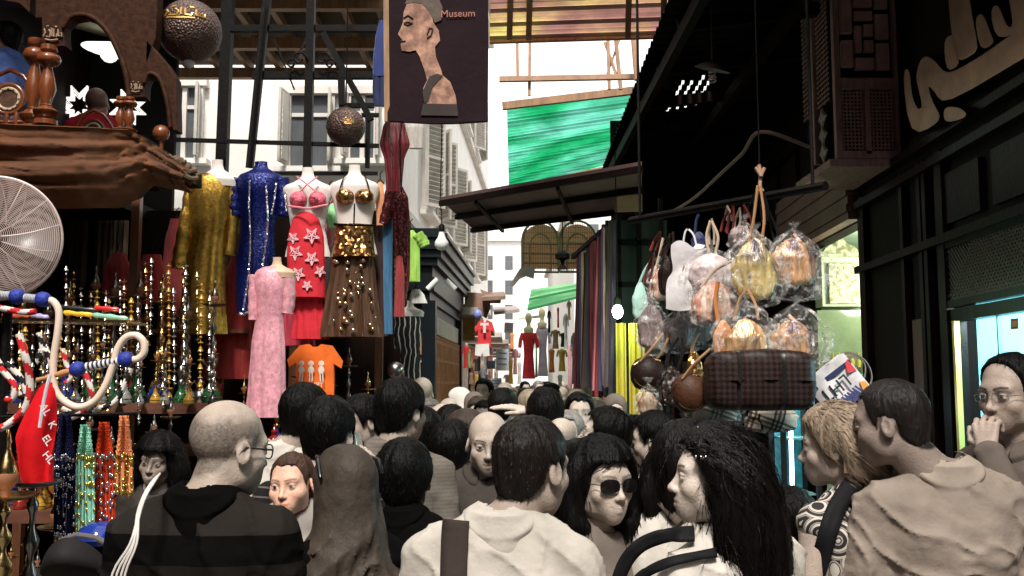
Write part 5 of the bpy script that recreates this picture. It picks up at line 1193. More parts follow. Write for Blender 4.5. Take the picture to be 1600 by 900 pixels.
# ---- brown canopy cloth
cvm = M('canopy_cloth', (.15,.062,.030), .9, var=.45, vs=4, bump=.5, bs=260, spec=.15, col2=(.11,.05,.028))
def canopy(u, v):
    x = -60+360*u
    top = np.interp(x, [-60,0,150,215,240,300], [203,205,208,212,224,268]); bot = np.interp(x, [-60,0,100,190,215,245,300], [318,322,328,326,316,292,300])
    g = max(0, (x-150)/150); y = top+(bot-top)*v
    fold = 0
    for k, (am, fr_, ph) in enumerate(((.07,1.2,.4),(.035,3.1,1.1),(.010,7,2))): fold += am*.8*(1+math.sin(1+2*v*fr_*math.pi+ph+(x/300)*(1.2+k*.6)+.5*math.sin(x/70+k)))
    fold += .011*float((1-abs(vnoise(np.array([x*.012+y*.02, y*.085-x*.012, 3.]), 15)))**3)+.006*float((1-abs(vnoise(np.array([x*.03-y*.02, y*.16, 7.]), 17)))**3); fold *= (1-.3*g); crump = .05*g*float(vnoise(np.array([x*.08, y*.09, 1.]), 5))+.02*g*float(vnoise(np.array([x*.2, y*.2, 1.]), 6))
    sag = 16*math.sin(min(1, max(0, (x+60)/270))*math.pi)*v*(1-v)*2
    return W(x, y+sag*(.6), 5.1+.5*g)+Vector((0, -fold-crump-.12*math.sin(v*math.pi), 0))
m2 = MB(); m2.grid(canopy, 130, 80, thick=.006); one(m2, 'draped_canopy', cvm, 'big brown cloth canopy draped in folds above the water pipes', 'canopy', loc=W(100,260,5.1), smooth=True)
m2 = MB(); pts = smoothpts([W(*q, 5.7) for q in ((205,222),(235,238),(262,250),(285,262),(303,276))], 6)
for k in range(9): m2.tube([p+Vector((.03*math.sin(i*.5+k), -.03*math.cos(i*.4+k*2), .035*math.cos(i*.6+k*1.3))) for i, p in enumerate(pts)], .016, 7)
one(m2, 'bundled_cloth', M('bundle_cloth', (.14,.095,.06), .9, var=.5, bump=.5), 'twisted end of brown cloth bundled along a sloping rope beside the gold dress', 'cloth', loc=pts[0], smooth=True)

# ---- balcony cafe
bal = empty('balcony', (-3.2, 6.5, 3.25), 'dark first floor balcony of a cafe with carved arches at the top left', 'balcony'); lB = local(bal)
bz = W(0,208,5.6).z
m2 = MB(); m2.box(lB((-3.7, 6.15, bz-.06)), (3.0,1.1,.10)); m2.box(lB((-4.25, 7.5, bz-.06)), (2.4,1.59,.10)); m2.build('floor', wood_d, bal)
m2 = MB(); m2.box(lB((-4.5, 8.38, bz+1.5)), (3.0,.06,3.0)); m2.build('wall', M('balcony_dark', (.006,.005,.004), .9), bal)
m2 = MB(); m2.grid(lambda u, v: lB((-5.4+2.75*u, 5.6+2.8*v, bz+1.85-.35*math.sin(v*math.pi)-.25*u+.04*math.sin(u*14))), 24, 12, thick=.01); m2.build('ceiling_cloth', M('tent_cloth', (.18,.14,.10), .9, var=.3), bal, smooth=True)
cw = M('carved_wood', (.045,.016,.007), .6, var=.7, vs=24, bump=.4, bs=24, spec=.12)
trn = M('turned_red_wood', (.20,.055,.018), .25, var=.35, vs=10, coat=.5, stretch=(3,3,.5))
ar = empty('carved_arcade', tuple(W(150,208,5.7)), 'carved wooden arcade with pointed arches along the cafe balcony', 'arcade'); lA = local(ar)
P57 = lambda x, y, d_=0: lA(W(x, y, 5.7)+Vector((0, d_, 0)))
for pl, nm in (([(55,-40),(248,-40),(243,60),(228,105),(226,152),(203,152),(197,112),(185,80),(170,52),(150,32),(130,25),(112,28),(100,40),(100,60),(102,72),(65,72),(65,28),(55,28)],'arch'),([(228,60),(262,100),(275,122),(277,204),(267,204),(262,160),(252,128),(240,117),(230,120),(226,134)],'arch'),([(-60,-40),(50,-40),(46,20),(30,5),(0,0),(-60,0)],'arch')):
    m2 = MB(); m2.prism(pl, lambda x, y, d_: P57(x, y, d_), .10); m2.build(nm, cw, ar, bevel=.006)
m2 = MB(); rim = smoothpts([P57(x, y, -.01) for x, y in ((100,44),(112,28),(130,24),(150,31),(170,51),(185,79),(197,112),(203,150))], 5); m2.tube(rim, .018, 8); rim = smoothpts([P57(x, y, -.01) for x, y in ((226,130),(231,118),(240,116),(252,127),(262,160),(267,200))], 5); m2.tube(rim, .014, 8); m2.build('arch_rim', cw, ar, smooth=True)
def turned(x, y0, y1, Y, r=.05):
    a = W(x, y0, Y); b = W(x, y1, Y); H_ = a.z-b.z; m2 = MB(); pr = [(.0001,0),(1,0),(1,.06),(.5,.08),(.9,.12),(1.1,.17),(.6,.22),(.35,.25),(.45,.3),(.75,.45),(.6,.6),(.35,.72),(.4,.74),(.9,.78),(1.05,.83),(.9,.88),(.4,.91),(.7,.94),(.7,1),(.0001,1)]
    m2.lathe([(q*r, z*H_) for q, z in pr], lA(Vector((a.x, Y, b.z))), 16); m2.lathe([(r*.5,H_*.235),(r*.55,H_*.245),(r*.5,H_*.255)], lA(Vector((a.x, Y, b.z))), 16, mi=0, cap=False); m2.build('column', trn, ar, smooth=True)
turned(57,62,206,5.75,.07); turned(77,72,196,5.68,.07); turned(190,152,214,5.75,.045); turned(203,152,214,5.7,.045)
for x, y, r__ in ((252,208,.05),): m2 = MB(); m2.ball(P57(x, y), r__, 14); m2.tube([P57(x, y), P57(x, y+25)], .012, 8); m2.build('finial', trn, ar, smooth=True)
# arabic flourish on the capital block and the spandrel as raised strokes
def strokes(mb, paths, to, r, seg=5, flat=None):
    for p in paths: mb.tube([to(x, y) for x, y in p], r, seg)
CAL = [[(0,0),(.12,.3),(.05,.55)],[(.15,0),(.35,-.05),(.4,.3),(.3,.5)],[(.45,.6),(.47,0)],[(.55,.55),(.58,0),(.72,-.02),(.74,.2)],[(.8,.5),(.82,.05),(1,0),(.98,.25),(.9,.2)],[(.1,-.2),(.4,-.28),(.8,-.22)],[(.2,.7),(.3,.75)],[(.65,.7),(.75,.66)]]
m2 = MB(); strokes(m2, CAL, lambda x, y: P57(69+29*x, 58-22*y, -.012), .006); strokes(m2, CAL, lambda x, y: P57(205+18*x, 140-16*y, -.012), .004); m2.build('carved_script', M('script_wood', (.30,.19,.12), .5), ar, smooth=True)
# chairs with round inlaid backs
def cafe_chair(xc, yc, Y, rpx, label, cut=False):
    t = empty('carved_chair', tuple(W(xc, 215, Y)), label, 'chair', 'carved chairs on the cafe balcony'); l = local(t); o = W(xc, yc, Y); r0 = PX(rpx, Y)
    q = lambda x, z, d_=0: l(o+Vector((x, d_, z)))
    m2 = MB(); m2.tube([q(r0*math.cos(a), r0*math.sin(a)) for a in np.linspace(0, 2*math.pi, 33)], r0*.16, 8, cap=False); m2.tube([q(-r0*2.1,-r0*1.6), q(-r0*1.6, r0*.3), q(-r0*.9, r0*1.6), q(0, r0*2.0), q(r0*.9, r0*1.6), q(r0*1.7, r0*.5), q(r0*2.2,-r0*.9)], r0*.15, 8)
    m2.build('back_frame', trn, t, smooth=True)
    m2 = MB(); m2.lathe([(.0001,0),(r0*.9,0),(r0*.9,.015),(.0001,.015)], q(0,0,.01), 20, (R(90),0,0)); m2.build('back_disc', M('inlay_dark', (.10,.05,.03), .4, var=.6, vs=60), t, smooth=True)
    m2 = MB(); m2.tube([q(r0*.72*math.cos(a), r0*.72*math.sin(a), -.008) for a in np.linspace(0, 2*math.pi, 25)], r0*.10, 6, cap=False)
    for k in range(12): a = k*math.pi/6; m2.ball(q(r0*.72*math.cos(a), r0*.72*math.sin(a), -.02), r0*.06, 6)
    m2.build('inlay_ring', M('inlay_bone', (.62,.50,.34), .4), t, smooth=True)
    m2 = MB()
    for k in range(7): x = -r0*1.9+k*r0*.62; m2.lathe([(.0001,0),(.012,0),(.02,.04),(.01,.08),(.022,.12),(.01,.18),(.0001,.18)], q(x, -r0*2.6), 8)
    m2.tube([q(-r0*2.3,-r0*1.55), q(r0*2.3,-r0*1.55)], r0*.12, 8); m2.build('spindles', trn, t, smooth=True)
    m2 = MB(); m2.box(q(0,-r0*2.6,.22), (r0*4.4,.45,.05)); m2.build('seat', trn, t)
    for x in (-1,1):
        m2 = MB(); m2.tube([q(x*r0*2.2, r0*.1 if x > 0 else -r0*.5), q(x*r0*2.2,-r0*3.1)], r0*.13, 8); m2.build('leg', trn, t, smooth=True)
cafe_chair(14,155,6.0,24,'carved red wood chair with large round inlaid back, leftmost on the balcony')
cafe_chair(146,205,6.3,17,'lower carved chair with a curved arm rail in front of the man in red')
# eight pointed star lamps
def star(xc, yc, Y, rpx, label):
    t = empty('star_lamp', tuple(W(xc, yc, Y)), label, 'star lamp', 'white star lamps in the cafe'); r0 = PX(rpx, Y)
    for sc_, nm, e in ((1,'outer_frame',1.6),(.8,'middle_frame',1.6),(.6,'inner_frame',1.6)):
        m2 = MB(); pts = []
        for k in range(16):
            a = k*math.pi/8+math.pi/8; q = r0*sc_*(1 if k % 2 == 0 else .52); pts.append(Vector((q*math.cos(a), -.01, q*math.sin(a))))
        pts.append(pts[0]); 
        for a, b in zip(pts[:-1], pts[1:]): m2.beam(a, b, .008*sc_, .02, up=(0,1,0))
        m2.build(nm, M('star_white', (.9,.88,.84), .5, emis=.45, ecol=(1,.97,.92)), t)
star(124,165,7.6,34,'white eight pointed star lamp on the left behind the carved chair'); star(201,168,7.6,31,'white eight pointed star lamp on the right behind the twin columns')
m2 = MB(); m2.lathe([(.02,.06),(.2,.0),(.21,-.01),(.0001,-.012)], (0,0,0), 20); m2.ball((0,0,-.03), .07, 12); o_ = m2.build('balcony_light', M('glow_green_lamp', (.75,.8,.68), .4, emis=1.0, ecol=(.8,.9,.75)), None, smooth=True); o_.location = W(172,78,7.2); o_.rotation_euler = (R(25),R(20),0); tag(o_, 'pale greenish round lamp under the cafe ceiling cloth', 'lamp')

# ---- hanging globes
ham = M('hammered_metal', (.10,.06,.048), .45, metal=.5, var=.5, vs=10, bump=.8, bs=70, kind='voronoi')
def globe(xc, yc, rpx, Y, label, cal, bulb=True):
    c_ = W(xc, yc, Y); t = empty('globe_lantern', tuple(c_), label, 'lantern', 'hammered globe lanterns'); r0 = PX(rpx, Y)
    m2 = MB(); m2.ball((0,0,0), r0, 36); m2.build('globe', ham, t, smooth=True)
    m2 = MB(); m2.tube([(0,0,r0), (0,0,r0+2.0)], .006, 6); m2.lathe([(.0001,0),(r0*.18,0),(r0*.10,r0*.14),(.0001,r0*.15)], (0,0,r0*.97), 12); m2.build('chain', iron, t)
    m2 = MB(); to = lambda x, z: Vector((x*r0, -math.sqrt(max(.01, 1-x*x-z*z))*r0*1.004, z*r0)); strokes(m2, [[(cal[0]+cal[2]*x, cal[1]+cal[3]*y) for x, y in p] for p in [[(a[0]+(b[0]-a[0])*t_, a[1]+(b[1]-a[1])*t_) for a, b in zip(p[:-1], p[1:]) for t_ in (0,.33,.66)]+[p[-1]] for p in CAL]], to, r0*.034); m2.build('gold_script', M('gold_leaf', (.85,.52,.16), .35, metal=.6), t, smooth=True)
    if bulb: m2 = MB(); m2.ball((0,0,-r0*1.0), r0*.17, 12, sz=1.3); m2.build('bulb', M('frosted', (.6,.55,.62), .2), t, smooth=True)
globe(297,49,50,6.0,'large hammered metal globe lantern with gold Arabic script at the top left',(-.55,.18,1.25,.42))
globe(540,198,31,7.2,'smaller hammered globe lantern hanging before the shuttered window',(.05,-.02,.5,.3), False)

# ---- hanging banner bag with a plain generic profile
bn = empty('hanging_banner', tuple(W(684,90,5.2)), 'dark printed cloth panel with an ochre head in profile, hanging over the lane', 'banner'); lN = local(bn)
bp = lambda x, y, d_=0: lN(W(x, y, 5.2)+Vector((0, -d_-.02*math.sin((x-606)/155*math.pi)-.008*math.sin((x+y*.7)/23)*(y/200 if y > 0 else 0), 0)))
m2 = MB(); m2.grid(lambda u, v: bp(607+155*u, -40+(229+4*math.sin(u*math.pi))*v, -.034), 40, 50, thick=.03); m2.build('cloth', cloth('banner_cloth', (.022,.012,.015), .8), bn, smooth=True)
def flatp(pl, mt, nm, d_=.004):
    from mathutils.geometry import tessellate_polygon
    m2 = MB(); bmx = bmesh.new(); vs_ = [bmx.verts.new((x, y, 0)) for x, y in pl]; bmx.faces.new(vs_); bmesh.ops.triangulate(bmx, faces=bmx.faces)
    for _ in range(3): bmesh.ops.subdivide_edges(bmx, edges=[e for e in bmx.edges if e.calc_length() > 9], cuts=1)
    bmesh.ops.triangulate(bmx, faces=bmx.faces); bmx.verts.index_update(); m2.add([bp(v.co.x, v.co.y, d_) for v in bmx.verts], [tuple(v.index for v in f.verts) for f in bmx.faces]); bmx.free(); return m2.build(nm, mt, bn)
ochre = M('print_ochre', (.46,.25,.17), .8, var=.55, vs=22, col2=(.26,.13,.09)); dk = M('print_dark', (.035,.022,.02), .8); okl = M('print_shoulder', (.33,.19,.14), .8, var=.5, vs=30)
face = [(636,8),(652,3),(668,10),(674,24),(678,38),(686,50),(688,66),(680,76),(682,92),(690,112),(692,120),(704,130),(712,150),(714,164),(664,164),(662,140),(668,128),(664,112),(656,90),(650,80),(640,82),(628,80),(626,70),(629,64),(625,58),(622,54),(626,46),(630,36),(631,20)]
flatp(face, ochre, 'printed_head'); flatp([(633,8),(640,-8),(662,-14),(684,-4),(692,14),(690,34),(680,38),(672,22),(660,8),(646,6)], M('print_hair', (.10,.07,.055), .8, var=.5, vs=20), 'printed_hair', .006); flatp([(664,164),(661,146),(668,130),(672,122),(684,118),(693,121),(686,128),(676,140),(670,160)], dk, 'printed_collar', .008); flatp([(662,164),(714,164),(716,182),(658,182)], dk, 'printed_base', .005)
m2 = MB(); m2.tube([bp(x, y, .008) for x, y in ((631,30),(638,26),(646,31))], .004, 5); m2.tube([bp(x, y, .008) for x, y in ((631,38),(637,36),(645,38),(638,41),(632,39))], .003, 5); m2.tube([bp(x, y, .008) for x, y in ((668,56),(672,46),(677,48),(674,58),(668,62))], .004, 5); m2.tube([bp(x, y, .008) for x, y in ((626,65),(631,66),(634,65))], .003, 5); m2.build('printed_lines', dk, bn)
m2 = MB(); text_into(m2, 'Museum', .055, lambda a, b, d_: bp(716+a*F/5.2*1.0, 24-b*F/5.2-a*14, .006+d_), .003); m2.build('lettering', M('print_red', (.40,.16,.12), .8), bn)
m2 = MB(); m2.beam(lN(W(603,-40,5.21)), lN(W(605,190,5.21)), .016, .03); m2.build('side_rod', wood_l, bn)

# ---- generic lofted garments, given as photo rows (y, centre x, half width)
def garment(name, rows, Y, mat, parent, ratio=.55, nf=9, fa=0., fz=1., n=56, nz=46, ph=0., rough=0., dy=0., front=0.):
    l = local(parent); ys_ = np.array([r__[0] for r__ in rows], float); cx = np.array([r__[1] for r__ in rows], float); hw = np.array([r__[2] for r__ in rows], float)
    def sm(v, arr):            # smooth interpolation
        i = np.searchsorted(ys_, v)-1; i = min(max(i, 0), len(ys_)-2); t = (v-ys_[i])/(ys_[i+1]-ys_[i]); t = t*t*(3-2*t)*.5+t*.5; return arr[i]*(1-t)+arr[i+1]*t
    vs_ = []
    for k in range(nz+1):
        v = ys_[0]+(ys_[-1]-ys_[0])*k/nz; c_ = W(sm(v, cx), v, Y); r0 = PX(sm(v, hw), Y); t = k/nz; am = fa*(t**fz)
        for j in range(n):
            a = 2*math.pi*j/n; f_ = 1+am*(.6*math.sin(nf*a+ph+1.5*math.sin(t*3))+.4*math.sin((nf*1.7)*a+ph*2)) ; w_ = rough*math.sin(9*t+3*a)
            rr = ratio*(1.0 if math.sin(a) > 0 else 1.0+front*math.exp(-((t-.18)/.12)**2)); vs_.append(l(c_+Vector((r0*math.cos(a)*(f_*.5+.5), r0*rr*math.sin(a)*f_+dy+w_, 0))))
    m2 = MB(); m2.add(vs_, [(i*n+j, i*n+(j+1) % n, (i+1)*n+(j+1) % n, (i+1)*n+j) for i in range(nz) for j in range(n)]+[tuple(range(n))[::-1], tuple(nz*n+j for j in range(n))])
    return m2.build(name, mat, parent, smooth=True, angle=80)
mann = M('mannequin_white', (.72,.66,.62), .45, var=.08)
def torso_dummy(parent, xc, ytop, s_, Y, yb=None, mat=mann):
    g = [(0,0,9),(8,0,9),(16,0,11),(22,0,20),(27,0,34),(34,0,40),(45,0,38),(62,0,33),(80,0,29),(95,0,27),(115,0,31),(140,0,36)]
    rows = [(ytop+a*s_, xc+b*s_, c*s_) for a, b, c in g if yb is None or ytop+a*s_ < yb]; return garment('dummy', rows, Y, mat, parent, .5, n=36, nz=30)
def sleeve(parent, pts, Y, rs, mat, name='sleeve', dy=0):
    l = local(parent); P_ = smoothpts([W(*p, Y+dy) for p in pts], 5); k = len(P_); r__ = np.interp(np.linspace(0,1,k), np.linspace(0,1,len(rs)), rs)
    r__ = [q*(1+.07*math.sin(i*1.9)) for i, q in enumerate(r__)]; m2 = MB(); m2.tube([l(p) for p in P_], r__, 12, flat=.7); return m2.build(name, mat, parent, smooth=True)
def dress(px, py, Y, label, cat='dress', name='dress', group='dresses hanging on the left stall'): return empty(name, tuple(W(px, py, Y)), label, cat, group)
goldm = sequin('gold_lame', (.62,.37,.07), 420, .33, .5, .9, .5)
d1 = dress(330,262,7.0,'long shiny gold dress with flared sleeves, leftmost of the hanging dresses'); torso_dummy(d1, 340, 250, .95, 7.0, 300)
garment('gown', [(272,333,20),(279,332,38),(292,330,38),(330,328,33),(372,326,27),(400,322,31),(450,318,33),(522,317,36)], 7.0, goldm, d1, .5, 7, .16, .8, ph=1, front=.2)
sleeve(d1, [(303,285),(297,320),(290,360),(285,400),(284,420)], 7.0, [.07,.06,.06,.075,.08], goldm); sleeve(d1, [(364,285),(366,320),(364,360),(360,400)], 7.0, [.07,.05,.05,.06], goldm)
blu = sequin('blue_sequin', (.005,.012,.13), 260, .3, .4, .4, .6)
d2 = dress(408,255,7.0,'deep blue sequin gown with silver trimmed front, second dress from the left')
garment('gown', [(253,408,10),(262,408,10),(268,408,20),(276,407,36),(290,406,36),(320,405,31),(360,402,27),(400,399,31),(440,396,27),(490,393,22)], 7.0, blu, d2, .55, 8, .08, 1.4, front=.3)
for s_ in (-1,1): sleeve(d2, [(407+s_*33,280),(407+s_*38,300),(407+s_*38,322),(407+s_*37,338)], 7.0, [.06,.055,.055,.05], blu)
m2 = MB(); ld = local(d2)
for pts in (((390,282),(389,320),(391,370),(388,430),(380,485)),((432,285),(428,315),(424,335)),((446,300),(447,330)),((416,290),(418,350),(410,420),(402,480))): m2.tube([ld(W(*p, 6.84)) for p in smoothpts([(x, y, 0) for x, y in pts], 5) and [(q.x, q.y) for q in smoothpts([(x, y, 0) for x, y in pts], 5)]], .007, 6)
m2.tube([ld(W(374+3*i, 490+1.5*math.sin(i), 6.88)) for i in range(13)], .012, 6); m2.build('silver_trim', sequin('silver_trim', (.85,.85,.88), 90, .25), d2, smooth=True)
redm = cloth('red_crepe', (.62,.035,.05), .6); redd = cloth('red_dark', (.26,.015,.018), .75)
d3 = dress(482,262,6.9,'coral red halter dance costume with white flowers on a white dummy'); torso_dummy(d3, 481, 262, 1.0, 6.9)
for s_ in (-1,1):
    m2 = MB(); l3 = local(d3); m2.ball(l3(W(481+s_*15, 312, 6.82)), PX(14, 6.9), 16, sy=.9, sz=.95); m2.build('bra_cup', sequin('pink_bra', (.75,.14,.20), 120, .4, .6, .1, .7), d3, smooth=True)
m2 = MB(); l3 = local(d3); m2.tube([l3(W(*p)) for p in ((468,300,6.72),(480,288,6.72),(496,276,6.78))], .006, 6); m2.tube([l3(W(*p)) for p in ((494,300,6.72),(480,288,6.72),(464,276,6.78))], .006, 6); m2.tube([l3(W(*p)) for p in ((450,322,6.8),(481,326,6.72),(512,320,6.8))], .008, 6); m2.build('strap', M('pink_strap', (.75,.25,.30), .6), d3)
garment('skirt', [(325,479,8),(345,478,22),(370,478,28),(400,478,30),(440,479,29),(465,479,29)], 6.86, redm, d3, .56, 7, .05, 1)
garment('skirt_ruffle', [(456,479,27),(470,482,26),(500,485,25),(530,484,28)], 6.92, redm, d3, .5, 11, .2, .6)
m2 = MB()
def flower(x, y, r__, Y=6.86):
    pts = []
    for k in range(10):
        a = k*math.pi/5+.3; q = r__*(1 if k % 2 == 0 else .42); pts.append((x+q*math.cos(a), y+q*math.sin(a)))
    def on(xx, yy): hw = 29.; dx = (xx-478.5)/hw; return l3(W(xx, yy, Y-.56*PX(hw, Y)*math.sqrt(max(.02, 1-dx*dx))-.012))
    for a, b in zip(pts, pts[1:]+pts[:1]): m2.tube([on(*a), on((a[0]+b[0])/2, (a[1]+b[1])/2), on(*b)], .0045, 4)
    for k in range(0, 10, 2): m2.tube([on(x, y), on(*pts[k])], .006, 4)
for x, y, r__ in ((487,368,13),(458,372,9),(461,395,12),(487,404,11),(466,428,11),(500,424,9),(480,446,8)): flower(x, y, r__)
build_each(m2, 'flower_print', M('print_pink', (.80,.45,.48), .7), d3)
pk = sequin('pink_sequin', (.80,.36,.42), 420, .45, .35, .2, .5)
d4 = dress(425,402,6.2,'long pink sequin gown on a flesh toned dummy, lowest of the dresses'); torso_dummy(d4, 433, 402, .72, 6.2, 440, M('mannequin_tan', (.62,.42,.28), .5))
garment('gown', [(417,427,14),(424,426,27),(440,424,28),(470,423,23),(500,421,22),(540,419,26),(600,417,28),(652,415,30)], 6.2, pk, d4, .52, 8, .14, 1.2, front=.3)
sleeve(d4, [(401,430),(398,465),(397,500)], 6.2, [.05,.045,.04], pk); sleeve(d4, [(451,430),(452,465),(449,490)], 6.2, [.05,.045,.04], pk)
brn = M('brown_lurex', (.11,.055,.03), .4, var=.6, vs=20, stretch=(8,8,.5), metal=.3); brc = sequin('bronze_coins', (.42,.22,.08), 60, .3, .7)
d5 = dress(553,258,6.9,'brown and bronze belly dance costume with coin belt on a white dummy'); torso_dummy(d5, 554, 258, 1.0, 6.9)
l5 = local(d5)
for s_ in (-1,1): m2 = MB(); m2.ball(l5(W(554+s_*15, 307, 6.82)), PX(15, 6.9), 16, sy=.9, sz=.8); m2.build('bra_cup', brc, d5, smooth=True)
m2 = MB()
for s_ in (-1,1): m2.tube([l5(W(554+s_*24, 300, 6.76)), l5(W(554+s_*20, 285, 6.8)), l5(W(554+s_*14, 270, 6.85))], .005, 6)
m2.tube([l5(W(554,318,6.72)), l5(W(553,350,6.74))], .006, 6); m2.tube([l5(W(522,350,6.82)), l5(W(553,352,6.7)), l5(W(586,352,6.82))], .008, 6); m2.build('strap', wood_d, d5)
garment('hip_belt', [(352,553,30),(380,553,31),(402,552,34)], 6.86, brc, d5, .62, 6, .05, 1)
garment('skirt', [(392,552,33),(430,551,35),(470,549,40),(527,548,47)], 6.9, brn, d5, .5, 16, .22, .7, n=110)
m2 = MB(); rr5 = random.Random(3)
for _ in range(46): 
    y = rr5.uniform(360,520); hw = np.interp(y, [352,400,527], [30,34,46]); x = 551+rr5.uniform(-.85,.85)*hw; dx = (x-551)/hw; m2.ball(l5(W(x, y, 6.9-.60*PX(hw, 6.9)*math.sqrt(1-dx*dx)-.01)), rr5.uniform(.008,.02), 8, sy=.4)
build_each(m2, 'coin', M('coin_mix', (.75,.5,.3), .2, metal=.9, var=.8, vs=9), d5, smooth=True)
# plainer hanging robes and skirts
def robe(label, rows, Y, col, nm='robe', nf=8, fa=.2, cat='robe', rough_=.8, seq=None, group='robes hanging on the left stall', mat=None, arms_=None, metal=0):
    t = empty(nm, tuple(W(rows[0][1], rows[0][0], Y)), label, cat, group); mt = mat or (sequin(seq, col, 120, .35, .6, .3, .6) if seq else M('robe_'+'_'.join(label.split()[:3]), col, rough_, var=.45, vs=7, stretch=(5,5,.6), bump=.5, bs=18, sheen=.2, metal=metal))
    garment('cloth', rows, Y, mt, t, .45, nf, fa, .6, n=90, ph=rows[0][1]); 
    for a in (arms_ or []): sleeve(t, a, Y, [.05,.05,.045], mt)
    m2 = MB(); l = local(t); x, y = rows[0][1], rows[0][0]; m2.tube([l(W(x-6, y+2, Y)), l(W(x, y-5, Y)), l(W(x+6, y+2, Y))], .006, 6); m2.tube([l(W(x, y-5, Y)), l(W(x, y-14, Y)), l(W(x+4, y-18, Y))], .004, 6); m2.build('hanger', iron, t); return t
robe('dark red skirt hanging behind the gold dress, on its left', [(342,276,10),(380,274,17),(470,272,22),(568,270,26)], 7.45, (.20,.012,.010), 'skirt', 9, .25, 'skirt')
robe('wide brick red skirt hanging between the gold and the blue dresses', [(398,378,16),(450,370,28),(520,364,38),(592,362,42)], 7.35, (.34,.022,.018), 'skirt', 8, .15, 'skirt')
robe('small red blouse showing at the far left behind the water pipes', [(395,185,10),(420,184,22),(470,184,26)], 7.1, (.34,.02,.02), 'blouse', 6, .1, 'blouse')
robe('red blouse hanging behind the silver water pipe near the gold dress', [(398,238,14),(430,236,22),(475,236,22)], 7.12, (.38,.02,.02), 'blouse', 6, .1, 'blouse')
robe('magenta red skirt under the flowered halter costume', [(462,462,18),(500,464,24),(540,466,26)], 7.15, (.45,.02,.05), 'skirt', 9, .2, 'skirt')
robe('near black burgundy robe right of the brown dance costume', [(350,590,8),(370,588,12),(450,590,14),(525,590,15)], 7.05, (.035,.008,.008), nf=6)
robe('peach sleeve garment strip beside the brown costume', [(285,594,4),(310,594,7),(352,595,7)], 6.95, (.75,.33,.15), 'garment', 4, .1, 'garment')
robe('steel blue long robe hanging near the right end of the rail', [(328,606,6),(345,606,8),(430,606,7),(522,607,6)], 6.85, (.04,.16,.30), nf=5)
robe('brown spangled robe right of the steel blue one', [(320,616,8),(340,618,12),(400,620,12),(470,622,12)], 6.95, (.16,.08,.05), seq='brown_spangle', nf=6)
robe('burgundy sequin dress hanging at the right end of the stall', [(292,622,8),(310,624,14),(360,628,13),(430,630,10),(495,622,8)], 6.8, (.12,.012,.015), seq='burgundy_sequin', nf=7, arms_=[[(612,300),(606,330),(600,350)]])
robe('red and black striped robe low at the end of the stall', [(400,624,5),(430,625,7),(495,624,8)], 6.7, (.30,.03,.03), nf=5)
robe('pink sequined blouse behind the coral costume', [(300,515,5),(320,512,9),(370,512,8),(385,512,7)], 7.2, (.5,.12,.15), 'blouse', 5, .1, 'blouse')
robe('mint green costume piece between the coral and the brown costumes', [(318,521,5),(335,518,11),(356,519,8)], 7.1, (.35,.75,.35), 'blouse', 5, .1, 'blouse')
robe('black robe in shadow behind the coral and brown costumes', [(330,516,10),(400,514,16),(520,514,18)], 7.6, (.02,.014,.012), nf=7)
robe('lime green T-shirt hanging by the black kiosk', [(360,641,6),(372,643,13),(405,644,12),(440,642,14)], 7.4, (.42,.75,.12), 'shirt', 5, .08, 'shirt', arms_=[[(652,366),(660,376),(664,384)],[(632,366),(626,378)]])
robe('white garment hem hanging under the lime shirt', [(452,650,6),(462,652,12),(474,654,14)], 7.5, (.75,.73,.70), 'garment', 4, .1, 'garment')
# scarf bundle hanging from the rail above
bund = M('bundle_red', (.14,.012,.018), .45, var=.7, vs=9, stretch=(5,5,.6), bump=.5, bs=16)
t = robe('dark red scarves bunched and hanging below the printed banner', [(178,618,10),(200,616,18),(226,617,23),(250,616,15),(280,616,12),(300,615,11)], 6.4, (.1,.01,.012), 'scarf_bundle', 7, .3, 'scarves', mat=bund, group='hanging clothes by the banner')
m2 = MB(); l = local(t); m2.tube([l(W(x, y, 6.2)) for x, y in ((628,185),(624,220),(625,260),(627,300))], .008, 6); m2.tube([l(W(x, y, 6.2)) for x, y in ((604,190),(614,235),(612,265))], .004, 6); m2.build('bead_string', silver, t)
robe('pale grey cloth corner hanging beside the dark red scarves', [(186,650,8),(200,649,14),(232,650,12)], 6.9, (.55,.50,.45), 'cloth', 3, .05, 'cloth')
t = robe('blue denim trousers hanging left of the printed banner', [(32,597,5),(60,595,9),(95,594,12),(120,594,12)], 6.2, (.012,.03,.16), 'trousers', 5, .15, 'trousers', group='hanging clothes by the banner')
for s_, x1 in ((-1,590),(1,600)): garment('leg', [(116,594+s_*5,7),(140,593+s_*5,6),(166,594+s_*4,6)], 6.2, M('denim_dark', (.01,.018,.07), .8), t, .6, 4, .1, 1, n=24, nz=10)
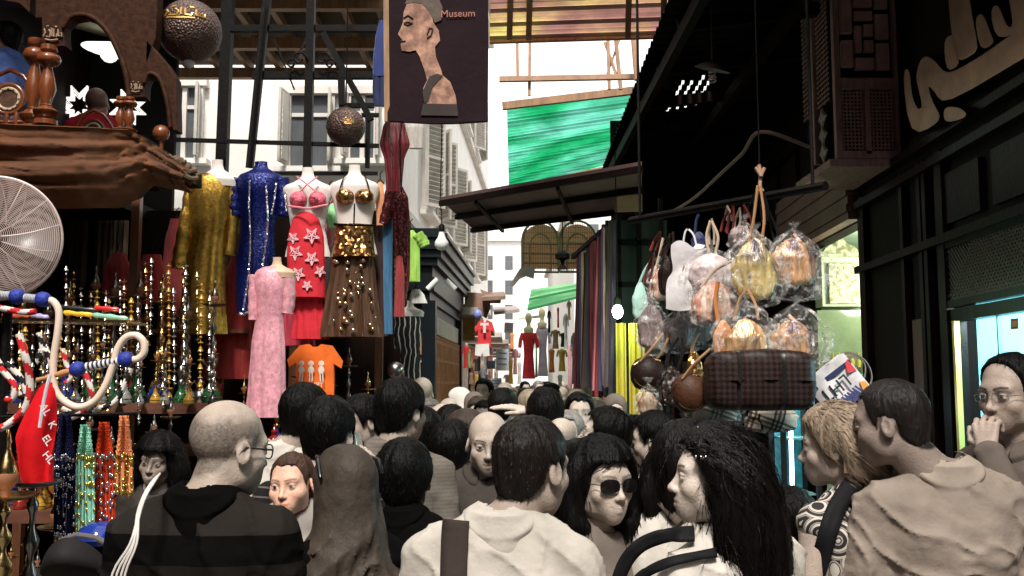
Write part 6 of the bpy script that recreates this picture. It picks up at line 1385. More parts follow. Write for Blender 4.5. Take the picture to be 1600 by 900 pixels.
# orange T-shirt with printed figures
ot = dress(490,540,6.7,'orange T-shirt printed with three white figures, hanging below the coral costume', 'T-shirt', 't_shirt'); lo_ = local(ot); orm = cloth('orange_cotton', (.80,.16,.03), .85)
def tee(parent, x0, x1, y0, y1, Y, mat, sl=8, name='cloth'):
    w_ = x1-x0; l = local(parent)
    pl = [(x0+w_*.22,y0+2),(x0+w_*.38,y0),(x0+w_*.44,y0+4),(x0+w_*.56,y0+4),(x0+w_*.62,y0),(x0+w_*.80,y0+2),(x1,y0+(y1-y0)*.33),(x1-w_*.03,y0+(y1-y0)*.47),(x0+w_*.84,y0+(y1-y0)*.38),(x0+w_*.84,y1),(x0+w_*.16,y1),(x0+w_*.16,y0+(y1-y0)*.36),(x0+w_*.02,y0+(y1-y0)*.45),(x0-w_*.01,y0+(y1-y0)*.30)]
    bmx = bmesh.new(); bmx.faces.new([bmx.verts.new((x, y, 0)) for x, y in pl]); bmesh.ops.triangulate(bmx, faces=bmx.faces)
    for _ in range(3): bmesh.ops.subdivide_edges(bmx, edges=[e for e in bmx.edges if e.calc_length() > w_*.09], cuts=1)
    bmesh.ops.triangulate(bmx, faces=bmx.faces); bmx.verts.index_update(); n0 = len(bmx.verts)
    f_ = lambda x, y, s_: l(W(x, y, Y)+Vector((0, s_*.035*math.sin(max(0, min(1, (x-x0)/w_))*math.pi)+.012*math.sin(x*.25+y*.1)*(y-y0)/(y1-y0)+s_*.004, 0)))
    m2 = MB()
    for s_ in (-1,1): m2.add([f_(v.co.x, v.co.y, s_) for v in bmx.verts], [tuple(v.index for v in f.verts) for f in bmx.faces])
    be = [e for e in bmx.edges if len(e.link_faces) == 1]
    for e in be: a, b = e.verts; m2.add([f_(a.co.x, a.co.y, -1), f_(b.co.x, b.co.y, -1), f_(b.co.x, b.co.y, 1), f_(a.co.x, a.co.y, 1)], [(0,1,2,3)])
    bmx.free(); return m2.build(name, mat, parent, smooth=True)
tee(ot, 450, 536, 538, 618, 6.7, orm)
m2 = MB()
for i, x in enumerate((471,486,502)):
    q = lambda a, b: lo_(W(x+a, b, 6.64)); m2.ball(q(0,568), PX(4.5,6.6), 10, sy=.12); m2.ball(q(0,578), PX(5,6.6), 10, sy=.12, sz=1.2)
    for s_ in (-1,1): m2.beam(q(s_*2,583), q(s_*2+(i-1),596), .008, .008)
build_each(m2, 'figure_print', M('tee_print', (.75,.65,.55), .8), ot)
m2 = MB(); text_into(m2, 'EGYPT', .05, lambda a, b, d_: lo_(W(489+a*F/6.7, 602-b*F/6.7, 6.64)+Vector((0,-d_,0))), .003); m2.build('lettering', M('tee_print'), ot)
# striped black dress on a small dummy at the stall corner
d6 = dress(642,470,7.6,'black dress with thin silver stripes on a white dummy at the stall corner'); torso_dummy(d6, 641, 470, .55, 7.6, 500)
st = bands('stripe_robe', [(0,(.02,.02,.02)),(.8,(.5,.48,.45))], 0, .6, 26, 0, repeat=True, wobble=2.0)
garment('gown', [(482,641,8),(490,641,17),(520,642,16),(550,641,15),(610,640,17)], 7.6, st, d6, .55, 7, .1, 1); sleeve(d6, [(626,492),(624,520),(622,545)], 7.6, [.05,.045,.04], st)
m2 = MB(); m2.ball((0,0,0), PX(13,6.9), 18); o_ = m2.build('silver_bowl', M('dark_pewter'), None, smooth=True); o_.location = W(618,578,6.9); tag(o_, 'round dull silver bowl glinting beside the striped black dress', 'bowl')

# invented strings of brass and silver bells, added before the racks for sparkle
for i in range(30):
    x = 8+i*11+r_.uniform(-4,4); Y = r_.uniform(4.6,5.6); y0 = 400+70*r_.random() if x > 95 else 500+20*r_.random(); y1 = y0+r_.uniform(110,210); m2 = MB(); a, b_ = W(x, y0, Y), W(x+r_.uniform(-4,4), y1, Y); m2.tube([a, b_], .0015, 4); n__ = int((y1-y0)/9)
    for k in range(n__):
        p = a.lerp(b_, (k+.5)/n__); kd = (k+i) % 3
        if kd == 0: m2.lathe([(.0001,.012),(.006,.010),(.010,-.004),(.015,-.014),(.0001,-.012)], p, 8)
        elif kd == 1: m2.ball(p, .008, 7)
        else: m2.lathe([(.0001,.008),(.016,.0),(.0001,-.008)], p, 6)
    mi = (0,1,0,2,1)[i % 5]; one(m2, 'sparkle_string', cm[mi], '%s bell and bead string added for sparkle, %s in the row over the racks' % (cols[mi], (ORD+['seventeenth','eighteenth','nineteenth','twentieth','twenty-first','twenty-second','twenty-third','twenty-fourth','twenty-fifth','twenty-sixth','twenty-seventh','twenty-eighth','twenty-ninth','thirtieth'])[i]), 'bell string', 'bell strings over the racks', loc=a, smooth=True)
for z, y, xs, s_, wd_ in ((1.62,6.3,list(np.linspace(-2.9,-1.95,7)),.38,'in lowest front row of top shelf'),(.62,4.9,list(np.linspace(-2.5,-1.7,7)),.36,'in low shelf front row'),(1.03,5.45,list(np.linspace(-2.4,-1.7,6)),.33,'at middle shelf edge')):
    for i, x in enumerate(xs): put_hookah(r_.randrange(6), x, y, z, s_*r_.uniform(.85,1.15), r_.uniform(0,6), '%s from left %s' % (ORD[i], wd_))
# ------------------------------------------------------------------ right: hanging handbags, scarves, lamp; centre: far stalls
def plastic(name='clear_plastic', a=.13, col=(.8,.76,.72)):
    if name in MATS: return MATS[name]
    m = M(name, col, .12, var=.1, bump=2.5, bs=14, spec=.9)
    n = m.node_tree.nodes; L = m.node_tree.links; t = n.new('ShaderNodeBsdfTransparent'); mx = n.new('ShaderNodeMixShader'); nz_ = n.new('ShaderNodeTexNoise'); nz_.inputs['Scale'].default_value = 18; nz_.inputs['Detail'].default_value = 4; nz_.inputs['Distortion'].default_value = 1.6; L.new(n['Mapping'].outputs[0], nz_.inputs[0])
    mr = n.new('ShaderNodeMapRange'); mr.inputs[1].default_value = .50; mr.inputs[2].default_value = .66; mr.inputs[3].default_value = .04; mr.inputs[4].default_value = .42; L.new(nz_.outputs[0], mr.inputs[0]); L.new(mr.outputs[0], mx.inputs[0]); L.new(t.outputs[0], mx.inputs[1]); L.new(n['Principled BSDF'].outputs[0], mx.inputs[2]); L.new(mx.outputs[0], n['Material Output'].inputs[0]); return m  # noise streaks of opaque white stand in for highlights on the crinkles
plc = plastic()
def stuffm(name, c1, c2, sc_=22, metal=.0, rough=.4):
    m = M(name, c1, rough, var=.8, vs=sc_*.6, bump=.8, bs=26, col2=c2, metal=metal, stretch=(2.4,2.4,.55)); return m
def blob(parent, name, xc, yt, yb, hw, Y, mat, ratio=.45, seed=0, amp=.13, bottom=.9, nu=36, nv=26, top=.25, peaks=0, freq=2.2):
    """crumpled sack between two photo heights"""
    l = local(parent); m2 = MB(); o = W(xc, (yt+yb)/2, Y); h = (W(xc, yt, Y)-W(xc, yb, Y)).length/2; r0 = PX(hw, Y)
    def fn(u, v):
        a = 2*math.pi*u; z = 1-2*v; env = (top+(1-top)*min(1, (v/.42))**.8) if v < .42 else 1-(1-bottom)*((v-.42)/.58)**2
        cap_ = math.sqrt(max(0, 1-abs(z)**8)); d_ = float(vnoise(np.array([math.cos(a)*freq, math.sin(a)*freq, z*freq+seed*3.3]), seed))*amp+float(vnoise(np.array([math.cos(a)*freq*2.6, math.sin(a)*freq*2.6, z*freq*2+seed]), seed+1))*amp*.6
        r_1 = r0*env*cap_*(1+d_+peaks*abs(math.sin(a*4+seed))*.15); return l(o+Vector((r_1*math.cos(a), r_1*ratio*math.sin(a), z*h*(1+.3*d_))))
    m2.grid(fn, nu, nv); o_ = m2.build(name, mat, parent, smooth=True)
    bmx = bmesh.new(); bmx.from_mesh(o_.data); bmesh.ops.remove_doubles(bmx, verts=bmx.verts, dist=1e-4); bmesh.ops.recalc_face_normals(bmx, faces=bmx.faces); bmx.to_mesh(o_.data); bmx.free(); return o_
def straps(parent, pts_list, Y, r, mat, name='handle', flat=.5):
    l = local(parent)
    for pts in pts_list: m2 = MB(); m2.tube([l(p) for p in smoothpts([W(x, y, Y+dd) for x, y, dd in [(q+(0,))[:3] for q in pts]], 5)], r, 8, flat=flat); m2.build(name, mat, parent, smooth=True)
def bag(xc, yt, yb, hw, Y, label, mat, handles=None, hm=None, name='handbag', cat='handbag', wrap=None, seed=1, group='handbags hanging over the lane', hr=.010, **k):
    t = empty(name, tuple(W(xc, yt, Y)), label, cat, group); blob(t, 'body', xc, yt, yb, hw, Y, mat, seed=seed, **k)
    if handles: straps(t, handles, Y, hr, hm or mat)
    if wrap: 
        x_, y0, y1, w_ = wrap; blob(t, 'plastic_wrap', x_, y0, y1, w_, Y, plc, ratio=.5, seed=seed+20, amp=.22, top=.10, bottom=.80, peaks=.8, nu=48, nv=36, freq=3.4)
        m2 = MB(); l = local(t); p = W(x_, y0, Y); m2.lathe([(.010,-.03),(.006,0),(.03,.03),(.025,.032),(.0001,.01)], l(p), 12, mod=lambda a, z: 1+.3*math.sin(5*a)); m2.build('plastic_knot', plc, t, smooth=True)
    return t
tan = M('tan_leather', (.50,.26,.12), .4, var=.3); dkl = M('dark_leather', (.018,.009,.007), .5, var=.4, bump=.3, bs=60, spec=.2); brl = M('brown_leather', (.07,.028,.015), .5, var=.4, bump=.3, bs=60, spec=.2)
m1_ = stuffm('bag_yellow_grey', (.90,.66,.22), (.10,.08,.10), 16, .2, .25); m2_ = stuffm('bag_tan_white', (.85,.46,.22), (.12,.07,.09), 20, .2, .25); m3_ = stuffm('bag_copper', (.62,.22,.07), (.92,.62,.32), 14, .4, .22); m4_ = stuffm('bag_floral', (.70,.52,.42), (.55,.14,.06), 30); m5_ = stuffm('bag_pinkgrey', (.40,.29,.27), (.15,.10,.10), 20)
# hanging pole, knot and rope
hk = empty('hanging_hook', tuple(W(1187,262,4.5)), 'rope knot hooked to the dark roof holding the handbag bunch', 'hook'); lk_ = local(hk)
m2 = MB()
for a, b_ in (((1181,262),(1190,276)),((1186,258),(1189,276)),((1194,263),(1188,276)),((1188,276),(1187,300)),((1185,300),(1192,296))): m2.tube([lk_(W(*a, 4.5)), lk_(W(*b_, 4.48))], .009, 7)
m2.build('knot', M('rope_tan', (.38,.22,.14), .7), hk); m2 = MB(); m2.tube([lk_(W(1187,268,4.5)), lk_(Vector((W(1187,268,4.5).x, 4.5, 4.3)))], .004, 6); m2.build('wire', iron, hk)
rpm = M('rope_brown', (.16,.09,.06), .8, bump=.4)
m2 = MB(); m2.tube(smoothpts([W(x, y, Y) for x, y, Y in ((1270,232,5.4),(1190,206,5.2),(1160,240,5.6),(1130,268,6.0),(1090,305,6.6),(1060,325,7.0),(1030,341,7.4))], 6), .011, 7); one(m2, 'sagging_rope', rpm, 'thick brown rope sagging from the lattice bay towards the scarves', 'rope', loc=W(1190,206,5.2), smooth=True)
rp = empty('hanging_pole', tuple(W(1130,340,4.7)), 'dark pole the handbags hang from, hidden behind their straps', 'pole'); l = local(rp); m2 = MB(); m2.tube([l(W(985,345,5.6)), l(W(1290,290,4.35))], .022, 8)
for q in ((1000,343,5.5),(1270,293,4.4)): p = W(*q); m2.tube([l(p), l(Vector((p.x, p.y, 4.25)))], .008, 6)
m2.build('rail', iron, rp)
# upper bunch
bag(1180,372,470,34,4.3,'clear wrapped handbag with yellow and grey folds, upper middle of the bunch',m1_,[[(1170,380),(1178,340),(1184,290)],[(1190,380),(1194,340),(1188,290)]],tan,wrap=(1180,360,480,46),seed=2,peaks=.6)
bag(1238,372,448,36,4.35,'clear wrapped handbag with purple flecked sides, rightmost of the upper bunch',m2_,[[(1215,385),(1212,410),(1222,446)],[(1240,365),(1262,395),(1264,440)]],M('strap_peach', (.72,.45,.30), .4),wrap=(1242,358,470,52),seed=5,peaks=.5)
bag(1165,498,570,33,4.2,'clear wrapped copper and cream handbag, lower middle of the bunch just above the chequered holdall',m3_,[[(1148,500),(1155,470),(1168,452)],[(1185,500),(1180,475),(1168,452)]],tan,wrap=(1165,470,578,50),seed=9)
bag(1238,500,560,32,4.25,'clear wrapped tan handbag with silver flecks, lower right of the bunch',m2_,[[(1216,505),(1220,530),(1228,556)],[(1232,492),(1252,515),(1258,556)]],M('strap_peach'),wrap=(1246,474,580,52),seed=12)
bag(1160,352,385,20,4.5,'small grey clear wrapped purse at the top beside the tan straps',m5_,None,None,wrap=(1163,346,400,24),seed=14)
bag(1112,395,452,34,4.5,'white and pink crinkled wrapped handbag left of the yellow grey one',M('bag_whitepink', (.62,.50,.50), .35, var=.35, vs=14, bump=1.0, bs=14),[[(1108,396),(1104,370),(1110,345)],[(1118,396),(1122,370),(1112,345)]],M('strap_cream', (.6,.45,.33), .5),wrap=(1112,385,460,44),seed=16,peaks=.6)
bag(1118,440,505,36,4.4,'wrapped orange red floral handbag in the middle of the bunch',m4_,[[(1095,450),(1120,420),(1160,402)]],M('strap_cream'),wrap=(1120,425,512,44),seed=18)
bag(1130,500,556,16,4.3,'orange leather shoulder bag hanging on a broad strap above the round brown purses',M('orange_leather', (.55,.22,.07), .4),[[(1122,502),(1118,470),(1122,440)]],M('orange_leather'),seed=22,hr=.014)
# printed white tote
tt = empty('printed_tote', tuple(W(1073,400,4.6)), 'white tote bag with brown print and black marks, left in the bunch', 'handbag', 'handbags hanging over the lane'); l = local(tt)
m2 = MB(); m2.grid(lambda u, v: l(W(1062-14*v+(34-2*v+10*v)*u, 388+94*v+3*math.sin(u*3)-8*abs(math.sin(u*6.2))*(1-v), 4.6)+Vector((0,-.04*math.sin(u*3.1)-.01*math.sin(v*9+u*4),0))), 18, 22, thick=.05); m2.build('body', M('tote_canvas', (.72,.68,.68), .8, var=.12, bump=.4, bs=20), tt, smooth=True)
straps(tt, [[(1066,392),(1070,365),(1074,358)],[(1090,392),(1084,368),(1076,358)]], 4.6, .007, M('tote_canvas')); m2 = MB()
pr_ = lambda x, y, d_=0: l(W(x, y, 4.53-d_))
m2.prism([(1063,440),(1068,412),(1073,422),(1078,408),(1084,420),(1090,430),(1086,436),(1078,438),(1074,446),(1068,442)], lambda x, y, d_: pr_(x, y, d_), .004); m2.build('brown_print', M('print_brown', (.38,.13,.04), .8), tt)
m2 = MB(); m2.prism([(1066,402),(1072,398),(1078,400),(1082,398),(1078,404),(1070,404)], lambda x, y, d_: pr_(x, y, d_), .004)
for (x, y, w_, h_) in ((1057,456,2,7),(1060,454,6,2),(1062,458,2,6),(1072,446,8,3),(1076,452,2,10),(1070,450,2,5)): m2.box(pr_(x, y, 0), (PX(w_,4.5), .006, PX(h_,4.5)))
m2.build('dark_print', M('print_navy', (.02,.03,.10), .8), tt)
bag(1092,362,392,12,4.7,'navy blue bag behind the printed white tote',M('navy_bag', (.012,.02,.08), .6),[[(1086,364),(1088,345),(1092,335)]],seed=24)
bag(1042,400,462,13,4.75,'slim black bag left of the printed white tote',dkl,[[(1036,405),(1042,385),(1048,365)],[(1046,405),(1052,385),(1052,362)]],dkl,seed=25)
bag(1030,420,470,16,4.9,'peach and grey bag at the left of the bunch above the glossy plastic ones',m4_,[[(1022,428),(1030,400),(1036,372)]],M('strap_cream'),seed=26,wrap=(1028,412,480,22))
bag(1018,476,545,20,4.8,'silvery plastic wrapped bag hanging left below the peach one',m5_,None,None,wrap=(1019,462,556,26),seed=28,peaks=.5)
bag(1062,495,540,24,4.7,'grey plastic wrapped bag under the printed white tote',m5_,[[(1058,500),(1062,480),(1066,465)]],M('strap_pink', (.5,.35,.35), .5),wrap=(1062,482,552,32),seed=30)
bag(1092,470,535,22,4.75,'dark smoky plastic wrapped bag behind the orange strap',stuffm('bag_smoke',(.20,.14,.13),(.45,.33,.30)),None,None,wrap=(1092,460,545,30),seed=31)
bag(1000,440,500,12,5.2,'pale teal bag edge at the far left of the bunch',M('bag_teal_white', (.45,.70,.60), .5),[[(998,445),(1006,425),(1014,412)]],seed=33)
# round brown purses
def purse(xc, yc, hw, hh, Y, label, mat, handles, tilt=0, piping=True):
    t = empty('round_purse', tuple(W(xc, yc, Y)), label, 'purse', 'handbags hanging over the lane'); l = local(t); o = W(xc, yc, Y); Rt = Euler((0,R(tilt),0)).to_matrix(); a0, b0 = PX(hw,Y), PX(hh,Y)
    prof = [(.0001,-1),(.55,-.98),(.85,-.75),(1,-.3),(.98,.1),(.85,.5),(.6,.8),(.3,.95),(.0001,1)]; m2 = MB(); m2.lathe([(r_1, z) for r_1, z in prof], (0,0,0), 24)
    m2.v = [tuple(l(o+Rt@Vector((x*a0, y*.07, z*b0)))) for x, y, z in m2.v]; m2.build('body', mat, t, smooth=True)
    if piping: m2 = MB(); m2.tube([l(o+Rt@Vector((a0*.86*math.cos(q), -.055, b0*.8*math.sin(q)-.1*b0))) for q in np.linspace(math.pi*1.05, math.pi*1.95, 16)], .004, 5); m2.tube([l(o+Rt@Vector((a0*(-.75+1.5*q), -.03, b0*(.55+.25*math.sin(q*3.1))))) for q in np.linspace(0, 1, 12)], .005, 5); m2.build('zip', brass, t)
    straps(t, handles, Y, .008, tan); return t
purse(1012,582,28,26,4.6,'dark brown crescent purse, leftmost of the three hanging leather purses',dkl,[[(1000,565,-.05),(1018,545,-.05),(1036,522,-.02)],[(1022,566,.03),(1034,550,.03),(1044,528,.02)]],-8)
purse(1078,612,30,30,4.35,'brown crescent purse with gold zip, just left of the chequered holdall',brl,[[(1066,592,-.05),(1085,568,-.05),(1110,545,-.02)],[(1092,592,.03),(1105,575,.03),(1116,552,.02)]],-24)
bag(1048,572,636,22,4.5,'dark beaded shoulder bag hanging between the two brown purses',sequin('beaded_dark',(.05,.035,.03),70,.3,.8,.3,.8),[[(1040,580),(1046,550),(1060,528)],[(1058,580),(1066,555),(1066,528)]],dkl,seed=35)
bag(1012,612,648,15,4.5,'small reddish wrapped pouch hanging lowest at the left of the bunch',stuffm('pouch_red',(.40,.14,.09),(.35,.28,.18)),None,None,wrap=(1013,600,652,20),seed=36)
bag(1085,548,600,12,4.5,'gold flecked evening bag behind the purse handles',brc,[[(1080,552),(1084,535),(1092,520)]],tan,seed=37)
# chequered holdall
ho = empty('chequered_holdall', tuple(W(1186,560,4.2)), 'large dark brown chequered holdall with black straps, biggest of the hanging bags', 'holdall'); l = local(ho)
chk = M('chequer_canvas', (.06,.03,.025), .5, var=.25, vs=5, bump=.2, bs=80, spec=.2); n_, L_ = chk.node_tree.nodes, chk.node_tree.links
ck2 = n_.new('ShaderNodeTexChecker'); ck2.inputs['Scale'].default_value = 56; ck2.inputs[1].default_value = (.036,.020,.016,1); ck2.inputs[2].default_value = (.012,.006,.006,1)
mp2 = n_.new('ShaderNodeMapping'); mp2.inputs['Rotation'].default_value = (0,R(45),0); mp2.inputs['Scale'].default_value = (1,.001,1); L_.new(n_['Texture Coordinate'].outputs['Object'], mp2.inputs[0]); L_.new(mp2.outputs[0], ck2.inputs[0]); L_.new(ck2.outputs[0], [x for x in n_ if x.type == 'VECT_MATH'][0].inputs[0])
def hold(u, v, e=0):
    a = 2*math.pi*v; x = 1103+165*u; en = 1-abs(2*u-1)**14*.35; top = 548+3*math.sin(u*3.1)*-1+6*abs(u-.5); bot = 642-3*abs(u-.5); sg = lambda q: math.copysign(abs(q)**.45, q)
    y = (top+bot)/2-(bot-top)/2*en*sg(math.sin(a)); return l(W(x, y, 4.2)+Vector((0, -(.10+e)*en*sg(math.cos(a))+.006*math.sin(u*20+v*9), 0)))
m2 = MB(); m2.grid(lambda u, v: hold(u, v), 60, 40); m2.add([hold(0, j/40) for j in range(40)], [tuple(range(40))]); m2.add([hold(1, j/40) for j in range(40)], [tuple(range(40))[::-1]]); m2.build('body', chk, ho, smooth=True, angle=60)
for u in (.27,.68):
    m2 = MB(); m2.grid(lambda a, v: hold(u+.03*(a-.5), .0+v, .006) if True else None, 2, 40, thick=.004); m2.build('strap', M('strap_black', (.012,.011,.011), .35), ho, smooth=True)
m2 = MB(); m2.tube([l(W(1142,556,4.16)), l(W(1160,548,4.22)), l(W(1190,546,4.25)), l(W(1222,550,4.22)), l(W(1228,558,4.16))], .010, 8); m2.build('handle', M('strap_black'), ho, smooth=True)
m2 = MB(); m2.box(l(W(1155,588,4.085)), (.014,.02,.05)); m2.build('buckle', silver, ho)
# plaid bags below
plm = M('plaid_cloth', (.45,.36,.28), .8, var=.15, bump=.3); n_, L_ = plm.node_tree.nodes, plm.node_tree.links
tc = n_['Texture Coordinate']; mpp = n_.new('ShaderNodeMapping'); mpp.inputs['Rotation'].default_value = (0,R(-20),0); L_.new(tc.outputs['Object'], mpp.inputs[0]); sp = n_.new('ShaderNodeSeparateXYZ'); L_.new(mpp.outputs[0], sp.inputs[0]); prev = None
for ax_ in (0,2):
    mm = n_.new('ShaderNodeMath'); mm.operation = 'MULTIPLY'; L_.new(sp.outputs[ax_], mm.inputs[0]); mm.inputs[1].default_value = 8; fr_ = n_.new('ShaderNodeMath'); fr_.operation = 'FRACT'; L_.new(mm.outputs[0], fr_.inputs[0])
    cr = n_.new('ShaderNodeValToRGB'); cr.color_ramp.interpolation = 'CONSTANT'; e = cr.color_ramp.elements
    for p_, c_ in ((0,1.),(.12,.12),(.2,.9),(.28,.12),(.36,.9),(.44,.12),(.52,1.)):
        q = e.new(p_) if p_ > 0 else e[0]; q.position = p_; q.color = (c_,c_,c_,1)
    e[-1].color = (1,1,1,1); L_.new(fr_.outputs[0], cr.inputs[0])
    if prev is None: prev = cr.outputs[0]
    else:
        mx = n_.new('ShaderNodeMix'); mx.data_type = 'RGBA'; mx.blend_type = 'MULTIPLY'; mx.inputs[0].default_value = .9; L_.new(prev, mx.inputs[6]); L_.new(cr.outputs[0], mx.inputs[7]); prev = mx.outputs[2]
mx = n_.new('ShaderNodeMix'); mx.data_type = 'RGBA'; mx.blend_type = 'MULTIPLY'; mx.inputs[0].default_value = 1; mx.inputs[6].default_value = (.45,.36,.28,1); L_.new(prev, mx.inputs[7]); L_.new(mx.outputs[2], [x for x in n_ if x.type == 'VECT_MATH'][0].inputs[0])
bag(1115,608,676,42,4.5,'cream and black plaid bag in clear plastic, left below the holdall',plm,None,None,'plaid_bag',wrap=(1112,600,682,46),seed=40,top=.5)
bag(1205,634,676,40,4.6,'cream and black plaid bag hanging behind the holdall, on its right',plm,None,None,'plaid_bag',seed=41,top=.6)
# striped flag style bag at the right
fb_ = empty('patchwork_bag', tuple(W(1305,600,4.4)), 'white bag with black letters and blue striped patch, right of the holdall', 'handbag', 'handbags hanging over the lane'); l = local(fb_)
R38 = R(38); ctr = W(1303,603,4.4); q = lambda x, y, d_=0: l(ctr+Vector((PX(x*math.cos(R38)-y*math.sin(R38), 4.4), -.05-d_-.02*math.cos(x/30), PX(x*math.sin(R38)+y*math.cos(R38), 4.4))))
m2 = MB(); m2.grid(lambda u, v: q(-38+76*u, -34+68*v, .01*math.sin(u*8)), 14, 12, thick=.06); m2.build('body', M('tote_canvas'), fb_, smooth=True)
m2 = MB(); text_into(m2, 'LHT', .085, lambda a, b, d_: q(-8-a*F/4.4, 2-b*F/4.4, .012+d_), .003); m2.build('lettering', M('print_black', (.02,.02,.02), .7), fb_)
m2 = MB()
for i in range(9): m2.box(q(-22+6*i*.9, -24, .012), (PX(3,4.4), .006, PX(20,4.4)), (0,-R38-.3,0))
m2.build('stripe_patch', M('stripe_blue', (.05,.06,.22), .7), fb_)
m2 = MB(); m2.prism([(-30,-34),(-16,-33),(-10,-22),(-30,-20)], lambda x, y, d_: q(x, y, .011+d_), .004); m2.prism([(22,-34),(36,-34),(36,-18),(28,-14)], lambda x, y, d_: q(x, y, .011+d_), .004); m2.build('orange_patch', M('patch_orange', (.72,.28,.05), .7), fb_)
m2 = MB(); m2.prism([(22,8),(36,2),(36,24),(28,20)], lambda x, y, d_: q(x, y, .011+d_), .004); m2.build('red_patch', M('patch_red', (.6,.04,.05), .7), fb_)
m2 = MB(); m2.prism([(-38,16),(38,16),(38,22),(-38,24)], lambda x, y, d_: q(x, y, .011+d_), .004); m2.build('navy_band', M('print_navy'), fb_)
straps(fb_, [[(1290,575,0),(1322,552,.05),(1350,562,.1),(1362,590,.1),(1350,620,.05)],[(1318,560,.1),(1340,558,.15),(1352,575,.15),(1345,610,.1)]], 4.4, .009, M('strap_woven', (.12,.08,.06), .7))
# dark straps fan out above the bunch
for i, (x0, y0, x1, y1, c_) in enumerate(((1020,392,1032,362,'r'),(1010,440,1022,395,'r'),(1035,400,1046,372,'b'),(1130,362,1138,330,'r'),(1140,365,1146,322,'r'),(1150,362,1156,325,'t'),(1140,345,1136,322,'t'),(1112,382,1112,342,'t'),(1168,345,1180,300,'k'),(1200,350,1190,290,'k'),(1195,345,1188,282,'k'),(1215,380,1202,330,'k'),(1172,352,1162,320,'r'))):
    mt = {'r': M('strap_red', (.20,.03,.02), .5), 'b': brl, 't': M('strap_cream'), 'k': M('strap_black')}[c_]; nm_ = {'r':'dark red','b':'brown','t':'cream','k':'black'}[c_]
    m2 = MB(); m2.tube([W(x0-4, y0, 4.65), W((x0+x1)/2-4, (y0+y1)/2, 4.66), W(x1, y1, 4.6), W((x0+x1)/2+4, (y0+y1)/2, 4.64), W(x0+4, y0, 4.65)], .009, 7, flat=.4); one(m2, 'hanging_strap', mt, '%s strap loop rising from the bag bunch, %s counted from the left' % (nm_, ['second','first','third','fifth','seventh','eighth','sixth','fourth','tenth','twelfth','eleventh','thirteenth','ninth'][i]), 'strap', 'strap loops above the bag bunch', loc=W(x1, y1, 4.6), smooth=True)
# ---- long scarves
scols = [((.26,.03,.035),'dark red'),((.15,.11,.07),'olive brown'),((.62,.08,.12),'crimson'),((.75,.62,.50),'beige'),((.42,.05,.08),'wine'),((.06,.06,.12),'navy'),((.10,.08,.09),'charcoal'),((.80,.34,.38),'rose'),((.05,.035,.03),'black'),((.22,.10,.08),'rust'),((.20,.12,.20),'plum'),((.04,.03,.05),'inky')]
for i in range(20):
    c_, nm_ = scols[(i*5) % 12]; x = 904+i*2.9; Y = 9.4-i*.07; yt = 400-i*3+8*math.sin(i*2.1) if i < 16 else 345; yb = 612+10*math.sin(i*1.7); 
    t = MB(); a = W(x, yt, Y); b_ = W(x-2+3*math.sin(i), yb, Y); wd2 = .035
    t.grid(lambda u, v: (a.x+(b_.x-a.x)*v+(u-.5)*wd2*(1+.5*v), Y+.02*math.sin(u*8+i+v*3), a.z+(b_.z-a.z)*v), 8, 14, thick=.012)
    one(t, 'hanging_scarf', M('scarf_'+nm_.replace(' ','_'), c_, .7, var=.35, vs=6, stretch=(4,4,.5), bump=.3), '%s long scarf in the row left of the green lamp, %s from the left' % (nm_, (ORD+['seventeenth','eighteenth','nineteenth','twentieth'])[i]), 'scarf', 'long scarves hanging in a row', loc=a, smooth=True)
m2 = MB(); m2.beam(W(895,402,9.5), W(968,338,8.0), .04); one(m2, 'scarf_rail', iron, 'slanting rail carrying the long scarves', 'rail', loc=W(930,370,8.8))
# yellow drape; backing coloured dark green in place of green lamplight
yd = M('yellow_satin', (.62,.48,.05), .45, var=.25, vs=4, stretch=(5,5,.4), bump=.2); 
for i, (xa, xb, Y, lab) in enumerate(((962,980,7.9,'broad bright yellow curtain strip under the green lamp'),(982,1008,7.7,'yellow pleated curtain right of the broad yellow strip'))):
    m2 = MB(); a = W(xa, 505, Y); b_ = W(xb, 660, Y); m2.grid(lambda u, v: (a.x+(b_.x-a.x)*u, Y+.03*math.sin(u*(9+8*i)), a.z+(b_.z-a.z)*v), 24, 8, thick=.01); one(m2, 'yellow_curtain', yd, lab, 'curtain', 'yellow curtains', loc=a, smooth=True)
bk_ = empty('green_partition', tuple(W(985,420,8.4)), 'dark partition tinted for green lamplight behind the lamp and scarves', 'partition'); l = local(bk_)
m2 = MB(); a = W(955,345,8.5); b_ = W(1045,700,8.5); m2.box(l(((a.x+b_.x)/2, 8.5, (a.z)/2)), (b_.x-a.x+.02, .05, a.z)); m2.build('panel', M('green_light_tint', (.008,.018,.010), .6, var=.5, vs=4), bk_)
m2 = MB()
for x in (968,1000,1035): m2.box(l(W(x,520,8.46)), (.04,.04,2.4))
for y in (380,445,560): m2.box(l(W(1005,y,8.455)), (.6,.03,.04))
m2.build('rails', iron, bk_)
gl_ = empty('green_lamp', tuple(W(965,487,7.6)), 'glaring white green lamp bulb beside the long scarves', 'lamp')
m2 = MB(); m2.ball((0,0,0), .042, 16, sz=1.35); m2.build('bulb', M('lamp_green_glow', (.8,1,.85), emis=40, ecol=(.62,1,.72)), gl_, smooth=True)
m2 = MB(); m2.lathe([(.02,.05),(.03,.05),(.03,.10),(.015,.12)], (0,0,0), 12); m2.tube([(0,0,.12),(0,.05,1.3)], .005, 5); m2.build('socket', iron, gl_)
point(tuple(W(965,487,7.55)-Vector((0,.08,0))), 5, (.45,1,.55), .04)
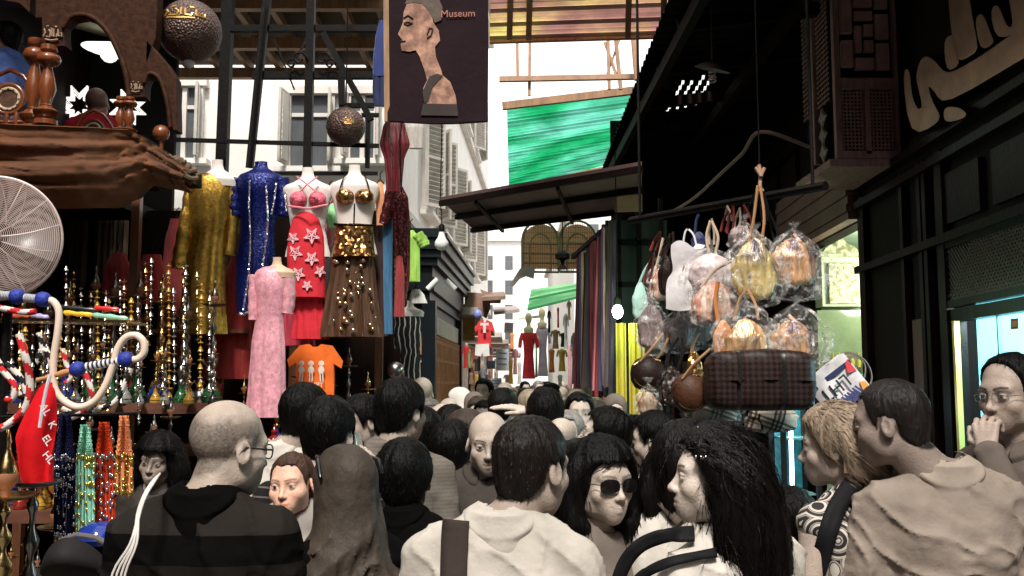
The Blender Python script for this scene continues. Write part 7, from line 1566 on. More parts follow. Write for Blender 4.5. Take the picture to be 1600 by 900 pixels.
# reed panels and hanging lamp
rpn = empty('wicker_screen', tuple(W(876,380,13)), 'woven cane screen with twin rounded tops hanging over the lane', 'screen'); l = local(rpn); cn = M('cane', (.26,.16,.09), .7, var=.3)
for x0, x1 in ((816,872),(874,932)):
    m2 = MB(); a = W(x0, 425, 13); b_ = W(x1, 345, 13); w2 = (b_.x-a.x)/2; cx_ = (a.x+b_.x)/2; hz_ = b_.z-a.z; fn = lambda x, z: l((cx_+x*w2, 13+.03*x, a.z+z*hz_))
    arch = [(-1,0),(-1,.6)]+[(-math.cos(t), .6+.4*math.sin(t)) for t in np.linspace(.1, math.pi-.1, 12)]+[(1,.6),(1,0)]; m2.tube([fn(*p) for p in arch]+[fn(-1,0)], .018, 6)
    ins = [(-.6,0),(-.6,.45)]+[(-.6*math.cos(t), .45+.3*math.sin(t)) for t in np.linspace(.1, math.pi-.1, 10)]+[(.6,.45),(.6,0)]; m2.tube([fn(*p) for p in ins], .012, 5)
    for z in (.18,.36,.55): m2.tube([fn(-1,z), fn(1,z)], .014, 5)
    for k in range(17):
        x = -1+k/8; tp_ = .6+.4*math.sqrt(max(0, 1-x*x)); m2.tube([fn(x,0), fn(x,tp_)], .005, 4)
    for k in range(9): z = .07+k*.1; xx = math.sqrt(max(0, 1-max(0, (z-.6)/.4)**2)); m2.tube([fn(-xx,z), fn(xx,z)], .004, 4)
    m2.build('cane_panel', cn, rpn)
m2 = MB(); a, b_ = W(818,420,13.02), W(930,345,13.02); m2.grid(lambda u, v: l((a.x+(b_.x-a.x)*u, 13.03, a.z+(b_.z-a.z)*(v*.93 if True else 0)*(.82+.18*abs(math.sin(u*2*math.pi))))), 30, 4, thick=.004); m2.build('matting', translucent('matting', (.62,.46,.32), (.50,.36,.24), .8), rpn)
hl = empty('pendant_lamp', tuple(W(879,400,11)), 'small dark pendant lamp hanging before the wicker screen', 'lamp'); m2 = MB(); m2.lathe([(.0001,.06),(.05,.06),(.09,.02),(.085,-.03),(.03,-.05),(.015,-.09),(.05,-.13),(.07,-.15),(.0001,-.15)], (0,0,0), 18); m2.tube([(0,0,.06),(0,0,.7)], .006, 5); m2.build('shade', iron, hl, smooth=True)
fl_ = MB(); fl_.prism([(796,446),(812,420),(826,414),(836,420),(834,436),(822,432),(812,436),(802,448)], lambda x, y, d_: W(x, y, 12.5+d_), .05); one(fl_, 'torn_flap', M('flap_grey', (.30,.24,.22), .9), 'torn grey awning flap hanging left of the wicker screen', 'awning flap', loc=W(815,430,12.5))
# far green awning
ga = empty('green_awning', tuple(W(860,465,19)), 'small bright green awning far down the right side of the lane', 'awning'); l = local(ga); m2 = MB(); corr(m2, l(W(824,482,17)), l(W(905,462,17)), l(W(830,452,20)), l(W(900,442,20)), 4, 60, .015, 8); m2.build('sheet', translucent('green_awning_sheet', (.05,.5,.15), (.3,.75,.35), .6), ga, smooth=True)
m2 = MB(); m2.beam(l(W(824,484,17)), l(W(905,464,17)), .04); m2.beam(l(W(826,468,18)), l(W(903,452,18)), .04); build_each(m2, 'rail', M('green_rail', (.02,.2,.06), .5), ga)
# ---- far stalls: garments, signs and dummies along both sides
rf = random.Random(11); cn_ = {'red':(.75,.04,.05),'white':(.75,.73,.70),'yellow':(.75,.50,.08),'blue':(.25,.35,.55),'pink':(.72,.35,.38),'black':(.03,.03,.03),'green':(.25,.5,.18),'orange':(.75,.25,.06),'lilac':(.66,.62,.72),'tan':(.45,.30,.18)}
def far_garment(x, y0, y1, w_, Y, cname, label, kind='tunic', sl_=True):
    t = MB(); a = W(x, y0, Y); b_ = W(x, y1, Y); r0 = PX(w_, Y)/2
    prof = [(.3,0),(.9,.06),(.7,.3),(.62,.5),(.85,1)] if kind == 'tunic' else [(.8,0),(.9,.3),(1,1)]
    vs_ = [];n = 14; nz = 12; H_ = a.z-b_.z
    for k in range(nz+1):
        v = k/nz; r_1 = r0*np.interp(v, [p[1] for p in prof], [p[0] for p in prof])
        for j in range(n): q_ = 2*math.pi*j/n; vs_.append((a.x+r_1*math.cos(q_)*(1+.1*math.sin(5*q_)*v), Y+r_1*.45*math.sin(q_), a.z-H_*v))
    t.add(vs_, [(i*n+j, i*n+(j+1) % n, (i+1)*n+(j+1) % n, (i+1)*n+j) for i in range(nz) for j in range(n)]+[tuple(range(n))[::-1], tuple(nz*n+j for j in range(n))])
    if sl_ and kind == 'tunic':
        for s_ in (-1,1): t.tube([(a.x+s_*r0*.75, Y, a.z-H_*.06), (a.x+s_*r0*1.05, Y, a.z-H_*.2), (a.x+s_*r0*1.15, Y, a.z-H_*.36)], r0*.24, 8)
    return one(t, 'hanging_garment', M('far_'+cname, cn_[cname], .8, var=.25, vs=8, bump=.3), label, 'garment', 'garments on the far stalls', loc=a, smooth=True)
far_garment(826,516,592,24,14.5,'red','long red dress hanging in the middle distance at the centre')
far_garment(848,508,588,19,14.6,'lilac','long pale grey dress hanging right of the red one')
for x, y, Y in ((826,508,14.5),(847,500,14.6)):
    m2 = MB(); m2.lathe([(.0001,-.12),(.07,-.10),(.075,-.03),(.035,.0),(.03,.05),(.048,.09),(.052,.15),(.03,.20),(.0001,.21)], (0,0,0), 14, sy=.7); o_ = m2.build('display_dummy', M('dummy_cream', (.65,.60,.35), .5), None, smooth=True); o_.location = W(x, y+2, Y); tag(o_, 'pale display dummy head above the far %s dress' % ('red' if x < 840 else 'grey'), 'dummy', 'display dummies far down the lane')
rt = empty('red_t_shirt', tuple(W(756,500,12.5)), 'red T-shirt with a white T on it, beyond the black kiosk', 'T-shirt'); tee(rt, 742, 772, 500, 542, 12.5, M('far_red')); 
m2 = MB(); l = local(rt); text_into(m2, 'T', .16, lambda a, b, d_: l(W(757+a*F/12.5, 513-b*F/12.5, 12.4)+Vector((0,-d_,0))), .004, bold=.01); m2.build('letter_print', M('far_white', cn_['white'], .8), rt)
ws_ = empty('white_shorts', tuple(W(754,545,12.5)), 'white shorts hanging under the red T-shirt beyond the kiosk', 'shorts'); m2 = MB(); l = local(ws_); m2.prism([(743,538),(764,537),(765,556),(755,557),(754,551),(751,557),(742,555)], lambda x, y, d_: l(W(x, y, 12.45+d_)), .06); m2.build('cloth', M('far_white'), ws_)
ys_ = empty('yellow_stall', tuple(W(738,500,14)), 'mustard yellow boarded stall with a wooden valance past the kiosk', 'stall'); l = local(ys_); m2 = MB()
m2.prism([(724,475),(742,475),(742,532),(722,532)], lambda x, y, d_: l(W(x, y, 13.8+d_)), .5); m2.build('panel', M('mustard_paint', (.55,.36,.10), .7), ys_)
m2 = MB(); m2.prism([(726,456),(752,458),(766,468),(766,482),(760,498),(726,476)], lambda x, y, d_: l(W(x, y, 13.6+d_)), .5); m2.prism([(750,452),(784,464),(782,474),(760,474)], lambda x, y, d_: l(W(x, y, 14.5+d_)), .5); build_each(m2, 'valance', M('valance_wood', (.30,.17,.13), .7, var=.3), ys_)
for x, lab, Y in ((746,'blue balloon hanging beside the mustard stall',12.8),): m2 = MB(); m2.ball(W(x,491,Y), PX(7,Y), 14, sz=1.15); one(m2, 'balloon', M('balloon_blue', (.22,.28,.62), .3), lab, 'balloon', loc=W(x,491,Y), smooth=True)
lst = [(728,540,575,9,12.2,'red'),(733,545,575,6,12.4,'green'),(745,560,580,9,12.8,'black'),(736,582,600,8,13.2,'tan'),(790,540,565,10,16,'white'),(798,560,600,9,17,'yellow'),(805,545,585,8,18,'pink'),(812,565,600,8,18.5,'white'),(868,515,545,12,13.4,'tan'),(862,545,582,11,13.2,'orange'),(878,545,580,13,13,'yellow'),(880,520,542,10,12.8,'black'),(858,485,520,5,13.5,'black'),(872,480,512,4,13.3,'red'),(884,490,545,7,12.2,'white'),(890,540,605,8,11.6,'pink'),(896,520,600,7,11.2,'black'),(875,585,610,9,13.6,'white'),(838,520,590,5,15,'green'),(818,600,615,10,19,'white'),(792,585,604,8,17.5,'pink'),(745,585,603,7,13.6,'yellow'),(755,575,600,9,14.2,'lilac'),(800,520,545,7,18.8,'orange'),(889,470,500,6,12,'tan')]
for i, (x, y0, y1, w_, Y, c_) in enumerate(lst): far_garment(x, y0, y1, w_, Y, c_, '%s garment on a far stall, %s' % (c_, ['just past the kiosk corner','above the heads by the kiosk','under the balloon','low beside the kiosk','left of the red dress','low left of the red dress','in the distant left row','lowest in the distant left row','right of the grey dress','under the brown hat shape','lower right of the grey dress','high right of the grey dress','above the grey dress','high near the green awning','left of the long scarves','low left of the long scarves','touching the long scarves','low over the heads at centre right','between the red and grey dress','low over the heads at the centre','low over the heads at centre left','low past the yellow panel','under the paper signs','high in the distant left row','high left of the scarf rail'][i]), sl_=i % 2 == 0)
sg_i = [(768,570,12,13,'blue'),(785,562,20,34,'white'),(757,590,13,10,'white'),(775,600,18,18,'white'),(766,548,10,12,'pink'),(795,512,14,16,'white')]
for i, (x, y, w_, h_, c_) in enumerate(sg_i):
    Y = 14.8+i*.5; t = empty('paper_sign', tuple(W(x, y, Y)), '%s paper sign with faint print, %s' % (c_, ['lower left of the tall white one','tallest, left of the red dress','lowest beside the kiosk','low above the heads at centre','small above the blue one','high under the grey awnings'][i]), 'sign', 'paper signs on the far stalls'); l = local(t)
    m2 = MB(); m2.box((0,0,0), (PX(w_,Y), .02, PX(h_,Y)), (0,R(3*(i % 3-1)),0)); m2.build('sheet', M('paper_'+c_, cn_[c_] if c_ != 'white' else (.7,.72,.74), .8), t); m2 = MB()
    for k in range(3): m2.box((0,-.014,PX(h_,Y)*(.3-.25*k)), (PX(w_,Y)*.7, .006, PX(h_,Y)*.06))
    m2.build('print_lines', M('faint_print', (.5,.25,.28) if i % 2 else (.2,.3,.5), .8), t)
# plain awnings and counters over the far lane
for i, (a, b_, c_, d_, lab, col) in enumerate((((772,492,15),(812,488,15),(770,484,18),(806,482,18),'grey awning above the distant stalls on the left',(.35,.30,.28)),((752,470,13),(790,468,13),(760,462,16),(788,460,16),'brown boarded awning beyond the mustard stall',(.25,.16,.12)),((810,500,20),(850,496,20),(812,494,24),(845,490,24),'pale canvas awning deep in the lane',(.65,.60,.55)))):
    m2 = MB(); P4 = [W(*a), W(*b_), W(*d_), W(*c_)]; m2.add(P4+[p+Vector((0,0,.05)) for p in P4], [(0,1,2,3),(7,6,5,4),(0,4,5,1),(1,5,6,2),(2,6,7,3),(3,7,4,0)]); one(m2, 'stall_awning', M('awn_%d' % i, col, .8, var=.3), lab, 'awning', 'awnings of the distant stalls', loc=P4[0])
for i in range(7):
    Y = 14.5+i*3.2; t = empty('far_stall', (SX(-1.5,Y), Y, 0), 'open wooden stall on the left of the lane, %s beyond the kiosk' % ORD[i], 'stall', 'distant stalls on the left'); l = local(t); m2 = MB(); m2.box(l((SX(-1.45,Y), Y, .45)), (.7,2.6,.9)); m2.build('counter', M('valance_wood'), t)
    m2 = MB(); m2.box(l((SX(-1.6,Y), Y, 2.75)), (1.1,2.7,.10)); m2.build('canopy', M('stall_top_%d' % (i % 3), ((.45,.38,.32),(.30,.2,.15),(.6,.55,.5))[i % 3], .8), t)
    m2 = MB(); m2.box(l((SX(-1.9,Y), Y, 1.8)), (.1,2.4,1.6)); m2.build('goods_backing', M('goods_mix_%d' % (i % 2), (.62,.45,.30), .8, var=.9, vs=6, col2=(.55,.12,.10) if i % 2 else (.7,.68,.64)), t)
    t = empty('far_stall', (SX(1.2,Y), Y, 0), 'open wooden stall on the right of the lane, %s beyond the scarves' % ORD[i], 'stall', 'distant stalls on the right'); l = local(t); m2 = MB(); m2.box(l((SX(1.2,Y), Y, .45)), (.7,2.6,.9)); m2.build('counter', M('valance_wood'), t)
    m2 = MB(); m2.box(l((SX(1.35,Y), Y, 2.8)), (1.2,2.7,.10)); m2.build('canopy', M('stall_top_%d' % ((i+1) % 3)), t) if i > 1 else m2.build('canopy', wood_d, t)
    m2 = MB(); m2.box(l((SX(1.6,Y), Y, 1.8)), (.1,2.4,1.6)); m2.build('goods_backing', M('goods_mix_%d' % (1-i % 2), (.62,.45,.30), .8, var=.9, vs=6, col2=(.7,.68,.64) if i % 2 else (.55,.12,.10)), t)
# ------------------------------------------------------------------ people, near ones first
S_L, S_M, S_D = (.50,.41,.34), (.36,.28,.23), (.22,.165,.135)
blk = cloth('black', (.0018,.0016,.0016)); crm_s = cloth('cream_shirt', (.48,.44,.385), bump=.5); khk = bands('khaki_fine', [(0,(.15,.13,.11)),(.72,(.125,.107,.09))], 2, .9, 70, 0, repeat=True); gry = cloth('grey_jacket', (.06,.05,.043)); wht = cloth('offwhite', (.58,.535,.475), bump=.5); tpe = cloth('taupe', (.17,.14,.12)); jck = cloth('beige_jacket', (.25,.205,.17), bump=.6); gbr = cloth('grey_brown', (.13,.105,.09)); trs = cloth('trousers', (.04,.038,.036))
bsh = bands('striped_polo', [(0,(.0018,.0016,.0016)),(.55,(.008,.007,.006)),(.62,(.0018,.0016,.0016)),(.725,(.008,.0065,.0055)),(.752,(.0018,.0016,.0016)),(.792,(.018,.015,.013)),(.93,(.015,.012,.011))], 2, .85, 1/1.75, 0)
# the bald man with the striped shirt
p = person(328, 622, 2.45, -4, 'bald man in a dark striped polo shirt with white cords over his shoulder', hyaw=-38, pitch=-6, skin=(.42,.34,.28), hair='bald', stub=.8, fine=True, top=bsh, collar=blk, wd=1.02, belly=.5, sleeve='short', bottom=trs, res=.0035, hx=.0)
glasses(p, None, M('black_plastic', (.01,.01,.01), .25, var=.05), name='spectacles', rim=.002)
t = empty('cord_bag', tuple(W(195, 900, 2.3)), 'dark bag hanging by white cords from the striped shirt shoulder', 'bag'); l = local(t)
cd_ = M('white_cord', (.66,.62,.58), .7)
for i, (xa, xb) in enumerate(((240,176),(242,183),(238,190),(241,196))):
    pts = [W(250,740,2.42), W(xa,752,2.30), W(xa-14,775,2.25), W(xa-24,805,2.23), W((xa+xb)/2-5,850,2.2), W(xb,896,2.2), W(xb-8,960,2.2)]; m2 = MB(); m2.tube([l(q) for q in smoothpts(pts, 4)], .0028, 6); m2.build('cord', cd_, t, smooth=True)
m2 = MB(); m2.box(l(W(180,1010,2.22)), (.22,.06,.20)); m2.build('pouch', blk, t, bevel=.02)
# headscarfed woman with the child
sc_m = M('scarf_brown_grey', (.050,.038,.029), .6, spec=.2, var=.3, vs=6, bump=.6, bs=30, stretch=(1.3,1.3,1))
p = person(548, 702, 2.75, 25, 'woman under a long brown grey headscarf with sunglasses pushed up', male=False, wd=.80, skin=S_M, hair='none', top=blk, sleeve='long', bottom=trs, arms={-1:((-.26,.10,1.16),(-.10,.26,1.22))}, hyaw=10)
def headscarf(p, mat, name='headscarf', wide=1., seed=3, res_=.009, low_=.62):
    T, hs, s, hp = p['T'], p['hs'], p['s'], p['hp']; g = Field(axis_pts(-.42*s, .42*s, res_), axis_pts(-.35*s, .3*s, res_), axis_pts(low_*s, p['H']+.05, res_))
    g.prim(hp[0], .016, h=.03); g.prim(hp[1], .018, h=.03); c = T[1]
    for x in (-1,0,1): g.prim(K((c[0]+x*.01*s, c[1]-.04*s, c[2]-.05), (x*.07*s*wide, -.05*s, 1.28*s), .078*s, .125*s, .05*s), 0, h=.03)
    g.prim(K((0,-.04*s,1.24*s), (.02*s,-.05*s,.75*s), .165*s*wide, .26*s*wide, .08*s, fl=(.92,1.1,1)), 0, h=.04)
    for x in (-1,1): g.prim(K((x*.14*s*wide,-.02*s,1.31*s), (x*.23*s*wide,.0,.8*s), .085*s, .12*s, .08*s), 0, h=.03)
    g.prim(E((0,.115*hs,-.02*hs), (.062*hs,.07*hs,.085*hs), .015, -1, T=T), 0, h=.03)
    def f(P_, D):
        a = P_[...,0]/s; z = P_[...,2]/s; y = P_[...,1]/s; u = (a*-.4+(1.5-z)*.9); v = (a*1.0+(1.5-z)*.42+y*.4); dn = np.clip((1.62-z)/.25, .05, 1); w_ = vnoise(np.stack([a*4, z*3, y*4], -1), seed)
        return D-(.034*(1-2*np.abs(np.sin(v*9+w_*3.6+2*y)))**1*dn*(.3+.7*np.abs(w_))+.030*((1-np.abs(vnoise(np.stack([u*4+w_, v*13+w_*1.5, y*7], -1), seed+1)))**5-.2)*dn+.014*((1-np.abs(vnoise(np.stack([u*9-w_, v*27, y*14], -1), seed+4)))**4-.2)*dn+.003*vnoise(np.stack([u*20, v*45, y*24], -1), seed+2))*s
    g.near(f, .05); V, Fc = g.mesh(); o, V = obj_from(V, Fc, name, mat, p['root'], relax=1); return V
headscarf(p, sc_m, wide=.9, res_=.007)
m2 = MB(); T_ = p
for s_ in (-1,1): m2.tube([hpt(p, (s_*.03,.085,.088)), hpt(p, (s_*.075,.03,.10)), hpt(p, (s_*.098,-.03,.085)), hpt(p, (s_*.100,-.055,.045))], [.004,.006,.007,.005], 7)
m2.tube([hpt(p, (-.03,.085,.088)), hpt(p, (0,.092,.086)), hpt(p, (.03,.085,.088))], .005, 6); m2.build('sunglasses', M('black_plastic'), p['root'], smooth=True)
c_sk = (.80,.47,.34)
tp = W(465, 707, 3.02); pc = person(465, 707, 3.02, 176, 'small boy with wide dark eyes held up beside the headscarfed woman', male=False, height=1.05, loc=(tp.x, 3.02, tp.z-1.05), hs=.80, child=True, skin=c_sk, hair='short', haircol=(.06,.032,.022), hthick=.005, hairlen=.008, nstr=1800, top=cloth('child_top', (.30,.27,.25)), sleeve='long', bottom=trs, roll=4, hyaw=-6, res=.0026, brow=.25, nose=.9, jaw=.9, lip=(.85,.45,.42), iris=(.012,.007,.005), eyes=1.3, seated=False, gaze=(.05,-.05))
# man in a thin striped dark shirt holding a phone
tst = bands('pin_stripe', [(0,(.014,.013,.013)),(.82,(.10,.09,.08))], 2, .85, 34, 0, repeat=True)
p = person(506, 618, 3.25, -12, 'black haired man in a thin striped black shirt raising a phone to his ear', hyaw=-8, skin=(.42,.34,.28), top=tst, collar=None, sleeve='short', bottom=trs, hthick=.014, wd=1.05, arms={1:((.30,.06,1.22),(.155,.09,1.475))}, hands={1:dict(d=(-.28,.05,.95),n=(-.9,.2,0),t=(0,-.9,.2),curl=(.5,.55,.6,.7),th=.7)})
w_ = p['arm'][1][3]; m2 = MB(); m2.box(Vector(w_)+Vector((-.055,.0,.10)), (.012,.055,.11), (0,R(-12),0)); m2.build('phone', M('phone_silver', (.5,.48,.46), .3, metal=.4), p['root'], bevel=.003)
p = person(440, 598, 3.95, -15, 'black haired man in a pale crumpled shirt behind the bald man', hyaw=-15, skin=(.42,.34,.28), top=wht, collar=wht, sleeve='long', bottom=trs, hthick=.016, hx=.08)
p = person(612, 590, 3.75, 2, 'tall black haired man in a khaki collared shirt, seen from behind left of centre', hyaw=-38, skin=(.36,.29,.24), top=khk, collar=khk, bottom=trs, hthick=.017, wd=1.02, res=.004)
p = person(630, 686, 3.2, -8, 'shorter black haired youth in a black coat, seen from behind, left of centre', hyaw=4, skin=S_D, top=blk, collar=blk, sleeve='long', bottom=trs, hthick=.019, hair='full', hairlen=.016)
p = person(580, 612, 4.5, 150, 'dark haired man facing the camera, half hidden behind the khaki shirt', hyaw=-22, pitch=-8, skin=S_M, top=blk, sleeve='long', bottom=trs, hthick=.014)
p = person(664, 634, 4.6, 35, 'dark haired man in a black shirt turning left behind the youth in black', hyaw=15, skin=S_D, top=blk, bottom=trs, hthick=.016)
p = person(706, 627, 5.4, 178, 'man with a black fringe looking down, left of the moustached bald man', pitch=-18, skin=S_D, top=gry, bottom=trs, hthick=.02, hair='full')
p = person(702, 657, 4.1, -12, 'man with glossy black hair and a tan shirt beside the grey jacket', hyaw=-10, skin=S_D, top=wht, collar=wht, bottom=trs, hthick=.020, hair='full')
p = person(760, 640, 3.85, 168, 'bald man with a moustache and grey jacket facing the camera, pointing his thumb', hyaw=14, pitch=-8, skin=(.45,.37,.31), hair='bald', stub=.25, tash=.8, top=gry, collar=gry, sleeve='long', bottom=trs, res=.0038, arms={1:((.26,.02,1.14),(.12,.24,1.17))}, hands={1:dict(d=(-.85,.35,.1),n=(0,-1,.0),t=(0,.1,1),curl=(1.0,1.05,1.1,1.15),th=.1)}, brow=.1)
# the man in the middle
p = person(786, 643, 2.35, -6, 'short haired man in a cream polo with dark shoulder strap, nearest centre', hyaw=-34, pitch=-4, skin=(.36,.285,.235), haircol=(.012,.009,.0075), hthick=.007, hairlen=.009, stub=.0, tash=.0, fine=True, top=crm_s, collar=crm_s, bottom=trs, wd=1.04, res=.0034, hx=.03, nstr=5200)
drape(p, [(712,812),(710,835),(709,860),(708,900),(708,950)], 2.0, .055, cloth('strap_brown', (.045,.035,.03)))
p = person(876, 690, 2.85, -70, 'woman in sunglasses and taupe top in profile, just right of the cream polo', male=False, hyaw=-8, skin=(.20,.15,.125), top=tpe, sleeve='short', bottom=trs, hthick=.016, hair='full')
glasses(p, M('dark_lens', (.008,.007,.007), .08, var=.02))
p = person(918, 684, 3.4, 62, 'pale woman with dark tied hair in profile, left of the smiling one', male=False, skin=(.55,.46,.39), top=wht, bottom=trs, hthick=.014, haircol=(.02,.015,.013), hair='full', hyaw=10)
p = person(934, 680, 2.8, -128, 'smiling woman in dark sunglasses with a black bob and bare arm', male=False, hyaw=-24, pitch=-2, skin=(.50,.41,.345), hair='long', smile=1, top=tpe, tank=True, bottom=trs, res=.0032, brow=.3,
   sl=dict(th=.020, lo=-.30, line='full', n=3600, len=.05, locks=[([(s_*.075,.0,.04),(s_*.095,-.01,-.04),(s_*.10,.0,-.10),(s_*.085,.02,-.13)],.034,.024) for s_ in (-1,1)]+[([(x,-.06,.0),(x*1.2,-.085,-.08),(x*1.2,-.09,-.15)],.05,.035) for x in (-.05,0,.05)]),
   arms={1:((.25,.0,1.13),(.18,.20,1.20)), -1:((-.25,.02,1.12),(-.06,.24,1.28))}, hands={-1:dict(d=(.6,.5,.6),n=(.2,-.6,.5),t=(.3,.2,.9),curl=(.9,1.,1.1,1.2),th=.6)})
glasses(p, M('dark_lens'), shape=(.029,.020))
p = person(947, 638, 4.3, 78, 'black haired man in a black shirt lifting his chin to the left', pitch=12, skin=(.50,.42,.355), top=blk, bottom=trs, hthick=.017, stub=.1, tash=.35, collar=blk, brow=0)
p = person(1034, 640, 4.3, 72, 'black haired man looking left below the hanging purses', pitch=-4, skin=(.42,.34,.285), top=blk, bottom=trs, hthick=.016, brow=0)
p = person(1064, 660, 2.8, -28, 'woman with loose dark waves and a pale sleeveless top with a brown strap', male=False, skin=(.52,.43,.36), top=wht, tank=True, bottom=trs, hair='long', hyaw=-6, haircol=(.005,.004,.0035),
   sl=dict(th=.022, lo=-.3, n=3200, len=.05, locks=[([(x,-.05,.0),(x*1.3,-.08,-.08),(x*1.2,-.07,-.14)],.05,.03) for x in (-.06,0,.06)]+[([(s_*.08,.0,.02),(s_*.10,.0,-.06),(s_*.09,.02,-.12)],.035,.022) for s_ in (-1,1)]))
drape(p, [(1012,762),(1026,772),(1044,792),(1064,815)], 2.7, .035, cloth('strap_tan', (.13,.10,.08)))
# the near woman in profile
p = person(1138, 665, 2.38, 30, 'woman with long black hair and jewelled hairband in profile, nearest right of centre', male=False, hyaw=52, pitch=3, skin=(.58,.49,.42), hair='long', haircol=(.004,.003,.0027), fine=True, top=wht, sleeve='short', bottom=trs, res=.0028, brow=.05, nose=1.15, hx=.0, lip=(.62,.42,.40),
   sl=dict(th=.020, lo=-.52, n=9000, len=.10, lift=.03, line='short', locks=[([(-.03,-.075,.02),(-.035,-.11,-.10),(-.03,-.13,-.24),(-.05,-.14,-.40)],.055,.030),([(.03,-.075,.02),(.04,-.11,-.10),(.05,-.125,-.24),(.04,-.13,-.42)],.055,.026),([(.0,-.08,.0),(.0,-.13,-.12),(.01,-.16,-.28),(-.01,-.16,-.44)],.06,.03),
     ([(-.076,-.01,.03),(-.090,-.02,-.05),(-.088,-.03,-.13),(-.075,-.02,-.22),(-.09,-.03,-.34)],.030,.016),([(.078,-.01,.03),(.092,-.02,-.06),(.09,-.03,-.16),(.08,-.02,-.3)],.032,.02),([(-.07,-.05,.02),(-.085,-.08,-.10),(-.08,-.09,-.24),(-.10,-.10,-.38)],.042,.022),([(.07,-.05,.02),(.085,-.08,-.10),(.09,-.09,-.24),(.10,-.10,-.4)],.042,.022)]))
pn = p; m2 = MB(); rr_ = random.Random(8)
for k in range(3):
    pts = [hpt(p, (x, .048-.012*k+.004*math.sin(x*60), .0955+.022*0-(x*x)*9.0+.026)) for x in np.linspace(-.085,.085,15)]
    for q in pts: m2.ball(q+Vector((rr_.uniform(-.002,.002),)*3), .0045, 7)
m2.tube([hpt(p, (x, .036, .118-(x*x)*9.0)) for x in np.linspace(-.088,.088,15)], .004, 6); m2.build('hairband', silver, p['root'], smooth=True)
bp_ = cloth('backpack_black', (.012,.012,.013), .6)
drape(p, [(1085,832),(1058,834),(1030,840),(1002,852),(982,872),(968,900),(962,930)], 2.3, .034, bp_)
drape(p, [(1120,862),(1090,868),(1050,876),(1020,888),(998,905),(980,930)], 2.3, .022, bp_)
# loose strands down her back
m2 = MB(); 
for i in range(110):
    x0 = rr_.uniform(-.09,.09); y0 = rr_.uniform(-.09,-.02); pts = [hpt(p, (x0+rr_.uniform(-.01,.01)+dx*rr_.uniform(-1,1), y0-abs(dy_), z)) for z, dx, dy_ in ((-.05,.0,.02),(-.14,.015,.05),(-.24,.03,.07),(-.34,.045,.08),(-.42-rr_.uniform(0,.1),.06,.09))]; m2.tube(smoothpts(pts, 3), .0011, 3)
m2.build('loose_strands', p['hm'], p['root'])
# blonde woman in the patterned top
pat = M('swirl_pattern', (.5,.45,.4), .8, bump=.2); n_, L_ = pat.node_tree.nodes, pat.node_tree.links; vo = n_.new('ShaderNodeTexVoronoi'); vo.inputs['Scale'].default_value = 13; vo.feature = 'F1'; L_.new(n_['Texture Coordinate'].outputs['Object'], vo.inputs[0])
mm = n_.new('ShaderNodeMath'); mm.operation = 'MULTIPLY'; mm.inputs[1].default_value = 4.2; L_.new(vo.outputs['Distance'], mm.inputs[0]); fr2 = n_.new('ShaderNodeMath'); fr2.operation = 'FRACT'; L_.new(mm.outputs[0], fr2.inputs[0]); cr = n_.new('ShaderNodeValToRGB'); cr.color_ramp.interpolation = 'CONSTANT'
e = cr.color_ramp.elements; e[0].color = (.012,.011,.010,1); e[1].position = .45; e[1].color = (.52,.46,.40,1); q = e.new(.78); q.color = (.012,.011,.010,1); q = e.new(.86); q.color = (.35,.30,.26,1); L_.new(fr2.outputs[0], cr.inputs[0]); L_.new(cr.outputs[0], [x for x in n_ if x.type == 'VECT_MATH'][0].inputs[0])
p = person(1328, 628, 2.85, 28, 'blonde woman with hair pinned up and a black and white swirl patterned top', male=False, hyaw=36, pitch=-4, skin=(.42,.33,.275), hair='long', haircol=(.30,.225,.16), top=pat, tank=True, bottom=trs, res=.0036, hx=-.0,
   sl=dict(th=.022, lo=-.16, n=9000, len=.045, lift=.03, line='short', locks=[([(0,-.09,.03),(0,-.105,-.03),(0,-.10,-.07)],.045,.03),([(s_*.07,-.03,.03),(s_*.075,-.06,-.03)] if False else [(.06,-.04,.02),(.04,-.09,-.03),(.0,-.11,-.05)],.035,.03),([(-.06,-.04,.02),(-.04,-.09,-.03),(.0,-.11,-.05)],.035,.03)], flow=lambda q: np.stack([-q[:,0]*4, -.8+0*q[:,1], -.35-q[:,2]*3], 1)))
drape(p, [(1352,735),(1335,752),(1312,785),(1298,820),(1286,860),(1270,905)], 2.75, .055, bp_)
p = person(1236, 762, 3.3, 10, 'short black haired person between the long haired and the blonde women', male=False, skin=S_M, top=blk, bottom=trs, hthick=.02, hair='full')
# man in the beige jacket
p = person(1466, 583, 2.7, -4, 'man with cropped hair and a two tone beige shirt looking left, right foreground', hyaw=62, pitch=-6, skin=(.24,.185,.155), hair='short', haircol=(.016,.013,.012), hthick=.003, hairlen=.004, stub=.9, nstr=4500, fine=True, top=jck, collar=cloth('jacket_collar', (.32,.265,.22)), sleeve='long', bottom=trs, wd=.97, res=.0034, hx=-.07, brow=.1, wrinkle=1.3)
# man with glasses at the right edge
p = person(1590, 552, 3.0, 112, 'man with rimless glasses holding his hand over his mouth, at the right edge', hyaw=4, pitch=-5, skin=(.38,.30,.25), hair='recede', hthick=.010, top=gbr, sleeve='long', collar=gbr, bottom=trs, res=.0034, stub=.1, tash=.25, brow=0,
   arms={-1:((-.17,.20,1.24),(-.055,.20,1.475))}, hands={-1:dict(d=(.30,-.30,.85),n=(.3,-.9,-.2),t=(.75,.3,-.1),curl=(.75,.8,.9,1.0),th=.5)})
glasses(p, None, M('wire_rim', (.25,.2,.2), .3, metal=.6), name='spectacles', shape=(.024,.015), rim=.0009)
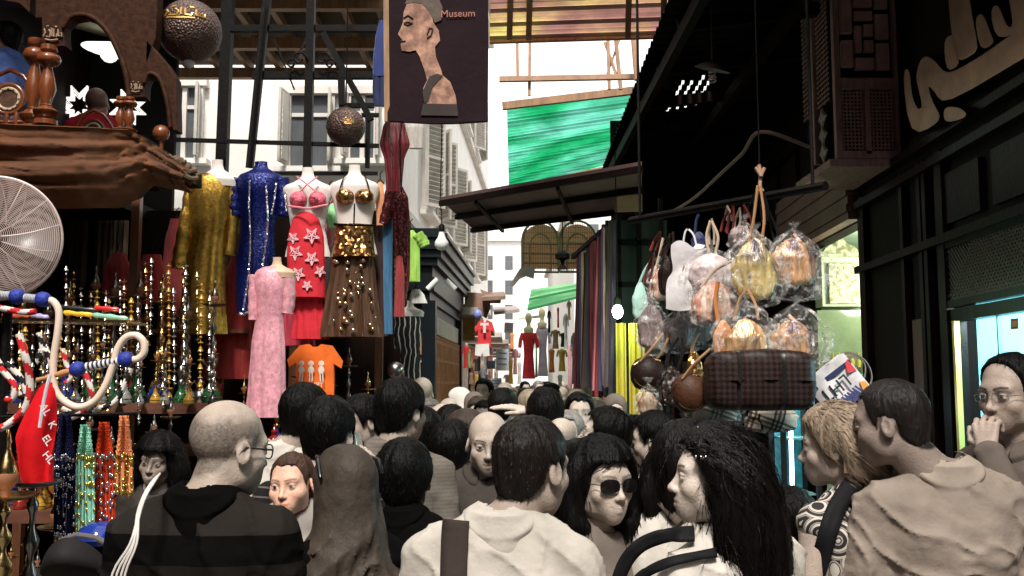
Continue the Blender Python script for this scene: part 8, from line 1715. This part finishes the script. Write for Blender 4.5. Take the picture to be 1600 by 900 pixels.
# woman facing us by the water pipes
p = person(250, 676, 4.7, 178, 'smiling woman with bushy black hair facing the camera beside the hanging scarves', male=False, pitch=-6, roll=-6, skin=(.30,.235,.195), hair='long', smile=1, top=gry, bottom=trs, neckcut=.03,
   sl=dict(th=.034, lo=-.2, n=2200, len=.04, lift=.25, locks=[([(s_*.09,-.01,.02),(s_*.12,.0,-.05),(s_*.10,.01,-.09)],.05,.03) for s_ in (-1,1)]))
# raised hand over the crowd
p = person(853, 606, 4.7, 4, 'man in black with one hand raised flat above the heads, centre of the lane', skin=(.55,.46,.39), top=blk, bottom=trs, hthick=.016, arms={-1:((-.27,.10,1.43),(-.085,.03,1.655))}, sleeve='short', hands={-1:dict(d=(-.97,.0,.18),n=(0,.2,-1),t=(.2,-1,.2),curl=(.12,.15,.2,.25),th=.2,s=1.15)})
# cafe guests on the balcony
tp = W(16,36,6.5); person(16, 36, 6.5, 75, 'man in a light blue shirt sitting on the cafe balcony at the far left', height=1.62, loc=(tp.x, 6.5, tp.z-1.62), skin=(.30,.15,.10), top=cloth('blue_shirt', (.10,.16,.42)), collar=cloth('blue_shirt', (.10,.16,.42)), bottom=trs, seated=True, hthick=.014)
tp = W(151,137,6.9); person(151, 137, 6.9, 10, 'balding person in a red shirt sitting on the balcony with their back to the lane', height=1.45, loc=(tp.x, 6.9, tp.z-1.45), skin=(.22,.12,.09), hair='bald', stub=.8, top=cloth('red_shirt', (.30,.02,.03)), bottom=trs, seated=True)

# ------------------------------------------------------------------ the crowd down the lane
kinds = []
def proto(key, hairw, shirtw, **k):
    p = person(2000, 600, 3, 0, key, height=1.72 if k.get('male', True) else 1.62, loc=(0,0,0), low=True, res=.008, bottom=None, **k); kinds.append((p['root'], hairw, shirtw)); return p
proto('a', 'black haired', 'pale shirt', skin=S_M, top=wht, hthick=.017); proto('b', 'black haired', 'dark shirt', skin=S_L, top=blk, hthick=.015); proto('c', 'bald', 'cream shirt', skin=(.50,.41,.34), hair='bald', stub=.4, top=crm_s)
p = proto('d', 'white headscarfed', 'pale dress', male=False, skin=S_L, hair='none', top=wht); headscarf(p, cloth('scarf_white', (.66,.61,.56)), res_=.018, low_=1.0)
p = proto('e', 'dark headscarfed', 'grey dress', male=False, skin=S_L, hair='none', top=gry); headscarf(p, cloth('scarf_grey', (.16,.13,.11)), res_=.018, low_=1.0)
proto('f', 'grey haired', 'khaki shirt', skin=(.48,.39,.33), hair='short', haircol=(.26,.24,.22), hthick=.012, top=khk); proto('g', 'brown haired', 'grey top', male=False, skin=S_L, hair='full', haircol=(.05,.035,.028), hthick=.02, top=tpe); proto('h', 'fair haired', 'white top', male=False, skin=(.55,.46,.39), hair='full', haircol=(.30,.23,.17), hthick=.02, top=wht)
rc = random.Random(21); spots = [(783,606,5.9,1),(905,612,5.8,1),(690,628,5.6,2),(735,640,4.9,6),(760,625,7,0),(650,640,5.2,0),(820,655,5.4,6),(890,640,5.2,5),(925,622,6.6,6),(990,648,5.2,1),(560,632,5.5,1),(875,650,4.6,2),(670,622,6.6,5),(655,618,7.6,7),(700,620,7.4,2),(742,612,8.2,4),(722,605,8.8,3),(660,608,9,3),(800,628,6.4,7),(838,632,6.9,4),(600,655,5.3,0),(1005,660,4.9,0),(960,615,7.2,4),(630,628,6.2,6)]
for i in range(52):
    Y = 7.5+22*(i/52)**1.3; lo_x = SX(-1.0, Y); hi_x = SX(.75, Y)-.0; x = lo_x+(hi_x-lo_x)*((i*.618) % 1); spots.append((800+x/Y*F, None, Y, rc.randrange(8)))
usedl = set()
def zone(px_, Y): return ('near', 'halfway down the lane', 'far down the lane')[0 if Y < 7.5 else 1 if Y < 13 else 2]
cnt = {}
for i, (x, yt, Y, k) in enumerate(spots):
    root, hw_, sw_ = kinds[k]; h0 = 1.72 if k in (0,1,2,5) else 1.62
    if yt is None: sc_ = rc.uniform(.95,1.05)
    else: sc_ = min(1.12, max(.86, W(x, yt, Y).z/(h0+.01)))
    X = W(x, 600, Y).x; z = 'behind nearest row' if Y < 5.7 else 'amid the crowd' if Y < 8.5 else 'halfway down the lane' if Y < 14 else 'far down the lane'
    side = 'at the left' if x < SX(-.5,Y)/Y*F+800 else 'at the right' if x > SX(.3,Y)/Y*F+800 else 'at the centre'
    lab = '%s person in %s %s, %s' % (hw_, sw_, side, z); cnt[lab] = cnt.get(lab, 0)+1
    if cnt[lab] > 1: lab += ', '+['','','second','third','fourth','fifth'][cnt[lab]]+' nearest'
    rz_ = R(rc.choice((0,10,-14,25,-30,178,160,-160,80,170,-70)))
    o = copy_tree(root, (X, Y, 0), rz_, sc_); tag(o, lab, 'person', 'people crowding the lane')
for root, _, _ in kinds:
    for ch in list(root.children): bpy.data.objects.remove(ch)
    bpy.data.objects.remove(root)
